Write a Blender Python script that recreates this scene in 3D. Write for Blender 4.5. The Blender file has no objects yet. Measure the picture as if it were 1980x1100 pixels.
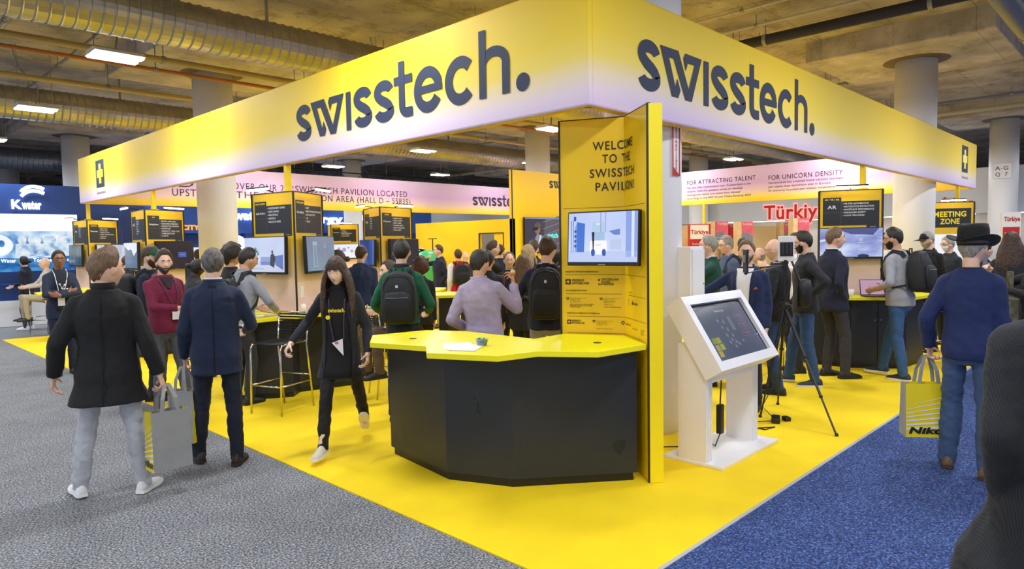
import bpy, math, random
import numpy as np
from mathutils import Vector, Matrix, noise
D = bpy.data
C = bpy.context.scene.collection
S = bpy.context.scene
random.seed(7)
PI = math.pi
rad = math.radians

# ---------------------------------------------------------------- camera (24 mm, eye height 1.75 m, slightly tilted down)
CAM = Vector((0, 0, 1.75))
AZ, PITCH, ROLL, FPX = math.atan2(1289, 1322), math.atan2(78, 1320), 0.017, 1320.0
FH = Vector((math.cos(AZ), math.sin(AZ), 0)); RT = Vector((math.sin(AZ), -math.cos(AZ), 0)); UPV = Vector((0, 0, 1))
FW = FH * math.cos(PITCH) - UPV * math.sin(PITCH)
UU = UPV * math.cos(PITCH) + FH * math.sin(PITCH)
CR = RT * math.cos(ROLL) - UU * math.sin(ROLL)
CU = RT * math.sin(ROLL) + UU * math.cos(ROLL)
cam = D.objects.new('camera', D.cameras.new('camera'))
C.objects.link(cam)
cam.data.sensor_width = 36; cam.data.lens = FPX / 1980 * 36
cam.data.clip_end = 300
cam.matrix_world = Matrix(((CR.x, CU.x, -FW.x, CAM.x), (CR.y, CU.y, -FW.y, CAM.y), (CR.z, CU.z, -FW.z, CAM.z), (0, 0, 0, 1)))
S.camera = cam

def at(px, py, dist):
    """world point seen at a pixel of the 1980x1100 frame, dist metres ahead"""
    return CAM + (FW + CR * ((px - 990) / FPX) - CU * ((py - 550) / FPX)) * dist

# ---------------------------------------------------------------- light and exposure
w = D.worlds.new('hall_air'); S.world = w; w.use_nodes = True
w.node_tree.nodes['Background'].inputs[0].default_value = (0.85, 0.90, 1.0, 1)
w.node_tree.nodes['Background'].inputs[1].default_value = 0.85
S.view_settings.view_transform = 'Standard'; S.view_settings.look = 'None'
S.view_settings.exposure = 0.46; S.view_settings.gamma = 1; S.view_settings.use_curve_mapping = False
S.cycles.use_denoising = True
S.cycles.max_bounces = 6
LAMPX = [2.95 + 4.37 * k for k in range(-2, 7)]
LAMPY = [1.0 + 4.55 * k for k in range(-1, 7)]
LAMPZ = 4.3
def lamp_light(x, y, watt=62):
    l = D.lights.new('fluorescent_light', 'AREA'); l.shape = 'RECTANGLE'; l.size = 1.2; l.size_y = 0.35; l.energy = watt
    l.color = (0.95, 0.97, 1.0)
    o = D.objects.new('fluorescent_light', l); C.objects.link(o); o.location = (x, y, LAMPZ - 0.03)
for lx in LAMPX:
    for ly in LAMPY:
        if Vector((lx - 8, ly - 8)).length < 19: lamp_light(lx, ly)

# ---------------------------------------------------------------- materials
def lin(h):
    h = h.lstrip('#')
    c = [int(h[i:i + 2], 16) / 255 for i in (0, 2, 4)]
    return [(v / 12.92 if v <= 0.04045 else ((v + 0.055) / 1.055) ** 2.4) for v in c] + [1]
MATS = {}
def mat(name, col, rough=0.55, metal=0.0, emit=0, bump=0, bscale=200, var=0, vscale=8, sheen=0, trans=0, col2=None, stretch=None):
    if name in MATS: return MATS[name]
    m = D.materials.new(name); m.use_nodes = True; nt = m.node_tree; b = nt.nodes['Principled BSDF']
    c = lin(col)
    b.inputs['Base Color'].default_value = c; b.inputs['Roughness'].default_value = rough; b.inputs['Metallic'].default_value = metal
    if sheen: b.inputs['Sheen Weight'].default_value = sheen
    if trans: b.inputs['Transmission Weight'].default_value = trans
    tc = nt.nodes.new('ShaderNodeTexCoord'); tco = tc.outputs['Object']
    if stretch:
        mp = nt.nodes.new('ShaderNodeMapping'); mp.inputs['Scale'].default_value = stretch; nt.links.new(tco, mp.inputs['Vector']); tco = mp.outputs['Vector']
    if var or col2:
        n = nt.nodes.new('ShaderNodeTexNoise'); n.inputs['Scale'].default_value = vscale; n.inputs['Detail'].default_value = 5
        nt.links.new(tco, n.inputs['Vector'])
        r = nt.nodes.new('ShaderNodeValToRGB')
        if col2:
            r.color_ramp.elements[0].color = c; r.color_ramp.elements[1].color = lin(col2)
        else:
            r.color_ramp.elements[0].color = [max(0, v * (1 - var)) for v in c[:3]] + [1]
            r.color_ramp.elements[1].color = [min(1, v * (1 + var)) for v in c[:3]] + [1]
        r.color_ramp.elements[0].position = 0.35; r.color_ramp.elements[1].position = 0.65
        nt.links.new(n.outputs['Fac'], r.inputs['Fac']); nt.links.new(r.outputs['Color'], b.inputs['Base Color'])
    if bump:
        n = nt.nodes.new('ShaderNodeTexNoise'); n.inputs['Scale'].default_value = bscale; n.inputs['Detail'].default_value = 3
        nt.links.new(tco, n.inputs['Vector'])
        bp = nt.nodes.new('ShaderNodeBump'); bp.inputs['Strength'].default_value = bump; bp.inputs['Distance'].default_value = 0.01
        nt.links.new(n.outputs['Fac'], bp.inputs['Height']); nt.links.new(bp.outputs['Normal'], b.inputs['Normal'])
    if emit:
        b.inputs['Emission Color'].default_value = c; b.inputs['Emission Strength'].default_value = emit
    MATS[name] = m
    return m
def ramp_z(name, stops, rough=0.6, patch=None):
    """a print whose colour changes with height; stops = [(z, hex)]; patch mixes a paler ink in broad blotches"""
    m = D.materials.new(name); m.use_nodes = True; nt = m.node_tree; b = nt.nodes['Principled BSDF']
    g = nt.nodes.new('ShaderNodeNewGeometry'); s = nt.nodes.new('ShaderNodeSeparateXYZ'); nt.links.new(g.outputs['Position'], s.inputs[0])
    mr = nt.nodes.new('ShaderNodeMapRange'); z0, z1 = stops[0][0], stops[-1][0]
    mr.inputs['From Min'].default_value = z0; mr.inputs['From Max'].default_value = z1
    nt.links.new(s.outputs['Z'], mr.inputs['Value'])
    r = nt.nodes.new('ShaderNodeValToRGB'); els = r.color_ramp.elements
    for i, (z, h) in enumerate(stops):
        e = els[0] if i == 0 else (els[1] if i == len(stops) - 1 else els.new((z - z0) / (z1 - z0)))
        e.position = (z - z0) / (z1 - z0); e.color = lin(h)
    for i, (z, h) in enumerate(stops):
        els[i].position = (z - z0) / (z1 - z0); els[i].color = lin(h)
    src = mr.outputs['Result']
    if patch:
        n = nt.nodes.new('ShaderNodeTexNoise'); n.inputs['Scale'].default_value = patch[0]; n.inputs['Detail'].default_value = 1
        nt.links.new(g.outputs['Position'], n.inputs['Vector'])
        a = nt.nodes.new('ShaderNodeMath'); a.operation = 'MULTIPLY_ADD'; a.inputs[1].default_value = patch[1]; a.inputs[2].default_value = -patch[1] / 2
        nt.links.new(n.outputs['Fac'], a.inputs[0])
        ad = nt.nodes.new('ShaderNodeMath'); ad.operation = 'ADD'; nt.links.new(mr.outputs['Result'], ad.inputs[0]); nt.links.new(a.outputs[0], ad.inputs[1])
        src = ad.outputs[0]
    nt.links.new(src, r.inputs['Fac']); nt.links.new(r.outputs['Color'], b.inputs['Base Color'])
    b.inputs['Roughness'].default_value = rough
    MATS[name] = m
    return m
def speckle(name, cols, scale, rough=0.95):
    m = D.materials.new(name); m.use_nodes = True; nt = m.node_tree; b = nt.nodes['Principled BSDF']
    tc = nt.nodes.new('ShaderNodeTexCoord')
    n = nt.nodes.new('ShaderNodeTexNoise'); n.inputs['Scale'].default_value = scale; n.inputs['Detail'].default_value = 3; n.inputs['Roughness'].default_value = 0.7
    n2 = nt.nodes.new('ShaderNodeTexNoise'); n2.inputs['Scale'].default_value = 3; n2.inputs['Detail'].default_value = 4
    for q in (n, n2): nt.links.new(tc.outputs['Object'], q.inputs['Vector'])
    ad = nt.nodes.new('ShaderNodeMath'); ad.operation = 'MULTIPLY_ADD'; ad.inputs[1].default_value = 0.07
    nt.links.new(n2.outputs['Fac'], ad.inputs[0]); nt.links.new(n.outputs['Fac'], ad.inputs[2])
    r = nt.nodes.new('ShaderNodeValToRGB'); r.color_ramp.interpolation = 'LINEAR'
    els = r.color_ramp.elements; k = len(cols)
    while len(els) < k: els.new(0.5)
    for i, h in enumerate(cols):
        els[i].position = 0.40 + 0.27 * i / (k - 1); els[i].color = lin(h)
    nt.links.new(ad.outputs[0], r.inputs['Fac']); nt.links.new(r.outputs['Color'], b.inputs['Base Color'])
    bp = nt.nodes.new('ShaderNodeBump'); bp.inputs['Strength'].default_value = 0.5; bp.inputs['Distance'].default_value = 0.01
    nt.links.new(n.outputs['Fac'], bp.inputs['Height']); nt.links.new(bp.outputs['Normal'], b.inputs['Normal'])
    b.inputs['Roughness'].default_value = rough
    MATS[name] = m
    return m

# ---------------------------------------------------------------- mesh builder
def tag(o, label=None, cat=None, group=None, kind=None):
    for k, v in (('label', label), ('category', cat), ('group', group), ('kind', kind)):
        if v: o[k] = v
    return o
def thing(name, label, cat, loc=(0, 0, 0), rz=0, group=None, scale=1):
    o = D.objects.new(name, None); C.objects.link(o)
    o.empty_display_size = 0.1
    o.matrix_world = Matrix.LocRotScale(Vector(loc), Matrix.Rotation(rz, 3, 'Z').to_quaternion(), Vector((scale,) * 3))
    return tag(o, label, cat, group)
def world_mat(o):
    m = o.matrix_basis.copy()
    while o.parent:
        o = o.parent; m = o.matrix_basis @ m
    return m
class MB:
    def __init__(s): s.v = []; s.f = []
    def add(s, vs, fs, M=None):
        b = len(s.v)
        s.v += [tuple(M @ Vector(v)) for v in vs] if M else [tuple(v) for v in vs]
        s.f += [tuple(i + b for i in f) for f in fs]
        return s
    def box(s, c, d, rz=0, M=None):
        x, y, z = d[0] / 2, d[1] / 2, d[2] / 2
        T = Matrix.Translation(c) @ Matrix.Rotation(rz, 4, 'Z')
        if M: T = M @ T
        vs = [(-x, -y, -z), (x, -y, -z), (x, y, -z), (-x, y, -z), (-x, -y, z), (x, -y, z), (x, y, z), (-x, y, z)]
        return s.add(vs, [(3, 2, 1, 0), (4, 5, 6, 7), (0, 1, 5, 4), (1, 2, 6, 5), (2, 3, 7, 6), (3, 0, 4, 7)], T)
    def box2(s, a, b):
        return s.box([(a[i] + b[i]) / 2 for i in range(3)], [abs(b[i] - a[i]) for i in range(3)])
    def prism(s, poly, z0, z1, M=None):
        ar = sum(poly[i][0] * poly[(i + 1) % len(poly)][1] - poly[(i + 1) % len(poly)][0] * poly[i][1] for i in range(len(poly)))
        if ar < 0: poly = poly[::-1]
        n = len(poly)
        vs = [(p[0], p[1], z0) for p in poly] + [(p[0], p[1], z1) for p in poly]
        fs = [tuple(range(n - 1, -1, -1)), tuple(range(n, 2 * n))] + [(i, (i + 1) % n, n + (i + 1) % n, n + i) for i in range(n)]
        return s.add(vs, fs, M)
    def rings(s, R, cap=True, closed=False, M=None):
        n = len(R[0]); vs = [p for r in R for p in r]; fs = []
        k = len(R)
        for i in range(k if closed else k - 1):
            a, b = i * n, ((i + 1) % k) * n
            fs += [(a + j, a + (j + 1) % n, b + (j + 1) % n, b + j) for j in range(n)]
        if cap and not closed:
            fs += [tuple(range(n - 1, -1, -1)), tuple(range((k - 1) * n, k * n))]
        return s.add(vs, fs, M)
    def tube(s, pts, r, n=8, closed=False, M=None):
        pts = [Vector(p) for p in pts]; R = []; k = len(pts); u = None
        rr = r if isinstance(r, (list, tuple)) else [r] * k
        for i, p in enumerate(pts):
            a = pts[i - 1] if (i or closed) else p; b = pts[(i + 1) % k] if (i < k - 1 or closed) else p
            t = (b - a).normalized()
            if u is None: u = t.orthogonal().normalized()
            u = (u - t * u.dot(t))
            u = u.normalized() if u.length > 1e-6 else t.orthogonal().normalized()
            v = t.cross(u)
            R.append([p + (u * math.cos(2 * PI * j / n) + v * math.sin(2 * PI * j / n)) * rr[i] for j in range(n)])
        return s.rings(R, True, closed, M)
    def cyl(s, a, b, r, n=16, r2=None): return s.tube([a, b], [r, r if r2 is None else r2], n)
    def lathe(s, prof, c=(0, 0, 0), n=24, sx=1, sy=1):
        return s.rings([[(c[0] + sx * r * math.cos(2 * PI * j / n), c[1] + sy * r * math.sin(2 * PI * j / n), c[2] + z) for j in range(n)] for r, z in prof])
    def ball(s, c, r, n=12, M=None):
        r = r if isinstance(r, (list, tuple)) else (r, r, r); h = n // 2 + 1
        R = [[(c[0] + r[0] * math.sin(PI * i / h) * math.cos(2 * PI * j / n), c[1] + r[1] * math.sin(PI * i / h) * math.sin(2 * PI * j / n), c[2] - r[2] * math.cos(PI * i / h)) for j in range(n)] for i in range(1, h)]
        return s.rings(R, True, False, M)
    def capsule(s, p, q, r, r2=None, n=10, flat0=False, flat1=False):
        p, q = Vector(p), Vector(q); r2 = r if r2 is None else r2
        d = q - p; L = d.length
        t = d / L if L > 1e-6 else Vector((0, 0, 1))
        u = t.orthogonal().normalized(); v = t.cross(u); R = []
        def ring(c, rr): R.append([c + (u * math.cos(2 * PI * j / n) + v * math.sin(2 * PI * j / n)) * rr for j in range(n)])
        if not flat0:
            for a in (80, 50, 25): ring(p - t * r * math.sin(rad(a)), r * math.cos(rad(a)))
        ring(p, r)
        if L > 1e-6: ring(q, r2)
        if not flat1:
            for a in (25, 50, 80): ring(q + t * r2 * math.sin(rad(a)), r2 * math.cos(rad(a)))
        return s.rings(R)
    def build(s, name, m, parent=None, label=None, smooth=False, bevel=0, local=False, kind=None, group=None, cat=None):
        me = D.meshes.new(name)
        vs = s.v
        if parent is not None and not local:
            inv = world_mat(parent).inverted(); vs = [tuple(inv @ Vector(v)) for v in vs]
        me.from_pydata(vs, [], s.f); me.update()
        me.materials.append(m)
        if smooth: me.polygons.foreach_set('use_smooth', [True] * len(me.polygons))
        o = D.objects.new(name, me); C.objects.link(o)
        if parent is not None: o.parent = parent
        if bevel:
            b = o.modifiers.new('bevel', 'BEVEL'); b.width = bevel; b.segments = 2; b.limit_method = 'ANGLE'; b.angle_limit = rad(40)
        return tag(o, label, cat, group, kind)

# ---------------------------------------------------------------- lettering
FONT_CACHE = {}
def glyphs(body, bold=0.0, spacing=1.06, align='LEFT', shear=0):
    key = (body, bold, spacing, align, shear)
    if key in FONT_CACHE: return FONT_CACHE[key]
    cu = D.curves.new('lettering', 'FONT'); cu.body = body; cu.size = 1; cu.offset = bold; cu.space_character = spacing
    cu.align_x = align; cu.resolution_u = 3; cu.shear = shear; cu.space_line = 0.95; cu.fill_mode = 'FRONT'
    o = D.objects.new('lettering', cu)
    me = D.meshes.new_from_object(o)
    vs = [(v.co.x, v.co.y) for v in me.vertices]; fs = [tuple(p.vertices) for p in me.polygons]
    D.objects.remove(o); D.curves.remove(cu); D.meshes.remove(me)
    FONT_CACHE[key] = (vs, fs)
    return vs, fs
class Sheet:
    """a flat print layer: polygons and lettering laid on a plane (origin, u, v), a little proud of it"""
    def __init__(s, org, u, v=(0, 0, 1), off=0.003, fold=None):
        s.o = Vector(org); s.u = Vector(u).normalized(); s.v = Vector(v).normalized(); s.n = s.u.cross(s.v).normalized(); s.off = off
        s.layers = {}; s.fold = fold
    def P(s, x, y, k=0):
        if s.fold and x > s.fold[0]:
            u2 = Vector(s.fold[1]).normalized(); n2 = u2.cross(s.v).normalized()
            return s.o + s.u * s.fold[0] + u2 * (x - s.fold[0]) + s.v * y + n2 * (s.off + k * 0.0015)
        return s.o + s.u * x + s.v * y + s.n * (s.off + k * 0.0015)
    def poly(s, m, pts, k=0):
        mb = s.layers.setdefault(m.name, MB())
        ar = sum(pts[i][0] * pts[(i + 1) % len(pts)][1] - pts[(i + 1) % len(pts)][0] * pts[i][1] for i in range(len(pts)))
        if ar < 0: pts = pts[::-1]
        mb.add([s.P(x, y, k) for x, y in pts], [tuple(range(len(pts)))]); return s
    def rect(s, m, x0, y0, x1, y1, k=0):
        xs = [x0, x1]
        if s.fold and x0 < s.fold[0] < x1: xs = [x0, s.fold[0], x1]
        for a, b in zip(xs, xs[1:]): s.poly(m, [(a, y0), (b, y0), (b, y1), (a, y1)], k)
        return s
    def disc(s, m, x, y, r, ry=None, k=0, n=24):
        return s.poly(m, [(x + r * math.cos(2 * PI * i / n), y + (ry or r) * math.sin(2 * PI * i / n)) for i in range(n)], k)
    def text(s, m, body, x, y, h, width=None, bold=0.0, spacing=1.06, align='LEFT', k=1, shear=0):
        vs, fs = glyphs(body, bold, spacing, 'LEFT', shear)
        if not vs: return s
        sc = h / 0.70
        x1 = max(p[0] for p in vs); x0 = min(p[0] for p in vs)
        sx = sc if width is None else width / max(1e-4, x1 - x0)
        W = (x1 - x0) * sx
        dx = {'LEFT': 0, 'CENTER': -W / 2, 'RIGHT': -W}[align]
        mb = s.layers.setdefault(m.name, MB())
        mb.add([s.P(x + dx + (p[0] - x0) * sx, y + p[1] * sc, k) for p in vs], fs); return s
    def build(s, parent, name='lettering', names=None):
        for mn, mb in s.layers.items(): mb.build((names or {}).get(mn, name), D.materials[mn], parent)
def stroke(pts, wd):
    """a flat ribbon outline along a polyline"""
    L = []; Rr = []
    for i, p in enumerate(pts):
        a = pts[max(0, i - 1)]; b = pts[min(len(pts) - 1, i + 1)]
        d = Vector((b[0] - a[0], b[1] - a[1])).normalized()
        L.append((p[0] - d.y * wd / 2, p[1] + d.x * wd / 2)); Rr.append((p[0] + d.y * wd / 2, p[1] - d.x * wd / 2))
    return L, Rr
def arc(cx, cy, rx, ry, a0, a1, n=14):
    return [(cx + rx * math.cos(rad(a0 + (a1 - a0) * i / n)), cy + ry * math.sin(rad(a0 + (a1 - a0) * i / n))) for i in range(n + 1)]
def logo(sheet, m, x0, y0, sc=1.0):
    """the word mark: s, folded W, i, s, s, t, e, c, h, full stop"""
    def T(p): return (x0 + p[0] * sc, y0 + p[1] * sc)
    def rib(pts, wd, k=1):
        L, Rr = stroke(pts, wd)
        for i in range(len(pts) - 1): sheet.poly(m, [T(L[i]), T(L[i + 1]), T(Rr[i + 1]), T(Rr[i])], k + .012 * i)
    def ess(x):
        p = arc(x + 0.158, 0.287, 0.112, 0.064, 8, 200) 
        p = p + [(x + 0.075, 0.245), (x + 0.12, 0.214), (x + 0.20, 0.178), (x + 0.245, 0.15)] + arc(x + 0.162, 0.108, 0.113, 0.062, 15, -172)[1:]
        rib(p, 0.1)
    for x in (0.0, 1.187, 1.553): ess(x)
    sheet.poly(m, [T(p) for p in [(.321, .395), (.607, .398), (.776, .099), (.878, .322), (.763, .322), (.727, .248), (.689, .347), (.719, .397), (1.002, .394), (.829, .001), (.721, .002), (.531, .319), (.457, .319), (.555, .093), (.589, .164), (.640, .070), (.605, .004), (.501, .005)]], 1)
    sheet.poly(m, [T(p) for p in [(1.04, 0), (1.131, 0), (1.131, .393), (1.04, .393)]], 1)
    sheet.poly(m, [T(p) for p in [(1.883, .312), (2.169, .312), (2.169, .392), (1.883, .392)]], 1)
    rib([(2.005, .526), (2.005, .13)] + arc(2.085, .115, .08, .072, 180, 275, 8) + [(2.168, .045)], 0.09, 2)
    rib(arc(2.395, .2, .154, .158, 12, 330, 26), 0.1)
    sheet.poly(m, [T(p) for p in [(2.26, .172), (2.594, .172), (2.594, .24), (2.26, .24)]], 2)
    rib(arc(2.84, .2, .154, .158, 42, 318, 24), 0.1)
    sheet.poly(m, [T(p) for p in [(3.079, 0), (3.160, 0), (3.160, .558), (3.079, .558)]], 2)
    rib(arc(3.256, .262, .137, .102, 178, 0, 14) + [(3.393, 0)], 0.085)
    sheet.disc(m, x0 + 3.579 * sc, y0 + .06 * sc, .073 * sc, k=1)
def swiss_cross(sheet, dark, light, x, y, s, k=0):
    sheet.rect(dark, x, y, x + s, y + s, k)
    sheet.rect(light, x + s * .41, y + s * .18, x + s * .59, y + s * .82, k + 1); sheet.rect(light, x + s * .18, y + s * .41, x + s * .82, y + s * .59, k + 1)

# ================================================================ SETTING
def onY(px, py, y): 
    d = at(px, py, 1) - CAM; return CAM + d * (y / d.y)
def onX(px, py, x):
    d = at(px, py, 1) - CAM; return CAM + d * (x / d.x)
def onZ(px, py, z):
    d = at(px, py, 1) - CAM; return CAM + d * ((z - CAM.z) / d.z)
M_GREY = speckle('grey_carpet', ['#303338', '#63666c', '#8a8d94', '#bdc0c6'], 75)
M_BLUE = speckle('blue_carpet', ['#0e1a40', '#22376f', '#34508f', '#6a82b8'], 75)
M_YEL = mat('yellow_carpet', '#fbd800', 0.9, var=0.05, vscale=2.2, bump=0.25, bscale=260)
M_CONC = mat('ceiling_concrete', '#b4aaa2', 0.9, var=0.28, vscale=0.9, bump=0.5, bscale=14)
M_CONC2 = mat('drop_panel_concrete', '#c3bab0', 0.9, var=0.22, vscale=1.6, bump=0.4, bscale=14)
def formwork(m, k):
    # board joints and darker bands cast into the concrete
    nt = m.node_tree; b = nt.nodes['Principled BSDF']; src = b.inputs['Base Color'].links[0].from_socket
    tc = nt.nodes.new('ShaderNodeTexCoord'); br = nt.nodes.new('ShaderNodeTexBrick'); br.inputs['Scale'].default_value = 1.0; br.inputs['Brick Width'].default_value = 2.4; br.inputs['Row Height'].default_value = 1.2; br.inputs['Mortar Size'].default_value = 0.008
    br.inputs['Color1'].default_value = (1, 1, 1, 1); br.inputs['Color2'].default_value = (.86, .85, .84, 1); br.inputs['Mortar'].default_value = (.45, .42, .4, 1)
    nt.links.new(tc.outputs['Object'], br.inputs['Vector'])
    st = nt.nodes.new('ShaderNodeTexNoise'); st.inputs['Scale'].default_value = 2.3; st.inputs['Detail'].default_value = 8; st.inputs['Roughness'].default_value = .75; nt.links.new(tc.outputs['Object'], st.inputs['Vector'])
    rp = nt.nodes.new('ShaderNodeValToRGB'); rp.color_ramp.elements[0].position = .36; rp.color_ramp.elements[0].color = (.5, .47, .43, 1); rp.color_ramp.elements[1].position = .5; rp.color_ramp.elements[1].color = (1, 1, 1, 1); nt.links.new(st.outputs['Fac'], rp.inputs['Fac'])
    out = src
    for q in (br.outputs['Color'], rp.outputs['Color']):
        mx = nt.nodes.new('ShaderNodeMix'); mx.data_type = 'RGBA'; mx.blend_type = 'MULTIPLY'; mx.inputs['Factor'].default_value = k
        nt.links.new(out, mx.inputs[6]); nt.links.new(q, mx.inputs[7]); out = mx.outputs[2]
    nt.links.new(out, b.inputs['Base Color'])
formwork(M_CONC, .8); formwork(M_CONC2, .55)
M_COL = mat('painted_column', '#eeedf2', 0.7, bump=0.25, bscale=25)
M_PANEL = mat('yellow_panel', '#f4cb04', 0.45)
M_PANELL = mat('yellow_laminate', '#fae212', 0.4)
M_EDGE = mat('dark_edge', '#2a2620', 0.6)
M_INK = mat('dark_blue_ink', '#2a3350', 0.7)
M_WHITE = mat('white_paint', '#efeff2', 0.45)
M_BLACK = mat('black_plastic', '#141416', 0.4)
M_CHROME = mat('chrome', '#d8d8da', 0.18, 1.0)
M_PIPE = mat('dark_pipe', '#3a3531', 0.6)
M_STEEL = mat('galvanised_steel', '#9b9a98', 0.45, 0.6)
M_TUBE = mat('lamp_tube', '#ffffff', 0.4, emit=9)
M_YPOLE = mat('yellow_steel', '#f2cf0c', 0.4)

MB().box2((-25, -25, -0.2), (65, 65, 0)).build('floor', M_GREY, kind='structure')
MB().box2((2.62, -25, -0.01), (65, 1.915, 0.004)).build('blue_carpet', M_BLUE, kind='structure')
MB().box2((2.6, 1.94, -0.01), (18.6, 16.85, 0.008)).build('yellow_carpet', M_YEL, kind='structure')
MB().box2((2.6, 1.915, -0.01), (18.6, 1.94, 0.009)).build('trim_1', mat('grey_tape', '#b9bcc0', 0.4), kind='structure')
MB().box2((-25, -25, 5.4), (65, 65, 5.7)).build('ceiling', M_CONC, kind='structure')
MB().box2((64.5, -25, 0), (65, 65, 5.4)).build('wall_right', mat('far_wall', '#8f9093', 0.8), kind='structure')
MB().box2((-25, 64.5, 0), (64.5, 65, 5.4)).build('wall_back', mat('far_wall', '#8f9093', 0.8), kind='structure')
COLS = [(5.44 + 9.1 * i, 3.58 + 9.5 * j) for i in range(0, 5) for j in range(0, 5)]
for i, (x, y) in enumerate(COLS):
    if x - 1.2 * y > 26: continue
    MB().box2((x - 1.38, y - 1.45, 5.02), (x + 1.38, y + 1.5, 5.42)).build('ceiling_panel', M_CONC2, kind='structure', bevel=0.02)
    c = MB().cyl((x, y, -0.02), (x, y, 5.05), 0.35, 40).build('column', M_COL, kind='structure')
    for f in c.data.polygons: f.use_smooth = len(f.vertices) == 4
    MB().lathe([(0.36, 5.0), (0.55, 5.018), (0.36, 5.03)], (x, y, 0), 32).build('column_collar', mat('collar_stain', '#6f6455', 0.9), c)

# ---- ceiling services
def duct(y, z, r, x0, x1, label, m):
    P = []; x = x0
    while x < x1:
        P += [(x, r), (x + 0.10, r), (x + 0.115, r + 0.012), (x + 0.13, r)]; x += 0.13
    mb = MB(); n = 28
    mb.rings([[(px, y + rr * math.cos(2 * PI * j / n), z + rr * math.sin(2 * PI * j / n)) for j in range(n)] for px, rr in P])
    t = thing('ventilation_duct', label, 'duct', (x0, y, z))
    mb.build('duct_shell', m, t, smooth=False)
    k = x0 + 1.7
    while k < x1:
        MB().box2((k - 0.02, y - 0.01, z + r), (k + 0.02, y + 0.01, 5.4)).build('hanger', M_STEEL, t); k += 3.0
M_DUCT = mat('spiral_duct', '#b3aea2', 0.3, 0.85, var=0.1, vscale=3)
duct(9.35, 4.66, 0.29, -9, 26, 'thick ribbed metal air duct running over the booth front', M_DUCT)
duct(15.95, 4.6, 0.31, -9, 34, 'ribbed metal air duct above the two rows of pods at the back', M_DUCT)
duct(25.4, 4.6, 0.33, -9, 44, 'far ribbed air duct high over the blue water booth', mat('bluish_duct', '#8c95a6', 0.35, 0.8))
def pipe(pts, r, label, m=M_PIPE, hang=True, name='pipe', cat='pipe'):
    t = thing(name, label, cat, pts[0])
    MB().tube(pts, r, 12).build('run', m, t, smooth=True)
    if hang:
        a, b = Vector(pts[0]), Vector(pts[-1]); L = (b - a).length; k = 1.0
        while k < L:
            p = a + (b - a) * (k / L); mb = MB(); mb.tube([p, (p.x, p.y, 5.4)], 0.008, 6); mb.tube([p - (b - a).normalized() * .03, p + (b - a).normalized() * .03], r + 0.012, 12); k += 2.4
            if (p - CAM).dot(FW) > 1: mb.build('hanger', M_STEEL, t)
pipe([(11.25, -8, 5.06), (11.25, 40, 5.06)], 0.085, 'thick black sprinkler main crossing under the concrete above the right banner')
pipe([(10.9, -8, 5.22), (10.9, 40, 5.22)], 0.022, 'thin cream conduit beside the thick black sprinkler main', mat('cream_pipe', '#cfc6a4', .5))
pipe([(10.4, -8, 5.34), (10.4, 40, 5.34)], 0.018, 'thinnest cream conduit higher than the black sprinkler main', mat('cream_pipe', '#cfc6a4', .5))
pipe([(-9, 11.4, 4.7), (26, 11.4, 4.7)], 0.05, 'cream pipe running level between the two near air ducts', mat('ochre_pipe', '#b8a062', .5))
pipe([(-9, 11.75, 4.62), (26, 11.75, 4.62)], 0.03, 'thin orange pipe under the cream pipe by the drop panel', mat('orange_pipe', '#b5702a', .5))
pipe([(-9, 14.2, 4.75), (26, 14.2, 4.75)], 0.05, 'pale yellow pipe just before the second air duct', mat('ochre_pipe', '#b8a062', .5))
pipe([(-9, 7.0, 5.0), (5, 7.0, 5.0)], 0.045, 'dark pipe high over the logo on the aisle side')
pipe([(-9, 5.1, 4.95), (5, 5.1, 4.95)], 0.075, 'dark thick pipe highest in the picture above the word mark')
pipe([(21.5, -8, 5.05), (21.5, 40, 5.05)], 0.06, 'pale pipe behind the round column carrying the far banner end', mat('cream_pipe', '#cfc6a4', .5))
pipe([(6, 1.55, 4.55), (40, 1.55, 4.55)], 0.14, 'shiny grey pipe at the top corner over the blue carpet', M_STEEL)
for k, x in enumerate((2.2, 3.4, 7.3, 11.9, 16.3, 20.6)):
    pipe([(x, 2, 5.2), (x, 40, 5.2)], 0.03, ('steel strut channel above the front ceiling lamp', 'steel strut channel beside the front ceiling lamp', 'steel strut channel over the first yellow pod', 'steel strut channel over the middle pods', 'steel strut channel over the yellow storage wall', 'steel strut channel over the far pink banner')[k], M_STEEL, name='strut_channel', cat='strut')
def truss(y, x0, x1, label):
    t = thing('lighting_truss', label, 'truss', (x0, y, 4.2)); mb = MB()
    mb.cyl((x0, y, 4.35), (x1, y, 4.35), .02, 8); mb.cyl((x0, y, 4.05), (x1, y, 4.05), .02, 8)
    k = x0; s = 0
    while k + .5 < x1:
        mb.cyl((k, y, 4.05 if s else 4.35), (k + .5, y, 4.35 if s else 4.05), .012, 6); k += .5; s = 1 - s
    mb.build('truss_frame', M_BLACK, t)
    for k in range(int(x0) + 1, int(x1), 3): MB().cyl((k, y, 4.35), (k, y, 5.4), .008, 6).build('hanger', M_STEEL, t)
truss(21.0, 8, 30, 'black lattice lighting truss hung above the back banner')
truss(27.5, 6, 40, 'far black lattice truss beyond the back banner')
n_l = 0
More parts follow.
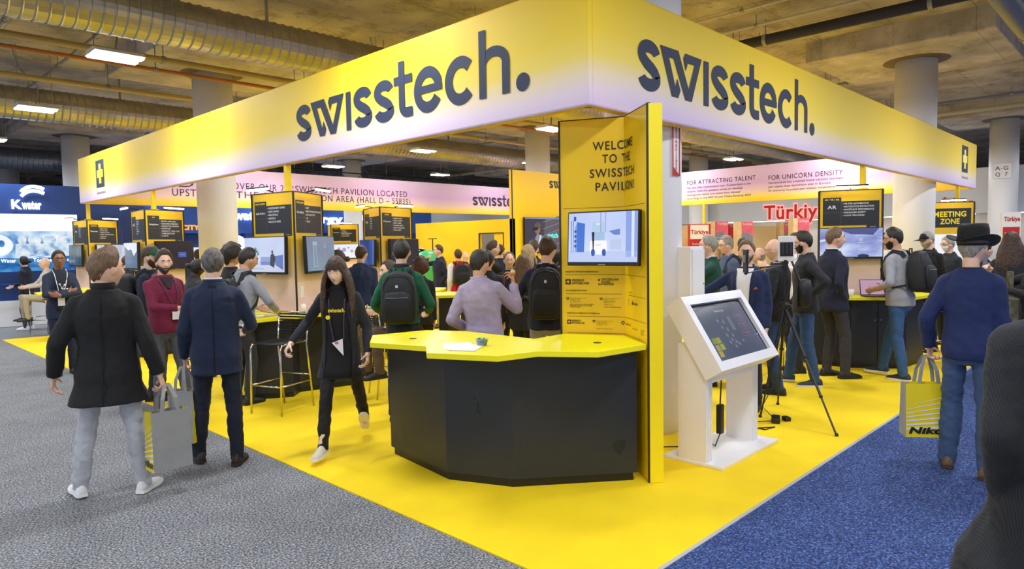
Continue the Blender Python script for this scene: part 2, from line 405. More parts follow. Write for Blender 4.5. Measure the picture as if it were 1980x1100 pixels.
for ly in [1.0 + 4.55 * k for k in range(0, 9)]:
    for lx in [2.95 + 4.37 * k for k in range(0, 11)]:
        p = Vector((lx, ly, LAMPZ)) - CAM; dep = p.dot(FW)
        if dep < 3 or dep > 52: continue
        px = 990 + 1320 * p.dot(CR) / dep; py = 550 - 1320 * p.dot(CU) / dep
        if not (-40 < px < 2020 and -20 < py < 430): continue
        near = {(0, 2): 'hanging fluorescent lamp nearest the camera over the grey aisle', (0, 3): 'second hanging fluorescent lamp over the grey aisle, before the far duct',
                (2, 2): 'fluorescent lamp beside the column right behind the welcome tower'}.get((round((lx - 2.95) / 4.37), round((ly - 1) / 4.55)))
        t = thing('ceiling_light', near or 'distant fluorescent lamp hanging under the concrete ceiling', 'lamp', (lx, ly, LAMPZ), 0, None if near else 'distant ceiling lamps')
        MB().prism([(-.24, LAMPZ), (.24, LAMPZ), (.15, LAMPZ + .06), (-.15, LAMPZ + .06)], -.3, .3, Matrix(((0, 0, 1, lx), (1, 0, 0, ly), (0, 1, 0, 0), (0, 0, 0, 1)))).build('housing', M_WHITE, t)
        mb = MB()
        for q in (-.12, .12): mb.box((lx, ly + q, LAMPZ - .012), (.58, .13, .02))
        mb.build('tubes', M_TUBE, t)
        mb = MB()
        for q in (-.25, .25): mb.cyl((lx + q, ly, LAMPZ + .07), (lx + q, ly, 5.4), .005, 6)
        mb.tube([(lx, ly, LAMPZ + .07), (lx + .05, ly, 4.7), (lx - .2, ly + .1, 5.0), (lx - .3, ly + .1, 5.4)], .012, 6)
        mb.build('suspension', M_STEEL, t)

# ---- banners (fabric frames) and their poles
FOUT = ramp_z('banner_print_outside', [(2.75, '#dac6e9'), (2.85, '#e6d4e4'), (2.95, '#efdcc0'), (3.09, '#f6db5e'), (3.26, '#f8d62c'), (3.68, '#f4cc0c')], 0.6, (0.3, 0.3))
FIN = ramp_z('banner_print_inside', [(2.75, '#f3c80a'), (2.86, '#f4d352'), (2.98, '#e4c6bd'), (3.2, '#cfa9d4'), (3.68, '#d9bfe0')], 0.6, (0.4, 0.25))
def banner(name, label, a, b, outer_first):
    """a thin fabric banner between plan corners a and b; outside skin, inside skin, frame"""
    t = thing(name, label, 'banner', (a[0], a[1], 2.75))
    return t
t = banner('overhead_banner', 'long yellow and pink overhead banner with the dark word mark, along the grey aisle', (4, 3.09), (4, 16.5), 1)
MB().box2((4.0, 3.09, 2.75), (4.06, 16.5, 3.672)).build('front_fabric', FOUT, t, bevel=0.015)
MB().box2((4.06, 3.19, 2.752), (4.11, 16.45, 3.67)).build('back_fabric', FIN, t)
sh = Sheet((3.999, 7.318, 2.966), (0, -1, 0)); logo(sh, M_INK, 0, 0)
swiss = Sheet((3.999, 16.5, 2.75), (0, -1, 0))
def flagmark(sheet, x):
    sheet.rect(M_INK, x, .235, x + .52, .76, 0)
    sheet.rect(M_PANELL, x + .19, .31, x + .33, .685, 1); sheet.rect(M_PANELL, x + .07, .425, x + .19, .57, 1); sheet.rect(M_PANELL, x + .33, .425, x + .45, .57, 1)
    sheet.text(M_INK, 'Switzerland', x + .0, .11, .06, width=.55)
flagmark(swiss, 1.26); sh.build(t, 'word_mark'); swiss.build(t, 'flag_mark', {M_PANELL.name: 'flag_cross'})
t = banner('overhead_banner', 'yellow and pink overhead banner with the dark word mark, along the blue carpet', (4, 3.09), (17.2, 3.09), 1)
MB().box2((4.06, 3.09, 2.75), (17.28, 3.14, 3.672)).build('front_fabric', FOUT, t, bevel=0.015)
MB().box2((4.12, 3.14, 2.752), (17.17, 3.19, 3.67)).build('back_fabric', FIN, t)
sh = Sheet((4.631, 3.089, 2.966), (1, 0, 0)); logo(sh, M_INK, 0, 0); sh.build(t, 'word_mark')
swiss = Sheet((4, 3.089, 2.79), (1, 0, 0)); flagmark(swiss, 11.91); swiss.build(t, 'flag_mark', {M_PANELL.name: 'flag_cross'})
t = banner('overhead_banner', 'pink overhead banner about the second pavilion, hung across the back of the booth', (4.1, 16.5), (17.2, 16.5), 1)
MB().box2((4.07, 16.45, 2.75), (17.25, 16.5, 3.67)).build('front_fabric', FIN, t)
MB().box2((4.07, 16.5, 2.75), (17.25, 16.55, 3.67)).build('back_fabric', FOUT, t)
M_INK2 = mat('plum_ink', '#3a2d45', 0.7)
sh = Sheet((4.1, 16.449, 2.75), (1, 0, 0))
for s_, p0_, p1_, zz, hh in (('DISC', 346, 447, .445, .165), ('OVER OUR 2', 450, 549, .445, .165), ('ND', 555, 568, .53, .07), ('SWISSTECH PAVILION LOCATED', 571, 787, .445, .165), ('UPSTAIRS IN', 333, 446, .235, .165), ('THE INNOVATI', 456, 617, .235, .165), ('ON AREA (HALL D \u2013 55835)', 621, 793, .235, .165)):
    a_, b_ = onY(p0_, 375, 16.45).x, onY(p1_, 375, 16.45).x
    sh.text(M_INK2, s_, a_ - 4.1, zz, hh, width=b_ - a_, spacing=1.15)
logo(sh, M_INK2, 11.0, .28, .72); sh.build(t)
t = banner('overhead_banner', 'pink overhead banner about talent and unicorn density, at the far end of the booth', (17.2, 3.2), (17.2, 16.4), 1)
MB().box2((17.17, 3.19, 2.75), (17.22, 16.44, 3.67)).build('front_fabric', FIN, t)
MB().box2((17.22, 3.14, 2.75), (17.28, 16.44, 3.67)).build('back_fabric', FOUT, t)
sh = Sheet((17.169, 9.85, 2.75), (0, -1, 0))
sh.text(M_INK2, 'FOR ATTRACTING TALENT', 0, .56, .115, width=1.98, spacing=1.1)
for i, (s, wd) in enumerate((('For the 10th consecutive year, Switzerland is the', 1.85), ('country with the greatest ability to develop', 1.62), ('homegrown talent and talent from abroad', 1.55), ('according to the IMD World Talent Ranking 2023', 1.85))):
    sh.text(M_INK2, s, 0, .45 - i * .098, .052, width=wd)
sh.text(M_INK2, 'FOR UNICORN DENSITY', 2.32, .52, .115, width=1.8, spacing=1.1)
for i, (s, wd) in enumerate((('Switzerland has created more unicorn startups', 1.8), ('per capita than anywhere else in Europe', 1.52), ('(5 unicorns founded per million inhabitants)', 1.66))):
    sh.text(M_INK2, s, 2.32, .42 - i * .098, .052, width=wd)
sh.build(t)
for (x, y, lab) in ((4.055, 7.69, 'yellow post rising from the pod by the empty stool'), (4.055, 12.3, 'yellow post rising from the pod behind the maroon hoodie'), (4.17, 16.6, 'yellow post at the end of the aisle-side banner'), (10.23, 3.15, 'yellow post rising from the pod with the motorcycle screen'), (15.9, 3.15, 'yellow post above the meeting zone sign'), (17.2, 9.35, 'thin yellow post under the far banner, beside the red booth'), (12.25, 16.48, 'short yellow post under the back banner')):
    zb = 2.424 if 'pod' in lab or 'meeting' in lab or 'aisle-side' in lab else .008
    pt = thing('support_pole', lab, 'pole', (x, y, zb))
    MB().box2((x - .034, y - .034, zb + .002), (x + .034, y + .034, 2.75)).build('post', M_YPOLE, pt, bevel=.01)
    MB().box2((x - .06, y - .06, zb), (x + .06, y + .06, zb + .012)).build('foot_plate', M_YPOLE, pt)

# ---- storage room walls inside the booth
W1X, W2Y = 12.72, 12.35
da, db = onX(974, 480, W1X).y, onX(927, 480, W1X).y
mb = MB().box2((W1X, W2Y, 0), (W1X + .1, da, 2.41)).box2((W1X, db, 0), (W1X + .1, 16.4, 2.41)).box2((W1X, da, 2.05), (W1X + .1, db, 2.41))
mb.build('wall_storage', M_PANEL, kind='structure')
MB().box2((W1X + .01, da + .02, 0.008), (W1X + .05, da + .36, 2.04)).build('door_1', M_PANEL, kind='structure')
mb = MB()
for y in (da, db): mb.box2((W1X - .012, y - .012, 0), (W1X + .02, y + .012, 2.06))
mb.box2((W1X - .012, da, 2.04), (W1X + .02, db, 2.065)).build('door_frame', M_EDGE, D.objects['door_1'])
MB().box2((14.4, 12.5, 0), (14.5, 16.4, 2.4)).build('wall_inner', mat('grey_curtain', '#8c8d90', .9), kind='structure')
MB().box2((W1X, W2Y, 0), (17.15, W2Y + .1, 3.67)).build('wall_screen', M_PANEL, kind='structure')
tl = D.objects['wall_screen']
MB().box2((W1X - .006, W2Y - .008, 0), (W1X + .02, W2Y + .012, 3.675)).build('dark_edge', M_EDGE, tl)
p = onY(1062, 362, W2Y)
sh = Sheet((p.x, W2Y - .001, p.z - .02), (1, 0, 0)); logo(sh, M_INK, 0, 0, .5); sh.build(tl, 'word_mark')

# ---- water booth at the back left
M_KB = mat('deep_blue_wall', '#173a7d', 0.5); M_KB2 = mat('blue_wall', '#1d4fa6', 0.5); M_NAVY = mat('navy_wall', '#122a60', 0.55)
M_LIT = mat('lit_white_letter', '#f4f8ff', 0.4, emit=2.2)
def wall_thing(name, label, cat, a, b, m):
    t = thing(name, label, cat, (a[0], a[1], 0)); MB().box2(a, b).build('wall_panel', m, t); return t
KY = 19.64
t = wall_thing('exhibit_wall', 'dark blue booth wall with a lit white water logo and a giant screen', 'booth wall', (-5, KY, .62), (5.7, KY + .3, 3.36), M_KB)
MB().box2((-5, KY - .02, 0.01), (5.7, KY + .28, .62)).build('plinth', mat('pale_plinth', '#e6e8ee', .4), t)
MB().box2((-5, KY - .03, 1.0), (5.7, KY, 1.03)).build('ledge', M_KB2, t)
p = onY(22, 403, KY - .03); q = onY(80, 403, KY - .03)
sh = Sheet((p.x, KY - .05, p.z), (1, 0, 0))
mk = MB()
W_ = q.x - p.x
sh.text(M_LIT, 'K', 0, 0, .2, bold=.04); sh.text(M_LIT, 'water', .2, 0, .2, width=W_ - .2, bold=.04)
for r0 in (0.0, .085):
    L, Rr = stroke([(.2 + W_ * .78 * i / 12, .29 + r0 * 1.2 + .14 * math.sin(PI * (i / 12) ** .8 * .8)) for i in range(13)], .075)
    for i in range(12): sh.poly(M_LIT, [L[i], L[i + 1], Rr[i + 1], Rr[i]], 1)
sh.build(t, 'lit_logo')
def scr(name, cols, scale=2.0, emit=1.0, stretch=(1, 1, 1)):
    if name in MATS: return MATS[name]
    m = D.materials.new(name); m.use_nodes = True; nt = m.node_tree; b = nt.nodes['Principled BSDF']
    tc = nt.nodes.new('ShaderNodeTexCoord'); mp = nt.nodes.new('ShaderNodeMapping'); mp.inputs['Scale'].default_value = stretch
    n = nt.nodes.new('ShaderNodeTexNoise'); n.inputs['Scale'].default_value = scale; n.inputs['Detail'].default_value = 4
    nt.links.new(tc.outputs['Object'], mp.inputs['Vector']); nt.links.new(mp.outputs['Vector'], n.inputs['Vector'])
    r = nt.nodes.new('ShaderNodeValToRGB'); els = r.color_ramp.elements
    while len(els) < len(cols): els.new(.5)
    for i, h in enumerate(cols): els[i].position = .3 + .4 * i / max(1, len(cols) - 1); els[i].color = lin(h)
    nt.links.new(n.outputs['Fac'], r.inputs['Fac']); nt.links.new(r.outputs['Color'], b.inputs['Emission Color'])
    b.inputs['Emission Strength'].default_value = emit * .74; b.inputs['Base Color'].default_value = (.01, .01, .012, 1); b.inputs['Roughness'].default_value = .15
    MATS[name] = m; return m
a, b = onY(-40, 524, KY - .03), onY(148, 414, KY - .03)
b.z = 2.66; a.z = 1.3
lw = thing('video_wall', 'giant glowing blue video wall with a pale crowd picture, on the dark blue booth', 'screen', (a.x, KY, a.z))
MB().box2((a.x, KY - .06, a.z), (b.x, KY, b.z)).build('screen', scr('crowd_picture', ['#1f5fae', '#7fb4e4', '#d9ecfb', '#ffffff'], 2.2, .95), lw)
sh = Sheet((a.x, KY - .061, a.z), (1, 0, 0)); W_ = b.x - a.x
sh.rect(scr('screen_sky', ['#e8f4ff', '#ffffff'], 1, 1.1), 0, .95, W_, 1.36)
sea = scr('screen_sea', ['#0d4f9e', '#1f7ac9', '#59a8e2'], 3, .8, (1, 1, 3))
sh.poly(sea, [(0, 0), (W_, 0), (W_, .36)] + [(W_ * (1 - i / 10), .36 - .05 * math.sin(PI * i / 10)) for i in range(1, 11)], 0)
figm = scr('screen_figure', ['#4a86c4', '#cfe4f6', '#f5fbff'], 5, .9)
for k in range(7):
    fx = W_ * (.42 + .075 * k) + .05 * (k % 2); hh = .36 + .07 * ((k * 3) % 3)
    sh.disc(figm, fx, .38 + hh, .085, .1, 2); sh.poly(figm, [(fx - .15, .36), (fx + .15, .36), (fx + .13, .28 + hh), (fx, .33 + hh), (fx - .13, .28 + hh)], 1)
sh.disc(scr('screen_blob', ['#dcecfa', '#ffffff'], 2, 1), W_ * .16, .62, .34, .26, 1)
sh.disc(sea, W_ * .10, .66, .06, .08, 2); sh.disc(sea, W_ * .22, .66, .06, .08, 2)
sh.text(M_LIT, 'Together with the', W_ * .52, .22, .085, width=W_ * .42); sh.text(M_LIT, 'Better Water', W_ * .05, .22, .085, width=W_ * .3)
sh.build(lw, 'picture')
# energy and city booths further back
BY = 24.0
t = wall_thing('exhibit_wall', 'wide blue booth front with white lit letters about water and energy', 'booth wall', (5.75, BY, 2.3), (19.5, BY + .3, 3.95), M_KB2)
for (a_, b_, z1, m) in ((5.75, 7.6, 4.4, M_NAVY), (10.9, 11.5, 2.3, M_KB), (14.2, 14.8, 2.3, M_KB), (18.0, 19.5, 2.3, M_NAVY), (7.9, 8.4, 2.3, M_KB)):
    MB().box2((a_, BY - .1, .01), (b_, BY + .28, z1)).build('side_panel', m, t)
MB().box2((5.75, BY + .9, .01), (19.5, BY + 1.0, 2.3)).build('rear_panel', M_KB2, t)
sh = Sheet((0, BY - .06, 0), (1, 0, 0))
def lit(sheet, body, px0, px1, py, h, m=M_LIT):
    p, q = onY(px0, py, BY - .06), onY(px1, py, BY - .06)
    sheet.text(m, body, p.x, p.z, h, width=q.x - p.x, bold=.05)
lit(sh, 'water', 452, 512, 424, .3); lit(sh, 'Energy', 572, 663, 430, .3); lit(sh, 'Co', 698, 740, 428, .3); lit(sh, 'CITY', 352, 386, 444, .15, mat('orange_letter', '#ff8a2a', .5, emit=1.2))
sh.build(t, 'lit_letters')
p = onY(508, 485, BY - .1); q = onY(530, 485, BY - .1)
sh = Sheet((0, BY - .14, 0), (1, 0, 0)); sh.disc(M_LIT, onY(520, 468, BY).x, onY(520, 468, BY).z - .05, .26); sh.disc(M_LIT, onY(457, 468, BY).x, onY(457, 468, BY).z - .05, .28); sh.build(t, 'lit_disc')
for k, (x0, x1, y0, y1, lab) in enumerate(((366, 392, 478, 512, 'white glowing display board beside the pale column, in the blue booth'), (498, 530, 392, 399, 'thin lit strip under the blue booth letters'), (228, 246, 470, 512, 'white display counter glimpsed between the two aisle-side pods'))):
    p, q = onY(x0, y1, BY - .4), onY(x1, y0, BY - .4)
    bt = thing('display_board', lab, 'display', (p.x, BY - .4, 0)); MB().box2((p.x, BY - .42, p.z), (q.x, BY - .38, q.z)).build('lit_face', scr('pale_screen', ['#dfe8f4', '#ffffff'], 3, .9), bt)
    MB().box2((p.x + .02, BY - .38, .01), (q.x - .02, BY - .3, q.z - .02)).build('stand', M_WHITE, bt)
t = thing('hanging_sign', 'small blue hanging sign reading Eureka Park over the yellow storage wall', 'sign', (0, 0, 0))
p, q = onY(950, 362, 30), onY(1000, 343, 30)
t.location = (p.x, 30, p.z)
bpy.context.view_layer.update()
MB().box2((p.x, 30, p.z), (q.x, 30.06, q.z)).build('board', mat('sign_blue', '#2a63a8', .5), t)
MB().cyl((p.x + .1, 30.03, q.z), (p.x + .1, 30.03, 5.4), .01, 6).cyl((q.x - .1, 30.03, q.z), (q.x - .1, 30.03, 5.4), .01, 6).build('hanger', M_STEEL, t)
sh = Sheet((p.x + .06, 29.99, p.z + .12), (1, 0, 0)); sh.text(M_WHITE, 'Eureka Park', 0, 0, .2, width=q.x - p.x - .1); sh.build(t)

t = wall_thing('exhibit_wall', 'pale grey booth wall seen over the yellow storage wall', 'booth wall', (19.6, 24.5, .01), (34, 24.8, 3.6), mat('pale_grey_wall', '#c6cbd6', .6))
# ---- red booth at the back right
TX = 24.0
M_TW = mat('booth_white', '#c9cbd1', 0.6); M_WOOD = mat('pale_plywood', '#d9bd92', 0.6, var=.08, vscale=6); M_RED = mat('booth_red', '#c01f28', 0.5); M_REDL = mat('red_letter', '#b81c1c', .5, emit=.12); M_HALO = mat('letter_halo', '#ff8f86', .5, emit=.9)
a, b = onX(1318, 430, TX), onX(1880, 430, TX)
t = thing('exhibit_wall', 'long white booth fascia with big red letters', 'booth wall', (TX, b.y, 2.3))
MB().box2((TX, b.y - 5, 2.42), (TX + .3, a.y + 2, 3.75)).build('fascia', M_TW, t)
MB().box2((TX + .6, b.y - 5, .01), (TX + .7, a.y + 2, 2.42)).build('rear_panel', mat('pale_rear_panel', '#d9d0c4', .7), t)
mb = MB()
for k in range(7): mb.box2((TX + .02, a.y - 1 - k * 1.9, 2.40), (TX + .2, a.y - 2.1 - k * 1.9, 2.42))
mb.build('light_strip', M_LIT, t)
p, q = onX(1478, 424, TX), onX(1600, 424, TX)
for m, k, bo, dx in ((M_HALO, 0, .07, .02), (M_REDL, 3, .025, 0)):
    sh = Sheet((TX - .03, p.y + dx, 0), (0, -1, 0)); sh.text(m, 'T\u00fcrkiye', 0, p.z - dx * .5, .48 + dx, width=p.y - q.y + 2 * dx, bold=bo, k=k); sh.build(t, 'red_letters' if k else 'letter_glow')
p = onX(1840, 402, TX); sh = Sheet((TX - .03, p.y + 1, p.z - .1), (0, -1, 0)); sh.text(M_REDL, 'T\u00fcrkiye', 0, 0, .42, width=1.6, bold=.03); sh.build(t, 'red_letters')
def poster(px0, px1, py0, py1, dist, label, wood=True, txt='T\u00fcrkiye', red=False):
    c = at((px0 + px1) / 2, py0, dist); wd = (px1 - px0) / 1320 * dist; z1 = c.z; z0 = at((px0 + px1) / 2, py1, dist).z
    t = thing('poster_stand', label, 'poster', (c.x, c.y, 0), AZ - PI / 2)
    MB().box((0, .09, z1 / 2), (wd, .16, z1 - .02)).build('stand_panel', M_WHITE, t, local=True)
    if wood: MB().box((-wd / 2 - .06, .06, z1 / 2), (.11, .3, z1)).build('wood_side', M_WOOD, t, local=True)
    sh = Sheet((-wd / 2, -.005 + .012, z0), (1, 0, 0)); H = z1 - z0
    g = mat('poster_blue_grey', '#78849c', .6, var=.15, vscale=3); pk = mat('poster_pink', '#d8637f', .6, var=.2, vscale=2)
    sh.rect(M_RED if red else g, 0, 0, wd, H)
    sh.poly(M_RED if red else pk, [(0, H * .55), (wd * .5, H * .62), (wd, H * .45), (wd, H), (0, H)], 1)
    sh.text(M_WHITE, txt, wd * .95, H * .88, H * .08, align='RIGHT', k=2)
    for i in range(3): sh.text(M_WHITE, ('Pavilion', 'Export', 'Technology')[i], wd * .06, H * (.38 - .12 * i), H * .04, k=2)
    for o in range(1):
        for mn, mb in sh.layers.items(): mb.build('print', D.materials[mn], t, local=True)
poster(1381, 1408, 428, 480, 17.2, 'pink and grey poster panel with wooden side, first right of the thin yellow post')
poster(1407, 1426, 434, 470, 19.5, 'red topped poster panel partly behind the pink one', False, red=True)
poster(1432, 1456, 429, 480, 17.4, 'pink and grey poster panel with wooden side, near the beige partition')
poster(1514, 1534, 430, 480, 18.5, 'pale pink poster panel with wooden side, under the red letters')
poster(1540, 1565, 422, 485, 16.8, 'taller dark pink poster panel beside the motorcycle pod')
c = at(1477, 437, 18.6)
t = thing('partition', 'plain beige partition under the red letters', 'partition', (c.x, c.y, 0), AZ - PI / 2)
MB().box((0, 0, c.z / 2), (.6, .1, c.z)).build('panel', mat('beige_panel', '#cdb79b', .7), t, local=True)
c = at(1354, 433, 16.4)
t = thing('poster_stand', 'white and red information stand reading rkiye beside the thin yellow post', 'sign', (c.x, c.y, 0), AZ - PI / 2)
MB().box((0, .1, c.z / 2), (.5, .2, c.z)).build('stand_panel', M_RED, t, local=True)
sh = Sheet((-.24, -.001, 0), (1, 0, 0)); sh.rect(M_WHITE, 0, c.z - .36, .44, c.z - .02); sh.text(M_RED, 'T\u00fcrkiye', .01, c.z - .24, .1, width=.42, bold=.03); sh.text(M_WHITE, 'Techno Map', .04, c.z - .5, .05, width=.3)
for mn, mb in sh.layers.items(): mb.build('print', D.materials[mn], t, local=True)
c = at(1324, 437, 17.8)
t = thing('partition', 'plywood booth wall end next to the round column', 'partition', (c.x, c.y, 0), AZ - PI / 2)
MB().box((0, 0, c.z / 2), (.42, .6, c.z)).build('panel', M_WOOD, t, local=True)
t = thing('poster_stand', 'tall white and red sign post near the far right column', 'sign', (0, 0, 0))
c = at(1956, 410, 15.2); t.location = (c.x, c.y, 0); t.rotation_euler = (0, 0, AZ - PI / 2 - .3); bpy.context.view_layer.update()
MB().box((0, .06, c.z / 2), (.36, .12, c.z)).build('stand_panel', M_WHITE, t, local=True)
sh = Sheet((-.17, -.004, 0), (1, 0, 0)); sh.rect(M_RED, .01, .4, .33, c.z - .33); sh.text(M_RED, 'T\u00fcrkiye', .03, c.z - .2, .1, width=.3, bold=.03); sh.text(M_WHITE, 'Pavilion', .05, c.z - .5, .05)
for i in range(3): sh.rect(M_WHITE, .05 + .0 * i, c.z - .78 - .2 * i, .13, c.z - .66 - .2 * i, 1)
for mn, mb in sh.layers.items(): mb.build('print', D.materials[mn], t, local=True)
MB().box2((20, -16, .01), (46, -15.8, 3.4)).build('wall_side', mat('side_wall_grey', '#b3b5ba', .7), kind='structure')

# ================================================================ FURNITURE
PODM = ramp_z('pod_print', [(0.95, '#e6c4dd'), (1.25, '#efd0bd'), (1.55, '#f2cf86'), (1.85, '#f4c61c'), (2.41, '#f6c708')], 0.5)
M_SIGN = mat('sign_black', '#23262e', 0.5)
M_SIGNW = mat('sign_white', '#e8e9ec', 0.5)
M_CTOP = mat('yellow_counter_top', '#f6ec10', 0.35)
M_CB = mat('black_laminate', '#22262e', 0.42, bump=.05, bscale=300)
M_LBAR = mat('warm_light_bar', '#fff3d8', 0.4, emit=7)
SC = {
 'sofa': scr('sofa_screen', ['#b9c6ea', '#d7e0f6'], 1.5, .95), 'grey': scr('grey_blue_screen', ['#6f8ba8', '#8ba7bf'], 2, .75),
 'dark': scr('dark_navy_screen', ['#0b0d1e', '#141a38'], 1.2, .6), 'glow': scr('blue_glow_screen', ['#0a1230', '#2b51a8', '#5f8be0'], 1.4, .7, (3, 3, .5)),
 'white': scr('white_screen', ['#e7eaf2', '#fbfcff'], 2, .95), 'pale': scr('pale_lilac_screen', ['#b4bcd8', '#dfe4f4'], 4, .9, (6, 6, 1)),
 'map': scr('slate_screen', ['#5e6f85', '#77889c'], 1.5, .75), 'road': scr('road_screen', ['#5f68a8', '#9aa6dc', '#dbe2fb'], 2.2, .95, (1, 1, 2.4)), 'deep': scr('murky_screen', ['#1b3440', '#35525f', '#5d7785'], 4, .6, (2, 2, .6))}
def flat(h, n='screen_ink', e=.9): return scr('pic_' + h.strip('#'), [h, h], 1, e)
def tv(label, c, wd, ht, facing, screen, tilt=0, draw=None, grp=None):
    """a wall screen: casing, screen and what it shows; facing = plan vector"""
    f = Vector((facing[0], facing[1], 0)).normalized(); rz = math.atan2(f.y, f.x) + PI / 2
    t = thing('television', label, 'television', c, 0, grp)
    t.rotation_euler = (tilt, 0, rz); bpy.context.view_layer.update()
    MB().box((0, .03, 0), (wd, .045, ht)).build('casing', M_BLACK, t, local=True, bevel=.006)
    MB().box((0, .07, -.05), (wd * .5, .05, ht * .5)).build('wall_bracket', M_BLACK, t, local=True)
    MB().box((0, .006, .008), (wd - .025, .004, ht - .04)).build('screen', screen, t, local=True)
    MB().box((0, .006, -ht / 2 + .008), (wd * .1, .006, .008)).build('maker_plate', M_STEEL, t, local=True)
    if draw:
        sh = Sheet((-(wd - .025) / 2, .004, -(ht - .04) / 2 + .008), (1, 0, 0), off=.001); draw(sh, wd - .025, ht - .04)
        for mn, mb in sh.layers.items(): mb.build('picture', D.materials[mn], t, local=True)
    return t
def d_sofa(s, w, h):
    s.rect(flat('#cdd3ea'), 0, 0, w, h * .3, 0); s.rect(flat('#8fa5d6'), w * .42, h * .22, w * .78, h * .44, 1); s.rect(flat('#6f86c4'), w * .42, h * .2, w * .78, h * .3, 2)
    s.poly(flat('#5f78bb'), [(w * .76, h * .45), (w * .98, h * .5), (w * .98, h * .06), (w * .8, h * .2)], 2)
    s.poly(flat('#20263a'), [(w * .66, h * .2), (w * .76, h * .12), (w * .8, h * .42), (w * .74, h * .54), (w * .68, h * .5)], 3); s.disc(flat('#4a3d3a'), w * .72, h * .58, .018, .02, 3)
    s.rect(flat('#7d6b3c'), w * .31, h * .22, w * .35, h * .4, 1); s.poly(flat('#4f5d4a'), [(w * .33, h * .4), (w * .335, h * .4), (w * .35, h * .62), (w * .34, h * .62)], 1)
    for a, b in ((.2, .66), (.27, .62), (.33, .58), (.37, .52), (.16, .62), (.3, .68)): s.poly(flat('#2f7a68'), [(w * .34, h * .62), (w * a, h * (b + .05)), (w * (a - .04), h * (b - .02)), (w * (a + .02), h * (b - .03))], 2)
    s.text(flat('#5c6486'), 'Alert: nothing on the situation', w * .05, h * .08, .016, width=w * .45)
def d_phone(s, w, h):
    s.rect(flat('#a9bfd0'), w * .2, h * .12, w * .34, h * .86, 1); s.rect(flat('#7c97ad'), w * .215, h * .14, w * .325, h * .76, 2); s.disc(flat('#22303a'), w * .27, h * .82, .008, k=3)
    s.disc(flat('#8d86a8'), w * .62, h * .45, .05, k=1); s.text(flat('#a9b8c8'), 'A', w * .6, h * .66, .06)
def d_box(s, w, h): s.rect(flat('#3c5cae'), w * .55, h * .4, w * .78, h * .6, 1); s.rect(flat('#7f97d8'), w * .6, h * .49, w * .74, h * .51, 2)
def d_dots(s, w, h):
    for x, y, r in ((.25, .7, .035), (.2, .45, .03), (.45, .6, .06), (.62, .75, .03), (.75, .5, .04), (.38, .3, .04)): s.disc(flat('#a7a5dc'), w * x, h * y, r, k=1)
def d_map(s, w, h): s.poly(flat('#e7ebf2'), [(0, h), (w, h), (w, h * .68), (w * .75, h * .48), (w * .55, h * .75), (w * .3, h * .7), (0, h * .88)], 1)
def d_road(s, w, h):
    s.poly(flat('#4a4f8c'), [(w * .25, h), (w * .95, h), (w * .85, h * .76), (w * .5, h * .8)], 1); s.poly(flat('#dfe6ff'), [(0, h * .6), (w * .3, h * .72), (w * .32, h * .69), (0, h * .52)], 1)
    s.text(flat('#f4f6ff'), '32', w * .63, h * .56, .035); s.rect(flat('#eef2ff'), w * .62, h * .5, w * .7, h * .515, 1); s.disc(flat('#1b2350'), w * .7, h * .03, w * .09, h * .06, 2)
def d_robot(s, w, h):
    s.rect(flat('#c3d2fb'), 0, 0, w, h * .22, 0); s.rect(flat('#8fa9ea'), w * .84, h * .1, w, h, 0); s.rect(flat('#dfe8ff'), w * .92, h * .1, w * .96, h, 1); B, Bl, P_ = flat('#3f74d8'), flat('#2a56b4'), flat('#a8c6ea')
    s.poly(B, [(w * .13, h * .2), (w * .24, h * .2), (w * .25, h * .78), (w * .13, h * .82)], 1); s.poly(flat('#7fa6ee'), [(w * .1, h * .2), (w * .13, h * .2), (w * .13, h * .82), (w * .1, h * .7)], 1)
    for i in range(4): s.rect(Bl, w * .09, h * (.3 + .1 * i), w * .125, h * (.35 + .1 * i), 2)
    s.rect(Bl, w * .08, h * .84, w * .115, h * .93, 1)
    for x in (.04, .07): s.rect(flat('#1c3a78'), w * x, h * .2, w * (x + .008), h * .85, 1)
    s.rect(P_, w * .36, h * .44, w * .54, h * .61, 1); s.rect(flat('#b9d2f2'), w * .36, h * .62, w * .54, h * .8, 1); s.rect(flat('#f4f8ff'), w * .42, h * .75, w * .47, h * .78, 2)
    s.poly(flat('#ffffff'), [(w * .33, h * .43), (w * .57, h * .43), (w * .58, h * .26), (w * .56, h * .15), (w * .34, h * .15), (w * .32, h * .26)], 1)
    s.disc(Bl, w * .375, h * .19, w * .03, h * .075, 2); s.disc(Bl, w * .535, h * .19, w * .03, h * .075, 2); s.text(flat('#4a5878'), 'sevensense', w * .41, h * .33, .014, width=w * .08)
    s.poly(flat('#6a86d0'), [(w * .6, h * .62), (w * .76, h * .66), (w * .76, h * .54), (w * .68, h * .54)], 1); s.rect(flat('#c3cff2'), w * .62, h * .25, w * .78, h * .45, 1)
    for x in (.48, .55): s.rect(flat('#40506e'), w * x, h * .6, w * x + .003, h, 1)
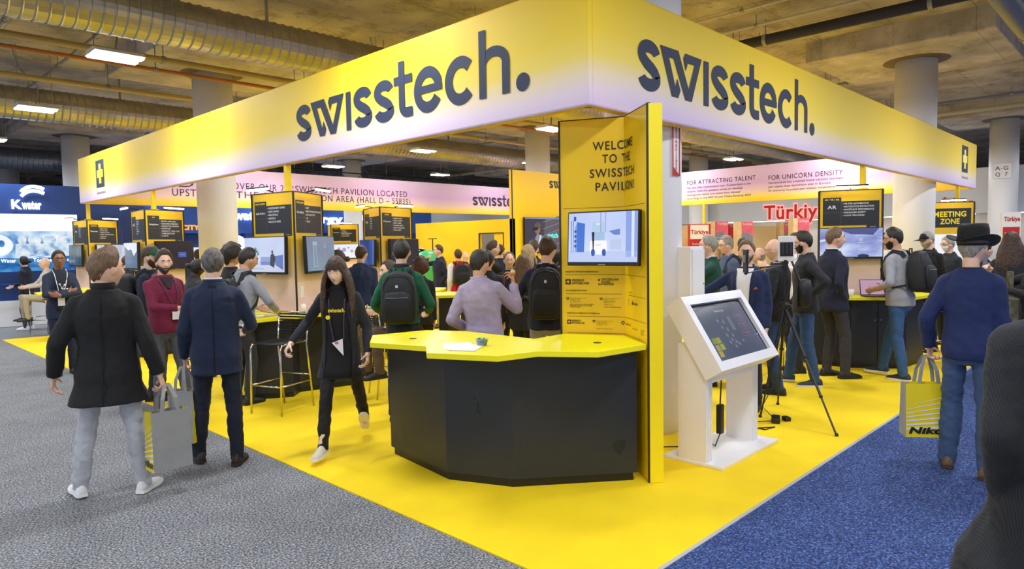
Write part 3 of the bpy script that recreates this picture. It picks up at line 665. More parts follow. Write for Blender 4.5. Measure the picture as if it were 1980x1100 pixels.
def d_patch(s, w, h):
    s.rect(flat('#5a5866'), w * .42, 0, w, h, 0)
    for i in range(9): s.poly(flat('#6e5560' if i % 2 else '#7a7c86'), [(w * .42, h * (.05 + .1 * i)), (w, h * (.3 + .1 * i)), (w, h * (.34 + .1 * i)), (w * .42, h * (.08 + .1 * i))], 1)
    s.poly(flat('#34344a'), [(0, 0), (w * .42, 0), (w * .5, h), (0, h)], 1)
    s.poly(flat('#8c93a4'), [(w * .2, 0), (w * .5, 0), (w * .44, h * .45), (w * .3, h * .55), (w * .24, h * .4)], 2); s.poly(flat('#e4e9f2'), [(w * .27, 0), (w * .3, 0), (w * .4, h * .5), (w * .36, h * .48)], 3)
    s.disc(flat('#9a6a58'), w * .3, h * .66, w * .07, h * .13, 3); s.disc(flat('#55564e'), w * .31, h * .77, w * .085, h * .1, 4); s.poly(flat('#101014'), [(w * .19, h * .7), (w * .31, h * .74), (w * .3, h * .63), (w * .2, h * .63)], 5)
    s.text(flat('#63f0e4', e=1.6), 'patch', w * .55, h * .42, .13, k=6, bold=.03); s.rect(flat('#8a94c8'), 0, h * .97, w, h, 6)

def board(face, x0, z0, x1, z1, head, brand, lines, split=.33, hcol=None):
    """black pod sign: heading tab, brand cell, bullet list"""
    H = z1 - z0; W = x1 - x0; xs = x0 + W * split
    face.rect(M_SIGN, x0, z0, x1, z1 - H * .14); face.rect(M_SIGN, x0, z1 - H * .16, xs, z1)
    face.rect(mat('sign_rule', '#6c6a62', .5), xs - .0015, z0, xs + .0015, z1 - H * .14, 1); face.rect(mat('sign_rule', '#6c6a62', .5), x0, z0 + H * .46, xs, z0 + H * .465, 1); face.rect(mat('sign_rule', '#6c6a62', .5), x0, z1 - H * .155, xs, z1 - H * .15, 1)
    face.text(M_PANELL, head, (x0 + xs) / 2, z1 - H * .1, H * .05, width=min(W * split * .8, len(head) * H * .05), align='CENTER', bold=.03)
    face.text(hcol or M_SIGNW, brand, (x0 + xs) / 2, z0 + H * .6, H * (.12 if len(brand) < 5 else .07), width=W * split * (.5 if len(brand) < 5 else .78), align='CENTER', bold=.02)
    for i, l in enumerate(lines): face.text(M_SIGNW, '\u2022 ' + l, xs + W * .03, z1 - H * (.25 + .105 * i), H * .055, width=min(W * (.62), .019 * W * (len(l) + 2) * 1.25), bold=.02)
    face.rect(M_SIGN, x1 - W * .22, z0 - H * .09, x1, z0, 0); face.text(M_SIGNW, 'swisstech', x1 - W * .16, z0 - H * .06, H * .03, width=W * .1)
def tripod(label, A, B, Cc, z0, boards, light=True, zt=2.41, shelf=True):
    """three-sided display pod on plan corners A (front), B, Cc; boards on the faces B-A and A-Cc"""
    cx, cy = (A[0] + B[0] + Cc[0]) / 3, (A[1] + B[1] + Cc[1]) / 3
    t = thing('display_pod', label, 'display pod', (cx, cy, z0))
    MB().prism([A, B, Cc], z0, zt).build('panel', PODM, t)
    for P in (A, B, Cc): MB().box((P[0], P[1], (z0 + zt) / 2), (.022, .022, zt - z0), math.atan2(P[1] - cy, P[0] - cx)).build('corner_trim', M_EDGE, t)
    lids = MB(); lids.prism([(p[0] + (p[0] - cx) * .02, p[1] + (p[1] - cy) * .02) for p in (A, B, Cc)], zt, zt + .012).build('lid', M_EDGE, t)
    for (P, Q), bd in zip(((B, A), (A, Cc), (Cc, B)), boards):
        if not bd: continue
        u = Vector((Q[0] - P[0], Q[1] - P[1], 0)); L = u.length; n = Vector((u.y, -u.x, 0)).normalized(); u.normalize()
        f = Sheet((P[0], P[1], 0), u)
        board(f, L * .06, 1.93, L * .95, 2.32, *bd[0]); f.build(t, 'sign_print')
        if light:
            a = Vector((P[0], P[1], 0)) + u * L * .25 + n * .2; b = Vector((P[0], P[1], 0)) + u * L * .75 + n * .2
            ar = MB(); mid = (a + b) / 2
            ar.tube([mid - n * .22 + Vector((0, 0, zt + .02)), mid + Vector((0, 0, zt + .06))], .008, 6).tube([(a.x, a.y, zt + .055), (b.x, b.y, zt + .055)], .012, 8)
            arm = ar.build('lamp_arm', M_BLACK, t)
            l2 = MB(); l2.tube([(a.x, a.y, zt + .035), (b.x, b.y, zt + .035)], .014, 8).build('light_bar', M_LBAR, arm)
            la = D.lights.new('pod_lamp', 'AREA'); la.shape = 'RECTANGLE'; la.size = L * .5; la.size_y = .03; la.energy = 5; la.color = (1, .9, .72)
            lo = D.objects.new('pod_lamp', la); C.objects.link(lo); lo.parent = arm
            dirv = (mid - n * .26 + Vector((0, 0, zt - .5))) - (mid + Vector((0, 0, zt + .02)))
            lo.matrix_world = Matrix.LocRotScale(mid + Vector((0, 0, zt + .018)), dirv.to_track_quat('-Z', 'Y'), None)
        if len(bd) > 1:
            lab, uc, zc, wd, ht, scn, dr = bd[1]
            c = Vector((P[0], P[1], 0)) + u * L * uc + n * .115; tv(lab, (c.x, c.y, zc), wd, ht, n, scn, -.03, dr)
    return t
def counter(label, top, base, zt, doors=(), kick=.06):
    """angular bar counter: yellow slab, black body, recessed plinth"""
    cx = sum(p[0] for p in top) / len(top); cy = sum(p[1] for p in top) / len(top)
    t = thing('bar_counter', label, 'counter', (cx, cy, .008))
    MB().prism(top, zt - .04, zt).build('counter_top', M_CTOP, t, bevel=.003)
    MB().prism(base, .008 + kick, zt - .04).build('body', M_CB, t)
    bx = sum(p[0] for p in base) / len(base); by = sum(p[1] for p in base) / len(base)
    MB().prism([(bx + (p[0] - bx) * .97, by + (p[1] - by) * .97) for p in base], .008, .008 + kick).build('plinth', M_BLACK, t)
    for (P, Q, u0, u1, knob) in doors:
        u = Vector((Q[0] - P[0], Q[1] - P[1], 0)).normalized(); n = Vector((u.y, -u.x, 0)); P3 = Vector((P[0], P[1], 0))
        a = P3 + u * u0 + n * .004; b = P3 + u * u1 + n * .004
        d = MB().add([(a.x, a.y, .1), (b.x, b.y, .1), (b.x, b.y, zt - .06), (a.x, a.y, zt - .06)] + [(p.x + n.x * .012, p.y + n.y * .012, z) for p, z in ((a, .1), (b, .1), (b, zt - .06), (a, zt - .06))], [(0, 3, 2, 1), (4, 5, 6, 7), (0, 1, 5, 4), (1, 2, 6, 5), (2, 3, 7, 6), (3, 0, 4, 7)]).build('door', M_CB, t)
        kx = P3 + u * (u0 + (u1 - u0) * knob) + n * .02
        MB().ball((kx.x, kx.y, zt * .68), .012, 8).build('knob', M_CHROME, d)
    return t

# ---- reception counter and welcome wall at the corner
ZC = 1.02
TA, TF, TE = (4.24, 3.58), (4.46, 3.107), (4.155, 2.69)
rt_top = [(2.942, 4.395), (3.091, 3.903), (2.899, 3.651), (3.11, 3.176), (3.424, 3.104), (3.652, 2.763), (4.13, 2.70), (4.43, 3.10), (4.22, 3.54), (3.857, 3.53), (3.848, 4.313), (3.691, 4.641), (3.199, 4.738)]
rt_base = [(3.33, 4.70), (3.215, 3.845), (3.425, 3.36), (4.135, 2.785), (4.41, 3.10), (4.20, 3.50), (3.80, 3.52), (3.78, 4.28), (3.60, 4.58)]
t = counter('black front reception counter with a zigzag yellow top, at the booth corner', rt_top, rt_base, ZC)
for (x, y) in ((3.28, 4.30), (3.98, 3.02)): MB().cyl((x, y, ZC - .001), (x, y, ZC + .002), .03, 20).build('cable_port', M_BLACK, t)
sh = Sheet((3.425, 3.36, 0), (4.135 - 3.425, 2.785 - 3.36, 0), off=.002)
blot = mat('scuff_mark', '#14161a', .6)
sh.poly(blot, [(.74, .30), (.79, .32), (.83, .31), (.82, .25), (.79, .2), (.76, .22), (.73, .26)]); sh.build(t, 'scuff')
sh = Sheet((3.215, 3.845, 0), (.21, -.485, 0), off=.002); sh.poly(blot, [(.26, .62), (.28, .60), (.27, .55), (.30, .53), (.28, .515), (.25, .54)]); sh.disc(blot, .24, .64, .012); sh.build(t, 'scuff')
t = thing('welcome_wall', 'folded yellow welcome wall standing behind the front reception counter', 'display wall', (4.35, 3.1, .008))
def thick(P, Q, th):  # plan quad behind the P-Q line
    d = Vector((Q[0] - P[0], Q[1] - P[1])).normalized(); n = Vector((-d.y, d.x))
    return [P, Q, (Q[0] + n.x * th, Q[1] + n.y * th), (P[0] + n.x * th, P[1] + n.y * th)]
ZW = 2.72
M_WW = mat('yellow_print_panel', '#eec400', 0.5)
MB().prism([TA, TF, (TF[0] + .09, TF[1] + .02), (TA[0] + .085, TA[1] + .04)], .01, ZW).build('back_leaf', M_WW, t)
MB().prism([TF, TE, (4.215, 2.622), (4.57, 3.10), (TF[0] + .09, TF[1] + .02)], .01, ZW).build('side_leaf', M_WW, t)
mb = MB()
for P in (TA, (TE[0] - .004, TE[1] + .004)): mb.box((P[0], P[1], ZW / 2 + .006), (.014, .014, ZW - .005), .8)
mb.prism([TA, TF, TE, (TE[0] + .012, TE[1] - .012), (TF[0] + .02, TF[1]), (TA[0] + .018, TA[1] + .008)], ZW, ZW + .008).build('edge_trim', M_EDGE, t)
ed = MB(); d_ = Vector((4.22 - 4.155, 2.62 - 2.69, 0)).normalized(); n_ = Vector((d_.y, -d_.x, 0))
ed.add([(4.153, 2.692, .01), (4.222, 2.618, .01), (4.222, 2.618, ZW), (4.153, 2.692, ZW)] + [(4.153 - n_.x * -.006, 2.692 + n_.y * .006, .01), (4.222 + n_.x * .006, 2.618 + n_.y * .006, .01), (4.222 + n_.x * .006, 2.618 + n_.y * .006, ZW), (4.153 + n_.x * .006, 2.692 + n_.y * .006, ZW)], [(0, 1, 2, 3), (4, 7, 6, 5), (0, 4, 5, 1), (2, 6, 7, 3), (1, 5, 6, 2), (0, 3, 7, 4)]).build('end_board', M_PANELL, t)
uA = Vector((TF[0] - TA[0], TF[1] - TA[1], 0)); LA = uA.length; uB = Vector((TE[0] - TF[0], TE[1] - TF[1], 0))
sh = Sheet((TA[0], TA[1], 0), uA, off=.003, fold=(LA, uB))
M_TXT = mat('umber_ink', '#2e2718', .7)
def zat(py, d=5.4): return CAM.z + (468.5 - py) * d / 1320
for s, xa, xb, py in (('WELCOME', .275, .72, 291), ('TO THE', .35, .66, 316), ('SWISSTECH', .25, .75, 343), ('PAVILION!', .295, .745, 369)):
    sh.text(M_TXT, s, xa, zat(py), .066, width=xb - xa, bold=.012, spacing=1.15)
for py, xa, xb in ((401, .03, .98), (531, .04, .98), (568.5, .04, .50), (569, .62, .98), (613, .05, .98), (645.5, .05, .9)):
    sh.rect(M_TXT, xa, zat(py), xb, zat(py) + .0025)
sh.text(M_TXT, 'SWISSTECH PAVILION PRESENTED BY', .04, zat(526.5), .012, width=.27, bold=.02); sh.text(M_TXT, 'IN COOPERATION WITH', .045, zat(563.5), .012, width=.17, bold=.02); sh.text(M_TXT, 'SWISSTECH CAMPAIGN POWERED BY', .05, zat(608), .012, width=.27, bold=.02); sh.text(M_TXT, 'VENUE', .62, zat(564), .01, width=.07)
swiss_cross(sh, M_TXT, M_WW, .04, zat(550), .044); sh.text(M_TXT, 'PRESENCE', .095, zat(543.5), .017, width=.1, bold=.03); sh.text(M_TXT, 'SWITZERLAND', .095, zat(549.5), .017, width=.14, bold=.03)
sh.text(M_TXT, 'SWITZERLAND', .335, zat(542), .016, width=.14, bold=.02); sh.text(M_TXT, 'GLOBAL', .335, zat(546.5), .016, width=.075, bold=.02); sh.text(M_TXT, 'ENTERPRISE', .31, zat(551), .016, width=.125, bold=.02)
sh.poly(M_TXT, [(.305, zat(541)), (.315, zat(538.5)), (.325, zat(541)), (.315, zat(543.5))])
def shield(x, z, k=.022): sh.poly(M_TXT, [(x, z + k), (x + k, z + k), (x + k, z + k * .45), (x + k / 2, z), (x, z + k * .45)]); sh.rect(M_WW, x + k * .42, z + k * .3, x + k * .58, z + k * .85, 1); sh.rect(M_WW, x + k * .22, z + k * .5, x + k * .78, z + k * .66, 1)
for x, py in ((.045, 581), (.32, 581), (.26, 625)):
    shield(x, zat(py))
    for i, (s, wd) in enumerate((('Schweizerische Eidgenossenschaft', .13), ('Confederation suisse', .08), ('Confederazione Svizzera', .095), ('Confederaziun svizra', .085))): sh.text(M_TXT, s, x + .032, zat(py - 3.2 + 2.6 * i), .007, width=wd)
for i, (s, wd) in enumerate((('Federal Department of Economic Affairs,', .2), ('Education and Research EAER', .18), ('State Secretariat', .09))): sh.text(M_TXT, s, .075, zat(590 + 2.6 * i), .008, width=wd, bold=.02)
sh.text(M_TXT, 'swiss tech', .355, zat(590), .008, width=.07); sh.text(M_TXT, 'Innosuisse \u2013 Swiss Innovation Agency', .352, zat(594.5), .008, width=.14, bold=.02)
swiss_cross(sh, M_TXT, M_WW, .05, zat(628), .034); sh.text(M_TXT, 'PRESENCE', .09, zat(623), .013, width=.075, bold=.03); sh.text(M_TXT, 'SWITZERLAND', .09, zat(627.5), .013, width=.105, bold=.03)
sh.text(M_TXT, 'Innosuisse \u2013 Swiss Innovation Agency', .29, zat(637), .007, width=.13, bold=.02)
x, z = .505, zat(623.5); sh.poly(M_TXT, [(x - .018, z), (x, z + .018), (x + .018, z), (x, z - .018)]); sh.rect(M_WW, x - .006, z - .006, x + .006, z + .006, 1)
sh.text(M_TXT, 'SwissCore', .55, zat(626), .014, width=.11, bold=.02); sh.text(M_TXT, 'scale-up', .70, zat(630), .012, width=.1); 
for i, (s, wd) in enumerate((('STYLE', .07), ('OF', .04), ('ZUG', .06))): sh.text(M_TXT, s, .88, zat(629 + 3.4 * i), .012, width=wd)
for i in range(4): sh.rect(M_TXT, .61, zat(578 + 3 * i), .617, zat(576.2 + 3 * i))
sh.poly(M_TXT, [(.68, zat(585)), (.70, zat(577)), (.72, zat(585))]); sh.text(M_TXT, 'ZHAW', .73, zat(585), .018, width=.08, bold=.03)
sh.build(t)
a, b = Vector((4.066, 3.366, 0)), Vector((4.156, 2.773, 0)); f_ = (b - a).normalized()
tv('small television on the folded welcome wall, showing a white warehouse robot', ((a.x + b.x) / 2, (a.y + b.y) / 2, 1.783), (b - a).length, .41, (f_.y, -f_.x), scr('robot_screen', ['#b4c6f6', '#dbe5ff'], 1.2, .95), -.05, d_robot)
MB().box((4.22, 3.16, 1.76), (.2, .16, .14), -.5).build('screen_mount', M_BLACK, D.objects['welcome_wall'])
# things on the reception counter
t = thing('paper_sheet', 'white paper sheets lying on the front reception counter', 'paper', (3.2, 3.62, ZC))
MB().box((3.24, 3.72, ZC + .002), (.3, .21, .002), .9).build('sheet', M_WHITE, t); MB().box((3.22, 3.60, ZC + .0035), (.29, .2, .002), .55).build('sheet', M_WHITE, t)
c = onZ(932, 668, ZC)
t = thing('candy_bowl', 'small clear bowl of blue wrapped sweets on the front reception counter', 'bowl', (c.x, c.y, ZC))
MB().lathe([(.001, 0), (.03, 0), (.035, .004), (.048, .05), (.05, .052), (.046, .05), (.033, .008), (.001, .006)], (c.x, c.y, ZC), 24).build('glass_bowl', mat('clear_glass', '#f3fbff', .05, trans=.9), t, smooth=True)
mb = MB()
for i in range(26): 
    r_, a_ = .028 * math.sqrt(random.random()), random.random() * 6.28; mb.box((c.x + r_ * math.cos(a_), c.y + r_ * math.sin(a_), ZC + .014 + random.random() * .036), (.022, .013, .01), random.random() * 3)
mb.build('sweets', mat('blue_wrapper', '#1f86b4', .3), t, kind='stuff')

# ---- pods along the aisle (left banner), inside and along the blue carpet
LN = dict(
 a=('DIGITAL HEALTH', 'safe-living', ('INDEPENDENT LIVING', 'SAFE LIVING', 'HEALTHTECH', 'AGETECH', 'PEACE OF MIND')), b=('DIGITAL HEALTH', 'DomoSafety', ('IOMT', 'REMOTE PATIENT MONITORING', 'DATA ANALYTICS', 'AI', 'VOICE')),
 c=('IOT', 'Swissphone', ('DEVOPS / NETWORKS', 'DEVELOPER EXPERIENCE', 'INTELLECTUAL PROPERTY', 'PROTECTION', 'SECURITY / NIS2 / R20', 'CYBER DETECTION', 'SAVE IT')), d=('IT', 'leaf', ('SENSORS', 'BIOFEED', 'DATA', 'SOUND', 'SERVICES', 'WORK')),
 e=('CLEANTECH', 'flame', ('GREEN POWER', 'SOLAR HELIX', 'CARBON CAPTURE', 'ENERGY FROM BUILDINGS', 'CLEAN AIR', 'SENSORS')), f=('FOOD', 'wing', ('FLIGHT', 'SMART', 'CARE', 'TASTE', 'SCHOOL')),
 g=('EDTECH', 'O/ Edutainment', ('GAMIFICATION', 'WORK & SAFETY', 'SMART GAMES', 'FOR EMPLOYMENT', 'SMART TECHNOLOGY', 'CODE SAFETY')), h=('AI', 'lamp', ('SKILL', 'COMMS', 'ENERGY', 'POWER', 'SPACE')),
 i=('HEALTH', 'Visalert', ('VISION', 'AWARENESS', 'DIGITAL DIAGNOSIS', 'OPHTHALMOLOGY', 'STROKE SAFETY')), j=('AR / VR / XR', 'AR', ('AR FOR AUTOMOTIVE', 'MOTORCYCLE REVOLUTION', 'RACETRACK PERFORMANCE', 'ENHANCED SAFETY', '6-DOF TRACKING')))
tripod('yellow and pink three-sided pod by the empty chrome stool, first along the aisle', (4.0, 7.47), (3.87, 8.26), (4.60, 7.86), .97,
       [(LN['a'], ('television with a man on a sofa, on the pod by the chrome stool', .44, 1.665, .80, .455, SC['sofa'], d_sofa)), (LN['b'], ('grey-blue television beside the sofa screen, same pod', .62, 1.665, .74, .455, SC['grey'], d_phone))])
tripod('three-sided yellow pod standing behind the maroon hoodie', (3.83, 12.05), (3.89, 12.93), (4.58, 12.45), .97,
       [(LN['d'], ('television with a white mountain shape, behind the green cap', .4, 1.66, .82, .46, SC['map'], d_map)), (LN['c'], ('dark navy television behind the maroon hoodie', .62, 1.66, .84, .48, SC['dark'], d_box))])
tripod('last three-sided yellow pod at the far end of the aisle', (4.12, 16.54), (4.08, 17.45), (4.84, 17.06), .97,
       [(LN['f'], ('murky green television on the last pod of the aisle', .45, 1.66, .84, .47, SC['deep'], None)), (LN['e'], ('pale lilac television on the last pod of the aisle', .6, 1.66, .84, .47, SC['pale'], None))])
tripod('three-sided yellow pod behind the green sweater', (6.75, 9.67), (6.98, 10.5), (7.6, 9.92), .97,
       [(LN['h'], ('blue glowing television left of the green sweater', .5, 1.64, .80, .46, SC['glow'], None)), (LN['g'], ('dark television right behind the green sweater head', .6, 1.64, .84, .47, SC['dark'], None))])
tripod('small far three-sided yellow pod in the middle of the booth', (11.0, 18.5), (10.72, 17.85), (11.4, 17.46), .97,
       [None, None, None])
D.objects['display_pod.004'].location  # far pod faces the camera with its side between the second and third corner
P5 = D.objects['display_pod.004']
u = Vector((11.4 - 10.72, 17.46 - 17.85, 0)); f = Sheet((10.72, 17.85, 0), u); board(f, .04, 1.93, .72, 2.32, *LN['i']); f.build(P5, 'sign_print')
n_ = Vector((u.y, -u.x, 0)).normalized(); c = Vector((10.72, 17.85, 0)) + u * .5 + n_ * .12
tv('white television with pale dots on the small far pod', (c.x, c.y, 1.62), .76, .44, n_, SC['white'], -.03, d_dots)
tripod('yellow pod with the motorcycle goggles sign, beside the blue carpet', (10.25, 2.9), (9.94, 3.63), (10.72, 3.55), .97,
       [(LN['j'], ('television with a bluish road picture on the motorcycle pod', .5, 1.685, .80, .43, SC['road'], d_road)), None, None])
c_ = tripod('yellow pod with the meeting zone sign, farthest along the blue carpet', (15.72, 2.83), (15.30, 3.56), (16.15, 3.5), .97, [None, None, None])
u = Vector((15.72 - 15.30, 2.83 - 3.56, 0)); f = Sheet((15.30, 3.56, 0), u); f.rect(M_SIGN, .06, 1.93, .79, 2.30); f.text(M_PANELL, 'MEETING', .425, 2.14, .1, width=.56, align='CENTER', bold=.035); f.text(M_PANELL, 'ZONE', .425, 2.0, .1, width=.34, align='CENTER', bold=.035); f.rect(M_SIGN, .62, 1.9, .79, 1.93); f.rect(scr('white_screen', ['#e7eaf2', '#fbfcff'], 2, .95), .02, 1.3, .83, 1.8); f.build(c_, 'sign_print')
for (p, q, pod) in (((10.72, 17.85), (11.4, 17.46), P5), ((15.30, 3.56), (15.72, 2.83), c_)):
    u = Vector((q[0] - p[0], q[1] - p[1], 0)); n_ = Vector((u.y, -u.x, 0)).normalized(); m0 = Vector((p[0], p[1], 2.445)) + u * .25 + n_ * .2; m1 = Vector((p[0], p[1], 2.445)) + u * .75 + n_ * .2
    a_ = MB().tube([m0 + Vector((0, 0, .02)), m1 + Vector((0, 0, .02))], .012, 8).tube([(m0 + m1) / 2 - n_ * .22 - Vector((0, 0, .02)), (m0 + m1) / 2 + Vector((0, 0, .02))], .008, 6).build('lamp_arm', M_BLACK, pod)
    MB().tube([m0, m1], .014, 8).build('light_bar', M_LBAR, a_)
pW = onY(1012, 420, W2Y - .05)
tv('large television on the tall yellow wall, showing a person in goggles', (pW.x + .83, W2Y - .085, pW.z - .47), 1.66, .95, (0, -1), SC['dark'], 0, d_patch)
# counters round the pods
t = counter('angular yellow-topped counter by the chrome stool and the first pod', [(3.42, 7.9), (3.36, 7.25), (3.94, 7.28), (5.08, 7.17), (5.1, 7.7), (4.75, 8.05), (4.3, 8.4), (3.7, 8.45)], [(3.5, 7.88), (3.42, 7.62), (3.86, 7.36), (4.05, 7.55), (4.72, 7.40), (4.98, 7.65), (4.6, 8.0), (4.25, 8.3), (3.72, 8.35)], .97)
counter('yellow-topped counter behind the maroon hoodie', [(3.1, 12.35), (3.6, 11.75), (4.5, 11.85), (5.1, 12.5), (4.7, 13.3), (3.5, 13.4)], [(3.4, 12.4), (3.7, 12.0), (4.4, 12.05), (4.8, 12.5), (4.5, 13.15), (3.6, 13.2)], .97)
counter('yellow-topped counter at the end of the aisle, by the crossed arms', [(2.95, 15.45), (4.0, 15.5), (5.2, 16.3), (5.2, 17.2), (4.6, 17.9), (3.95, 17.6), (3.9, 16.4), (3.0, 15.9)], [(3.95, 15.9), (4.8, 16.4), (4.9, 17.1), (4.5, 17.6), (3.9, 17.5), (3.95, 16.4)], .97)
counter('yellow-topped counter in front of the green sweater pod', [(5.9, 9.4), (6.5, 8.95), (7.5, 9.1), (8.2, 9.7), (7.8, 10.7), (6.6, 10.9)], [(6.2, 9.5), (6.6, 9.25), (7.4, 9.35), (7.9, 9.8), (7.6, 10.5), (6.7, 10.6)], .97)
counter('far yellow-topped counter in the middle of the booth', [(10.2, 17.8), (10.8, 17.1), (11.8, 17.1), (11.9, 18.6), (10.6, 18.7)], [(10.4, 17.9), (10.9, 17.3), (11.6, 17.3), (11.7, 18.4), (10.7, 18.5)], .97)
t = counter('yellow-topped black counter under the motorcycle pod', [(9.55, 3.75), (9.60, 3.05), (10.0, 2.45), (10.8, 2.35), (11.3, 3.1), (10.9, 4.0), (10.0, 4.2)], [(9.68, 3.72), (9.68, 3.14), (10.1, 2.55), (10.75, 2.5), (11.1, 3.1), (10.8, 3.85), (10.05, 4.0)], .97, doors=(((9.68, 3.14), (10.1, 2.55), .03, .36, .9), ((9.68, 3.14), (10.1, 2.55), .37, .70, .1)))
counter('yellow-topped counter under the meeting zone sign', [(15.0, 3.7), (15.2, 2.9), (15.8, 2.4), (16.5, 2.6), (16.6, 3.7), (15.8, 4.1)], [(15.2, 3.65), (15.35, 3.0), (15.85, 2.6), (16.3, 2.75), (16.4, 3.6), (15.8, 3.9)], .97)
counter('small white and yellow table behind the hat, near the phone', [(13.6, 1.98), (14.2, 1.98), (14.3, 2.6), (13.7, 2.6)], [(13.75, 2.1), (14.1, 2.1), (14.15, 2.5), (13.8, 2.5)], .97)
p = onZ(868, 567, .97); counter('yellow high table beside the red jacket', [(p.x - .6, p.y - .1), (p.x - .1, p.y - .5), (p.x + .35, p.y - .3), (p.x + .3, p.y + .3), (p.x - .3, p.y + .5)], [(p.x - .12, p.y - .12), (p.x + .12, p.y - .12), (p.x + .12, p.y + .12), (p.x - .12, p.y + .12)], .97)
p = onZ(1090, 590, .97); counter('yellow table edge glimpsed beside the welcome wall', [(p.x - .05, p.y - .3), (p.x + .6, p.y - .3), (p.x + .6, p.y + .1), (p.x - .05, p.y + .1)], [(p.x + .1, p.y - .2), (p.x + .5, p.y - .2), (p.x + .5, p.y), (p.x + .1, p.y)], .97)

# ---- stools
M_CORD = mat('black_cord', '#17171a', .5)
def stool(label, x, y, rz, grp=None):
    """chrome bar stool with a black cord seat and back"""
    t = thing('bar_stool', label, 'stool', (x, y, .008), rz, grp); w_, d_, hs, hb = .40, .38, .735, 1.02
    for sx in (-1, 1):
        X = sx * w_ / 2
        MB().tube([(X * 1.02, -d_ / 2 - .02, 0), (X, -d_ / 2, hs - .05), (X, -d_ / 2 + .02, hs - .01), (X, -d_ / 2 + .06, hs), (X, d_ / 2, hs)], .0105, 8).build('front_leg', M_CHROME, t, local=True, smooth=True)
        MB().tube([(X * 1.02, d_ / 2 + .1, 0), (X, d_ / 2 + .02, hs - .03), (X, d_ / 2 + .03, hs + .02), (X, d_ / 2 + .06, hb)], .0105, 8).build('rear_leg', M_CHROME, t, local=True, smooth=True)
    mb = MB()
    mb.tube([(-w_ / 2, d_ / 2 + .06, hb), (-w_ / 2 + .02, d_ / 2 + .065, hb + .018), (w_ / 2 - .02, d_ / 2 + .065, hb + .018), (w_ / 2, d_ / 2 + .06, hb)], .0105, 8)
    mb.build('back_rail', M_CHROME, t, local=True, smooth=True); mb = MB()
    mb.tube([(-w_ / 2, -d_ / 2 - .012, .3), (w_ / 2, -d_ / 2 - .012, .3)], .008, 8); mb.tube([(-w_ / 2, d_ / 2 + .065, .36), (w_ / 2, d_ / 2 + .065, .36)], .008, 8)
    for sx in (-1, 1): mb.tube([(sx * w_ / 2, -d_ / 2 - .012, .3), (sx * w_ / 2, d_ / 2 + .072, .3)], .008, 8)
    mb.build('foot_rail', M_CHROME, t, local=True, smooth=True)
    mb = MB()
    for i in range(13): y_ = -d_ / 2 + .04 + i * .027; mb.tube([(-w_ / 2 - .006, y_, hs + .006), (0, y_, hs - .004), (w_ / 2 + .006, y_, hs + .006)], .0105, 6)
    mb.build('cord_seat', M_CORD, t, local=True)
    mb = MB()
    for i in range(8): z = hs + .07 + i * .03; y_ = d_ / 2 + .03 + .03 * (z - hs) / .28; mb.tube([(-w_ / 2 - .006, y_, z), (0, y_ + .012, z), (w_ / 2 + .006, y_, z)], .0095, 6)
    mb.build('cord_back', M_CORD, t, local=True)
    return t
stool('empty chrome bar stool with black cord seat, in front of the walking woman', 3.44, 6.86, -AZ + rad(20) - PI / 2 + rad(45))
stool('chrome stool half hidden behind the front reception counter and the woman', 4.75, 6.55, 1.2)
stool('chrome bar stool beside the man in blue jeans with a backpack', 10.85, 2.12, 2.4)
_q = at(88, 508, 14.6); stool('chrome stool at the aisle end, under the seated bald person', _q.x, _q.y, .5)
p = at(1962, 590, 10.5); stool('chrome stool behind the hat, near the raised phone', p.x, p.y, 1.0)
stool('chrome stool by the middle counter, behind the green sweater', 6.15, 8.3, 2.2)
_q = at(1470, 484, 10.0); stool('chrome stool under the seated older man behind the tripod', _q.x, _q.y, .8)

# ---- white touch screen kiosk
t = thing('touch_kiosk', 'white information kiosk with a sloping touch screen, by the round column', 'kiosk', (5.22, 2.68, .008))
M_KW = mat('kiosk_white', '#ecebf0', .35); M_KS = mat('kiosk_cream', '#e6e2da', .4)
MB().box2((4.73, 2.42, .008), (5.74, 2.93, .034)).build('base_plate', M_KW, t, bevel=.004)
for x in (4.735, 5.54):
    mb = MB().box2((x, 2.56, .034), (x + .1, 2.80, .95))
    for k in (.02, .05, .08): mb.box2((x + k - .004, 2.552, .034), (x + k + .004, 2.562, .78))
    mb.build('post', M_KW, t)
MB().box2((4.835, 2.575, .64), (5.54, 2.60, .80)).build('cross_panel', M_KW, t)
kb, kt = Vector((4.715, 2.415, .772)), Vector((4.715, 2.765, 1.315)); up_ = (kt - kb); LK = up_.length; up_.normalize(); WK = 1.02
nK = Vector((1, 0, 0)).cross(up_).normalized()
RK = Matrix(((1, up_.x, nK.x, kb.x), (0, up_.y, nK.y, kb.y), (0, up_.z, nK.z, kb.z), (0, 0, 0, 1)))
fr = .075
mb = MB().box((WK / 2, LK / 2, -.10), (WK, LK, .12), M=RK)
for a, b, c_, d_ in ((0, 0, WK, fr), (0, LK - fr, WK, LK), (0, fr, fr, LK - fr), (WK - fr, fr, WK, LK - fr)): mb.box(((a + c_) / 2, (b + d_) / 2, -.02), (c_ - a, d_ - b, .04), M=RK)
hd = mb.build('screen_housing', M_KW, t)
MB().box((WK / 2, LK / 2, -.034), (WK - 2 * fr, LK - 2 * fr, .008), M=RK).build('black_bezel', M_BLACK, t)
scm = scr('map_screen', ['#4a5470', '#717c98', '#a39ecb'], 1.1, .45)
MB().box((WK / 2 - .01, LK / 2 - .012, -.028), (WK - 2 * fr - .05, LK - 2 * fr - .035, .004), M=RK).build('touch_screen', scm, t)
sh = Sheet(RK @ Vector((fr + .02, fr + .01, -.0255)), (1, 0, 0), up_, off=.0005); Wk, Hk = WK - 2 * fr - .06, LK - 2 * fr - .045
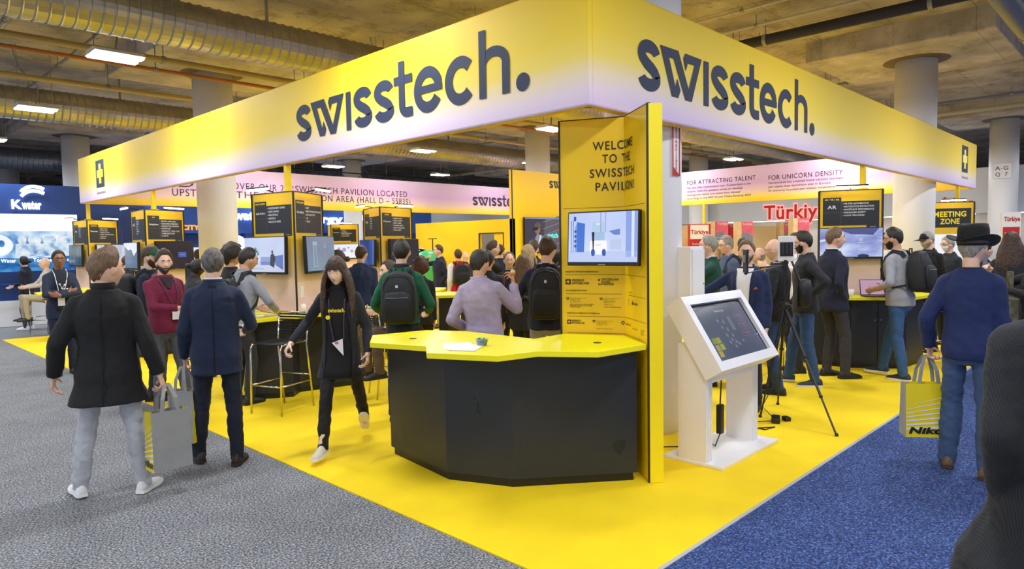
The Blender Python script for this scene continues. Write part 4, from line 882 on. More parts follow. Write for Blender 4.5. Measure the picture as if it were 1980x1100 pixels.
for i, (x, y) in enumerate(((.34, .7), (.44, .66), (.36, .56), (.44, .5), (.37, .4), (.48, .38), (.42, .3), (.36, .26), (.48, .25), (.52, .2), (.43, .17), (.62, .24))): sh.rect(flat('#9fa9c0', e=.5), Wk * x, Hk * y, Wk * x + .035, Hk * y + .012, 1); sh.rect(flat('#9fa9c0', e=.5), Wk * x + .012, Hk * y - .014, Wk * x + .022, Hk * y + .03, 1)
for i, (x, y, h) in enumerate(((.12, .3, '#9fb04a'), (.12, .17, '#c4b878'), (.2, .3, '#b6c052'), (.12, .05, '#d0c060'), (.21, .17, '#bcc94e'))): sh.rect(flat(h, e=.6), Wk * (x - .06), Hk * y, Wk * (x - .06) + .06, Hk * y + .05, 1)
sh.rect(flat('#8a96a6', e=.5), Wk * .56, Hk * .48, Wk * .63, Hk * .76, 1)
for i in range(8): sh.text(flat('#a8707a' if i % 3 else '#d9a05a', e=.6), 'Swiss startup hall', Wk * .72, Hk * (.74 - .06 * i), .014, width=.13)
sh.text(flat('#dfe6ee', e=.7), 'Pavilion map', Wk * .4, Hk * .88, .02)
sh.build(t, 'screen_picture')
mb = MB().tube([(5.1, 2.62, .62), (5.1, 2.63, .42)], .006, 8).build('power_cord', M_BLACK, t)
MB().box((5.1, 2.63, .3), (.06, .045, .24)).build('power_brick', M_BLACK, t, bevel=.008)
MB().tube([(5.1, 2.63, .18), (5.15, 2.7, .05), (5.3, 2.85, .04), (5.0, 2.9, .04), (4.9, 3.1, .02)], .005, 6).build('power_cord', M_BLACK, t)
# ---- cabinet and signs on the round columns
t = thing('wall_cabinet', 'white metal cabinet fixed to the round column behind the kiosk', 'cabinet', (5.6, 3.17, 1.03))
cA, cB = Vector((5.474, 3.135)), Vector((5.75, 3.15))
MB().prism([(5.475, 3.11), (5.455, 3.34), (5.70, 3.36), (5.76, 3.135)], 1.035, 1.70).build('cabinet_body', M_WHITE, t, bevel=.006)
dr = MB().prism([(5.50, 3.098), (5.75, 3.121), (5.748, 3.135), (5.498, 3.112)], 1.06, 1.675).build('door', M_WHITE, t)
MB().ball((5.72, 3.112, 1.36), .008, 8).build('lock', M_STEEL, dr)
def colsheet(cx, cy, px, py0, py1, r=.351, off=.004):
    d = at(px, (py0 + py1) / 2, 1) - CAM; d = Vector((d.x, d.y)); o = Vector((-cx, -cy))
    A_, B_, C_ = d.dot(d), o.dot(d), o.dot(o) - r * r
    t_ = (-B_ - math.sqrt(max(0, B_ * B_ - A_ * C_))) / A_
    p = Vector((d.x * t_, d.y * t_)); n = (p - Vector((cx, cy))).normalized()
    z0 = at(px, py1, 1); k = t_ 
    return p, n, CAM.z + (at(px, py1, 1) - CAM).z * t_, CAM.z + (at(px, py0, 1) - CAM).z * t_
p, n, z0, z1 = colsheet(5.44, 3.58, 1306, 238, 340)
t = thing('wall_sign', 'tall red and white fire extinguisher sign on the column behind the tower', 'sign', (p.x, p.y, z0))
u = Vector((-n.y, n.x, 0)); z1 += .15
MB().box(((p.x + n.x * .004), (p.y + n.y * .004), (z0 + z1) / 2), (.125, .006, z1 - z0), math.atan2(u.y, u.x)).build('plate', M_WHITE, t)
sh = Sheet((p.x + n.x * .007 - u.x * .0625, p.y + n.y * .007 - u.y * .0625, z0), u, off=.002)
sh.rect(M_RED, 0, 0, .02, z1 - z0); sh.rect(M_RED, .105, 0, .125, z1 - z0); sh.poly(M_RED, [(0, .0), (.125, 0), (.0, .09)], 1)
for i, ch in enumerate('FIREEXTINGUISHER'): sh.text(M_RED, ch, .0625, (z1 - z0) - .06 - i * (z1 - z0 - .08) / 16, .027, align='CENTER', bold=.03)
sh.build(t)
p, n, z0, z1 = colsheet(23.64, 3.58, 1937, 317, 345)
t = thing('wall_sign', 'white square sign reading A-G Q 7 on the far column', 'sign', (p.x, p.y, z0)); u = Vector((-n.y, n.x, 0)); wz = z1 - z0
MB().box((p.x + n.x * .02, p.y + n.y * .02, (z0 + z1) / 2), (.44, .01, wz), math.atan2(u.y, u.x)).build('plate', M_WHITE, t)
sh = Sheet((p.x + n.x * .026 - u.x * .22, p.y + n.y * .026 - u.y * .22, z0), u); sh.text(M_SIGN, 'A-G', .22, wz * .58, wz * .26, width=.3, align='CENTER'); sh.text(M_SIGN, 'Q  7', .22, wz * .16, wz * .26, width=.28, align='CENTER'); sh.build(t)

# ---- tripod with phone rig
_tp = at(1517, 585, 6.7); TPX, TPY = _tp.x, _tp.y
t = thing('camera_tripod', 'tall black tripod standing on the yellow carpet in front of the bald man', 'tripod', (TPX, TPY, .008))
hub = Vector((TPX, TPY, 1.10))
for fx, fy in ((6.44, 2.896), (6.24, 2.11), (7.05, 2.98)):
    a = Vector((fx, fy, .012)); m1 = hub.lerp(a, .42); m2 = hub.lerp(a, .72)
    lg = MB().tube([hub + (a - hub).normalized() * .03, m1], .016, 8).tube([m1, m2], .0125, 8).tube([m2, a], .009, 8).build('leg', M_BLACK, t)
    MB().ball(a + Vector((0, 0, .008)), .018, 8).ball(m1, .022, 8).ball(m2, .018, 8).build('leg_lock', M_BLACK, lg)
MB().cyl((TPX, TPY, .95), (TPX, TPY, 1.50), .016, 12).build('centre_column', M_BLACK, t)
mb = MB().ball(hub, (.05, .05, .045), 12); mb.cyl((TPX - .1, TPY - .03, 1.12), (TPX + .1, TPY + .03, 1.12), .008, 8)
mb.build('hub', M_BLACK, t)
mb = MB().cyl((TPX, TPY, 1.46), (TPX, TPY, 1.53), .03, 16).tube([(TPX, TPY, 1.5), (TPX - .2, TPY + .16, 1.48)], .008, 8).build('pan_head', M_BLACK, t)
def rig(label, c, rz, wd, ht, th, col):
    q = thing('tablet_rig', label, 'camera rig', c, rz)
    MB().box((0, 0, 0), (wd, th, ht)).build('body', col, q, local=True, bevel=.006)
    MB().box((0, -th / 2 - .004, -.005), (wd * .8, .006, ht * .55)).build('back_plate', M_BLACK, q, local=True)
    mb = MB()
    for k in (-.25, 0, .25): mb.box((wd * k, -th / 2 - .012, .005), (wd * .16, .012, ht * .45))
    mb.build('lens_slot', mat('dark_glass', '#0a0c10', .12), q, local=True)
    MB().tube([(wd / 2, 0, .03), (wd / 2 + .04, 0, 0), (wd / 2 + .03, 0, -.09), (wd / 2 - .02, .0, -.13)], .003, 6).build('cable', M_BLACK, q, local=True)
rig('white tablet camera rig held on top of the tripod', (TPX + .03, TPY, 1.66), AZ - PI / 2 - .2, .15, .25, .03, M_WHITE)
MB().box((TPX + .03, TPY, 1.53), (.05, .03, .04)).build('clamp', M_BLACK, t)
q = thing('phone_rig', 'narrow black phone rig on a thin arm, before the face of the navy blazer', 'camera rig', (TPX - .2, TPY + .16, 1.48))
cc = at(1442, 505, 5.6); MB().box((cc.x, cc.y, cc.z), (.016, .075, .19), AZ + .1 + PI / 2).build('phone', M_BLACK, q, bevel=.004)
MB().tube([(TPX, TPY, 1.5), (cc.x, cc.y, cc.z - .1)], .006, 8).ball((cc.x, cc.y, cc.z - .1), .014, 8).build('arm', M_BLACK, q)
MB().box((cc.x, cc.y, cc.z + .02), (.03, .05, .06), AZ).build('clamp', M_STEEL, q)
a_ = onZ(1500, 815, .01)
q = thing('power_adapter', 'black power adapter with cables lying on the yellow carpet below the tripod', 'adapter', (a_.x, a_.y, .008))
MB().box((a_.x, a_.y, .035), (.17, .08, .05), .4).build('brick', M_BLACK, q, bevel=.01)
MB().box((a_.x + .1, a_.y - .06, .03), (.08, .06, .04), .9).build('plug', M_BLACK, q, bevel=.008)
MB().tube([(a_.x - .06, a_.y, .03), (a_.x - .3, a_.y + .25, .014), (a_.x - .45, a_.y + .1, .014), (a_.x - .2, a_.y - .08, .014), (a_.x - .35, a_.y - .05, .014), (a_.x - .3, a_.y + .3, .014)], .005, 6).tube([(a_.x + .05, a_.y + .05, .03), (a_.x + .15, a_.y + .2, .1), (TPX + .03, TPY + .02, .5), (TPX + .02, TPY, 1.0)], .004, 6).build('cable', M_BLACK, q)

# ---- small things on the other counters
def cup(label, p, h=.095, r=.036, m=None):
    t = thing('paper_cup', label, 'cup', p); MB().lathe([(.001, 0), (r * .75, 0), (r, h), (r * .93, h), (r * .7, .006), (.001, .006)], p, 20).build('cup_wall', m or M_WHITE, t, smooth=True); MB().lathe([(r * .98, h - .004), (r * 1.04, h), (r * .98, h + .004), (r * .94, h)], p, 20).build('rim', m or M_WHITE, t); return t
c = onZ(586, 604, .97); cup('white paper cup on the counter below the grey-blue screen', (c.x, c.y, .97), .1, .04)
c = onZ(497, 603, .97)
t = thing('bottle', 'small clear bottle on the counter below the sofa screen', 'bottle', (c.x, c.y, .97))
MB().lathe([(.001, 0), (.028, 0), (.03, .01), (.03, .09), (.012, .12), (.012, .135), (.001, .135)], (c.x, c.y, .97), 18).build('bottle_body', mat('milky_plastic', '#dfe8e4', .25), t, smooth=True); MB().cyl((c.x, c.y, 1.103), (c.x, c.y, 1.125), .014, 14).build('cap', mat('green_cap', '#7fae86', .4), t)
c = onZ(480, 612, .97); t = thing('leaflet', 'pale leaflets on the counter beside the small clear bottle', 'leaflet', (c.x, c.y, .97)); MB().box((c.x + .1, c.y - .06, .972), (.2, .14, .003), .3).build('sheet', M_WHITE, t); MB().box((c.x + .22, c.y - .1, .9745), (.2, .13, .002), 1.0).build('sheet', mat('leaflet_grey', '#b9b7b0', .6), t)
c = onZ(583, 597, 1.18)
t = thing('wall_label', 'white label stuck on the pod above the paper cup', 'label', (4.2, 7.58, 1.2)); u = Vector((.6, .39, 0)).normalized(); n_ = Vector((u.y, -u.x, 0))
q = Vector((4.0, 7.47, 1.22)) + u * .12 + n_ * .006; MB().box((q.x, q.y, q.z), (.06, .006, .14), math.atan2(u.y, u.x)).build('plate', M_WHITE, t)
c = Vector((4.62, 7.52, .97)); 
t = thing('webcam_robot', 'small white desk robot camera beside the pod, behind the walking woman', 'robot', c)
MB().lathe([(.001, 0), (.05, 0), (.055, .02), (.035, .09), (.03, .12), (.001, .125)], c, 20).build('base', M_WHITE, t, smooth=True); hd = MB().ball((c.x, c.y, c.z + .165), (.05, .05, .05), 16).build('head', M_WHITE, t, smooth=True)
d_ = (CAM - Vector((c.x, c.y, CAM.z))).normalized(); MB().ball((c.x + d_.x * .036, c.y + d_.y * .036, c.z + .17), .02, 12).build('lens', M_BLACK, hd)
t = thing('cable', 'thin dark cables and plugs trailing along the foot of the first pod', 'cable', (3.75, 7.6, .97)); MB().tube([(3.62, 8.0, 1.1), (3.7, 7.75, 1.0), (3.82, 7.5, .978), (3.95, 7.4, .976)], .004, 6).tube([(4.2, 7.5, .976), (4.35, 7.55, 1.03), (4.5, 7.6, .98), (4.72, 7.62, .99)], .004, 6).build('wire', M_BLACK, t); MB().box((3.9, 7.42, .98), (.07, .03, .018), .5).build('plug', M_RED, t); MB().box((4.5, 7.62, 1.0), (.09, .05, .05), .4).build('plug', M_BLACK, t)
t = thing('phone_strap', 'dark red strap hanging on the black counter behind the chrome stool', 'strap', (3.42, 7.6, .5)); MB().box((3.385, 7.63, .62), (.012, .028, .5), .5).build('band', mat('dark_red', '#6a1a1e', .6), t)
# motorcycle counter
c = Vector((9.86, 2.86, .97))
t = thing('laptop', 'open laptop with a pink screen on the motorcycle counter', 'laptop', c, AZ - PI / 2 - .25)
MB().box((0, 0, .008), (.32, .22, .014)).build('keyboard_base', M_BLACK, t, local=True, bevel=.003)
lid = MB().box((0, 0, .11), (.32, .008, .22), M=Matrix.Translation((0, .11, .012)) @ Matrix.Rotation(-.35, 4, 'X')).build('lid', M_BLACK, t, local=True)
MB().box((0, -.005, .11), (.30, .002, .20), M=Matrix.Translation((0, .11, .012)) @ Matrix.Rotation(-.35, 4, 'X')).build('screen', scr('pink_screen', ['#cfa3c0', '#dcb2cc'], 1, .75), lid, local=True)
cup('white cup behind the laptop on the motorcycle counter', (9.72, 3.12, .97))
def helmet(label, c, rz, s=1):
    t = thing('motorcycle_helmet', label, 'helmet', c, rz, scale=s)
    MB().rings([[(rx * math.cos(2 * PI * j / 24), ry * math.sin(2 * PI * j / 24) + oy, z) for j in range(24)] for z, rx, ry, oy in ((0, .09, .11, .01), (.02, .11, .13, .01), (.08, .128, .155, .0), (.14, .132, .158, -.005), (.19, .115, .135, -.01), (.225, .08, .09, -.012), (.24, .03, .035, -.012))]).build('shell', mat('helmet_black', '#17181b', .25), t, smooth=True, local=True)
    MB().rings([[(.131 * math.sin(rad(a)), -.157 * math.cos(rad(a)) , z) for a in range(-60, 61, 10)] + [(.12 * math.sin(rad(a)), -.145 * math.cos(rad(a)), z) for a in range(60, -61, -10)] for z in (.10, .165)]).build('visor', mat('dark_glass', '#0a0c10', .12), t, local=True)
    MB().tube([(.13 * math.sin(rad(a)), -.158 * math.cos(rad(a)), .09) for a in range(-70, 71, 10)], .008, 6).build('chin_vent', mat('helmet_grey', '#3a3c42', .4), t, local=True)
helmet('black motorcycle helmet on the counter beside the jeans and backpack man', (10.05, 2.66, .97), .6)
c = Vector((9.78, 3.38, .97))
t = thing('backpack', 'black soft bag with a white cross mark on the motorcycle counter', 'bag', c, AZ - PI / 2)
MB().rings([[(rx * math.cos(2 * PI * j / 20), ry * math.sin(2 * PI * j / 20), z) for j in range(20)] for z, rx, ry in ((0, .14, .1), (.02, .16, .12), (.1, .17, .13), (.17, .14, .11), (.22, .08, .07), (.235, .03, .03))]).build('bag_body', mat('bag_black', '#141519', .6), t, smooth=True, local=True)
sh = Sheet((.0, -.118, .12), (1, 0, 0), (0, .5, 1)); 
for L in ([(-.035, .03), (.035, -.03)], [(-.035, -.03), (.035, .03)]):
    a_, b_ = stroke(L, .014); sh.poly(M_WHITE, [a_[0], a_[1], b_[1], b_[0]])
for mn, mb in sh.layers.items(): mb.build('cross_mark', D.materials[mn], t, local=True)
MB().tube([(-.08, -.02, .2), (0, -.02, .25), (.08, -.02, .2)], .01, 6).build('handle', M_BLACK, t, local=True)
# green and white machine by the storage wall
c = onX(828, 560, W1X - .9)
t = thing('exhibit_machine', 'green and white rounded machine with a black antenna by the yellow storage wall', 'machine', (c.x, c.y, .008))
MB().rings([[(c.x + rx * math.cos(2 * PI * j / 20), c.y + .55 + ry * math.sin(2 * PI * j / 20), z) for j in range(20)] for z, rx, ry in ((.6, .2, .3), (.8, .34, .5), (1.2, .38, .6), (1.55, .34, .55), (1.68, .15, .3))]).build('white_shell', M_WHITE, t, smooth=True)
MB().rings([[(c.x - .05 + rx * math.cos(2 * PI * j / 20), c.y - .15 + ry * math.sin(2 * PI * j / 20), z) for j in range(20)] for z, rx, ry in ((.65, .25, .25), (.9, .36, .42), (1.3, .37, .42), (1.55, .28, .36), (1.62, .1, .15))]).build('green_shell', mat('machine_green', '#3fae6a', .35), t, smooth=True)
MB().ball((c.x - .1, c.y + .25, 1.58), (.25, .22, .1), 16).build('window', mat('dark_glass', '#0a0c10', .12), t, smooth=True)
MB().box((c.x, c.y + .2, .32), (.3, .5, .6)).build('pedestal', M_WHITE, t)
MB().cyl((c.x - .05, c.y - .3, 1.5), (c.x - .05, c.y - .3, 1.92), .014, 8).box((c.x - .05, c.y - .3, 1.93), (.06, .3, .02)).build('antenna', M_BLACK, t)

# ================================================================ PEOPLE
PEND = []           # (object, noise amplitude, noise frequency)
def V(*a): return Vector(a)
def sm(x): x = max(0., min(1., x)); return x * x * (3 - 2 * x)
def cloth(name, col, rough=.85, sheen=.03): return mat('cloth_' + name, col, rough, bump=.15, bscale=120, var=.08, vscale=5, sheen=sheen)
SKIN = {'light': mat('skin_light', '#e8bba2', .5, var=.04, vscale=18), 'tan': mat('skin_tan', '#cfa080', .5, var=.04, vscale=18), 'brown': mat('skin_brown', '#93644a', .5, var=.04, vscale=18), 'pale': mat('skin_pale', '#f0cbb6', .5, var=.04, vscale=18), 'dark': mat('skin_dark', '#54362a', .5, var=.04, vscale=18)}
HAIR = {k: mat('hair_' + k, c, .5, col2=c2, vscale=130, bump=.5, bscale=170, stretch=(1, 1, .14)) for k, c, c2 in (('dark', '#17130f', '#2a231d'), ('brown', '#33241a', '#553d2b'), ('black', '#0c0b0b', '#1b1918'), ('grey', '#77736e', '#b3aea8'), ('salt', '#33302e', '#77726d'), ('blond', '#8a7350', '#b79e74'), ('red', '#3a1d14', '#5b2f20'), ('lightbrown', '#594433', '#836549'), ('long', '#2b1f19', '#52392b'))}
M_EYE = mat('eye_white', '#e6e2dc', .3); M_IRIS = mat('iris', '#2b211b', .2); M_LIP = mat('lip', '#b06a60', .5)
def head_pt(a, e, k=1.0):
    """surface of the head about its centre; a = azimuth from the face (+Y) toward +X, e = elevation"""
    ce, se = math.cos(e), math.sin(e)
    x, y, z = .074 * ce * math.sin(a), .096 * ce * math.cos(a), .117 * se
    t = max(0., -z / .117)
    x *= 1 - .30 * t ** 1.6; x *= 1 + .03 * math.exp(-((z - .03) / .04) ** 2)
    if y < 0: y *= 1 - .32 * t
    else:
        y += .016 * sm((t - .55) / .4) * math.exp(-(x / .03) ** 2)
        y *= 1 - .10 * sm((z - .04) / .07)
        nz = sm((.014 - z) / .045) * (1 - sm((-.034 - z) / .010)); wn = .011 + .006 * sm((-z) / .04)
        y += .023 * nz * math.exp(-(x / wn) ** 2)
        y -= .010 * math.exp(-((abs(x) - .031) / .014) ** 2 - ((z - .006) / .011) ** 2)
        y += .005 * math.exp(-((z - .026) / .010) ** 2) * math.exp(-(x / .045) ** 2)
        y += .006 * math.exp(-(x / .02) ** 2 - ((z + .060) / .012) ** 2)
        y -= .004 * math.exp(-(x / .02) ** 2 - ((z + .060) / .003) ** 2)
    return V(x, y, z) * k
def hairline(kind):
    T = {'short': [(0, 46), (35, 44), (52, 26), (66, 12), (78, -4), (90, -4), (98, 4), (112, -8), (140, -34), (180, -38)],
         'receding': [(0, 62), (35, 60), (52, 40), (66, 14), (78, 0), (90, 0), (98, 4), (112, -8), (140, -32), (180, -36)],
         'curly': [(0, 40), (35, 36), (52, 18), (66, 4), (78, -12), (90, -14), (98, -10), (112, -20), (140, -40), (180, -46)],
         'fringe': [(0, 20), (38, 18), (50, 4), (62, -20), (80, -40), (100, -50), (140, -60), (180, -64)],
         'long': [(0, 48), (30, 42), (48, 20), (62, -10), (80, -40), (100, -52), (140, -62), (180, -66)]}[kind]
    def f(a):
        a = abs(a) * 180 / PI
        for (p, u), (q, v) in zip(T, T[1:]):
            if a <= q: return rad(u + (v - u) * (a - p) / (q - p))
        return rad(T[-1][1])
    return f
def ik(A, Cp, l1, l2, pole):
    d = Cp - A; L = max(.05, min(d.length, (l1 + l2) * .998)); t = d.normalized(); Cp = A + t * L
    x = (l1 * l1 - l2 * l2 + L * L) / (2 * L); h = math.sqrt(max(0, l1 * l1 - x * x))
    p = pole - t * pole.dot(t)
    p = p.normalized() if p.length > 1e-5 else t.orthogonal().normalized()
    return A + t * x + p * h, Cp
SECT = [(.83, .150, .108, 0.0), (.90, .168, .120, -.005), (.97, .168, .116, 0), (1.05, .154, .104, .004), (1.12, .150, .102, .005), (1.22, .160, .112, .004), (1.32, .162, .116, .0), (1.38, .150, .104, -.006), (1.43, .118, .084, -.012), (1.475, .082, .066, -.014), (1.505, .066, .060, -.012)]
def sect(z):
    if z <= SECT[0][0]: return SECT[0][1:]
    for a, b in zip(SECT, SECT[1:]):
        if z <= b[0]:
            t = (z - a[0]) / (b[0] - a[0]); return tuple(a[i] + (b[i] - a[i]) * t for i in (1, 2, 3))
    return SECT[-1][1:]
class Fig: pass
PEOPLE = {}
def finish(mb, name, m, root, voxel, smooth=4, amp=0, freq=9, label=None):
    o = mb.build(name, m, root, label, local=True)
    r = o.modifiers.new('r', 'REMESH'); r.mode = 'VOXEL'; r.voxel_size = voxel
    if smooth: s_ = o.modifiers.new('s', 'SMOOTH'); s_.factor = .5; s_.iterations = smooth
    PEND.append((o, amp, freq)); return o
def bake_people():
    dg = bpy.context.evaluated_depsgraph_get()
    for o, amp, freq in PEND:
        me = D.meshes.new_from_object(o.evaluated_get(dg)); old = o.data
        o.modifiers.clear(); o.data = me; me.name = old.name; D.meshes.remove(old)
        n = len(me.vertices)
        if amp:
            co = np.empty(n * 3); me.vertices.foreach_get('co', co); co = co.reshape(-1, 3)
            no = np.empty(n * 3); me.vertices.foreach_get('normal', no); no = no.reshape(-1, 3)
            sd = random.random() * 50
            nv = np.array([noise.noise((p[0] * freq + sd, p[1] * freq, p[2] * freq * 1.25 + .8 * p[0] * freq)) + .5 * noise.noise((p[0] * freq * 2.3, p[1] * freq * 2.3 + sd, p[2] * freq * 2.6)) for p in co])
            co += no * (nv * amp)[:, None]; me.vertices.foreach_set('co', co.ravel())
        me.polygons.foreach_set('use_smooth', [True] * len(me.polygons)); me.update()
def hand(mb, wr, d, nrm, side, curl=.35, spread=.0, s=1.0, n=8, point=False):
    """palm, four fingers and a thumb; d = direction of the fingers, nrm = the way the palm faces"""
    d = d.normalized(); nrm = (nrm - d * nrm.dot(d)).normalized(); t = d.cross(nrm) * (1 if side > 0 else -1)
    for i, off in enumerate((.027, .009, -.009, -.026)):
        k = wr + d * (.086 - .006 * abs(i - 1)) * s + t * off * s
        mb.capsule(wr + d * .012 * s + t * off * .62 * s, k, .0145 * s, .0125 * s, n)
        L = (.040, .045, .041, .031)[i] * s; c = curl * (.85 + .12 * i); dd = d + t * spread * off * 8; p = k
        if point and i == 0: c = .12
        for q, f in enumerate((1.0, .70, .55)):
            c2 = c * (q + 1) * .9
            di = (dd * math.cos(c2) + nrm * math.sin(c2)).normalized(); e = p + di * L * f
            mb.capsule(p, e, (.0092 - .0008 * q) * s, (.0085 - .0008 * q) * s, n); p = e
    b = wr + d * .026 * s + t * .026 * s; di = (d * .62 + t * .62 + nrm * (.3 + curl * .4)).normalized()
    e = b + di * .042 * s; mb.capsule(b, e, .013 * s, .0105 * s, n); mb.capsule(e, e + (di * .6 + d * .5 + nrm * curl * .6 - t * .2 * curl).normalized() * .034 * s, .010 * s, .0085 * s, n)
def shoe(root, ank, yaw, pitch, m, sole, s=1.0):
    T = Matrix.Translation(ank) @ Matrix.Rotation(yaw, 4, 'Z') @ Matrix.Rotation(-pitch, 4, 'X') @ Matrix.Translation((0, 0, -.085)) @ Matrix.Scale(s, 4)
    R = []
    for y, hw, h, z0 in ((-.075, .012, .035, .03), (-.07, .030, .075, .016), (-.045, .038, .10, .014), (.0, .040, .105, .014), (.045, .041, .088, .014), (.09, .046, .068, .014), (.135, .048, .054, .014), (.17, .042, .046, .015), (.195, .026, .036, .017), (.205, .008, .026, .019)):
        R.append([(hw * math.cos(rad(q)) * (1 if abs(math.cos(rad(q))) < .99 else 1), y, z0 + max(0, math.sin(rad(q))) * (h - z0) if math.sin(rad(q)) >= 0 else z0) for q in range(0, 360, 24)])
    o = MB().rings(R, True, False, T).build('shoe', m, root, local=True, smooth=True)
    pts = [(-.03, -.075), (.03, -.075), (.041, -.03), (.04, .03), (.05, .10), (.048, .15), (.03, .2), (0, .212), (-.03, .2), (-.048, .15), (-.05, .10), (-.04, .03), (-.041, -.03)]
    MB().prism(pts, 0, .024, T).build('sole', sole, o, local=True, bevel=0)
def person(label, px, py, dist, face, head=None, pitch=0., H=None, skin='light', hair=('short', 'brown'), beard=None, top=('jacket', '#22252c'), legs='#23262e', shoes='#1a1a1c', sole=None,
           ra='hang', la='hang', rf=(.11, 0, 0), lf=(-.11, 0, 0), lean=0., side=0., twist=0., pz=0., build=1.0, glasses=False, hat=None, mask=False, detail=None, rh=None, lh=None, group=None, xy=None, hgt=None, hs=1.05, trw=1.0, face_on=None):
    P = at(px, py, dist); x, y = (P.x, P.y) if xy is None else xy
    hh = hgt or P.z; s = hh / 1.765
    Fd = V(x - CAM.x, y - CAM.y, 0).normalized(); Rd = V(Fd.y, -Fd.x, 0)
    def yawof(a): v = Fd * -math.cos(rad(a)) + Rd * math.sin(rad(a)); return math.atan2(v.y, v.x) - PI / 2
    rz = yawof(face); hy = yawof(head if head is not None else face) - rz
    root = thing('person', label, 'person', (x, y, .008), rz, group, s)
    F = Fig(); F.root = root; F.s = s; F.rz = rz; PEOPLE[label] = F
    det = detail if detail is not None else (3 if dist < 6.6 else 2 if dist < 10.5 else 1)
    vb, vg = {3: (.0062, .0105), 2: (.0085, .0135), 1: (.0125, .018)}[det]
    if dist < 3: vb, vg = .008, .011
    off = V(0, 0, pz); piv = V(0, 0, .95)
    def UB(p):
        h = p.z - .95; wgt = sm((h + .05) / .25)
        R = Matrix.Rotation(rad(twist) * wgt, 3, 'Z') @ Matrix.Rotation(rad(side) * wgt, 3, 'Y') @ Matrix.Rotation(-rad(lean) * wgt, 3, 'X')
        return piv + R @ (p - piv) + off
    F.UB = UB; F.world = lambda p: world_mat(root) @ p
    Wf = build
    # joints
    sh = {1: UB(V(.160 * Wf, -.008, 1.395)), -1: UB(V(-.160 * Wf, -.008, 1.395))}
    arms = {}; hd_dir = {}
    for sd, spec in ((1, ra), (-1, la)):
        A = sh[sd]
        if spec == 'hang': tgt, pole, cu, nm = A + V(sd * .035, .03, -.54), V(sd * .3, -1, 0), .45, V(-sd, 0, .0)
        elif spec == 'pocket': tgt, pole, cu, nm = A + V(-sd * .005, .045, -.47), V(sd * .6, -1, 0), .2, V(-sd, 0, 0)
        else:
            tgt = V(*spec[0]); tgt = V(tgt.x, tgt.y, tgt.z) + off * (0 if len(spec) > 4 else 0); pole = V(*spec[1]); cu = spec[2]; nm = V(*spec[3]) if len(spec) > 3 else V(-sd, 0, 0)
        el, wr = ik(A, tgt, .29, .265, pole); arms[sd] = (A, el, wr); hd_dir[sd] = ((wr - el).normalized(), nm, cu)
    F.arms = arms
    legsj = {}
    for sd, f in ((1, rf), (-1, lf)):
        hip = V(sd * .09, 0, .92) + off; fz = .085 + (f[3] if len(f) > 3 else 0)
        kn, an = ik(hip, V(f[0], f[1], fz), .425, .42, V(sd * .08, 1, 0) if len(f) < 5 else V(*f[4])); legsj[sd] = (hip, kn, an, f[2], (f[5] if len(f) > 5 else 0))
    # ------------ head frame
    nb = UB(V(0, -.012, 1.49)); Ru = Matrix.Rotation(rad(twist), 3, 'Z') @ Matrix.Rotation(rad(side) * .5, 3, 'Y') @ Matrix.Rotation(-rad(lean) * .45, 3, 'X')
    HR = Matrix.Rotation(hy, 3, 'Z') @ Matrix.Rotation(rad(side) * .4, 3, 'Y') @ Matrix.Rotation(-rad(pitch), 3, 'X')
    hc = nb + Ru @ V(0, .012, .072) + HR @ V(0, .018, .085)
    HM = Matrix.Translation(hc) @ HR.to_4x4() @ Matrix.Scale(hs, 4); F.HM = HM
    vis = abs(((head if head is not None else face) + 180) % 360 - 180) < 118
    # ------------ body, one continuous skin
    mb = MB(); n = 10 if det > 1 else 8
    na, ne = (56, 40) if det == 3 else (40, 28) if det == 2 else (24, 18)
    R = [[HM @ head_pt(2 * PI * j / na, -PI / 2 + PI * i / ne) for j in range(na)] for i in range(1, ne)]
    mb.rings(R)
    for sd in (1, -1): mb.ball((sd * .074, -.006, -.008), (.012, .019, .032), 10, HM @ Matrix.Rotation(sd * .3, 4, 'Z'))
    mb.capsule(nb + V(0, 0, -.03), HM @ V(0, -.022, -.065), .056, .052, 14)
    mb.rings([[UB(V(a * math.cos(2 * PI * j / 20), yo + b * math.sin(2 * PI * j / 20), z)) for j in range(20)] for z, a, b, yo in ((z, a * Wf - (.016 if z < 1.4 else .004), b * Wf - (.016 if z < 1.4 else .004), yo) for z, a, b, yo in SECT)])
    for sd in (1, -1):
        A, el, wr = arms[sd]; d, nm, cu = hd_dir[sd]
        mb.capsule(UB(V(sd * .05, -.012, 1.45)), A, .036, .046, n); mb.capsule(A, el, .047, .038, n); mb.capsule(el, wr, .040, .026, n)
        hs = 1.0
        ovr = (rh if sd > 0 else lh) or ((-sd * .35, .05, -1) if (ra if sd > 0 else la) == 'pocket' else None)
        if ovr: d = V(*ovr)
        hand(mb, wr, d, nm, sd, cu, .3, hs, 8 if det > 1 else 6)
        hip, kn, an, yw, pt = legsj[sd]
        mb.capsule(hip, kn, .074, .048, n); mb.capsule(kn, an, .048, .036, n)
        mb.capsule(an + V(0, 0, -.035), an + Matrix.Rotation(yw, 3, 'Z') @ V(0, .11, -.05), .034, .026, n)
    finish(mb, 'body', SKIN[skin], root, vb, 2 if det == 3 else 1)
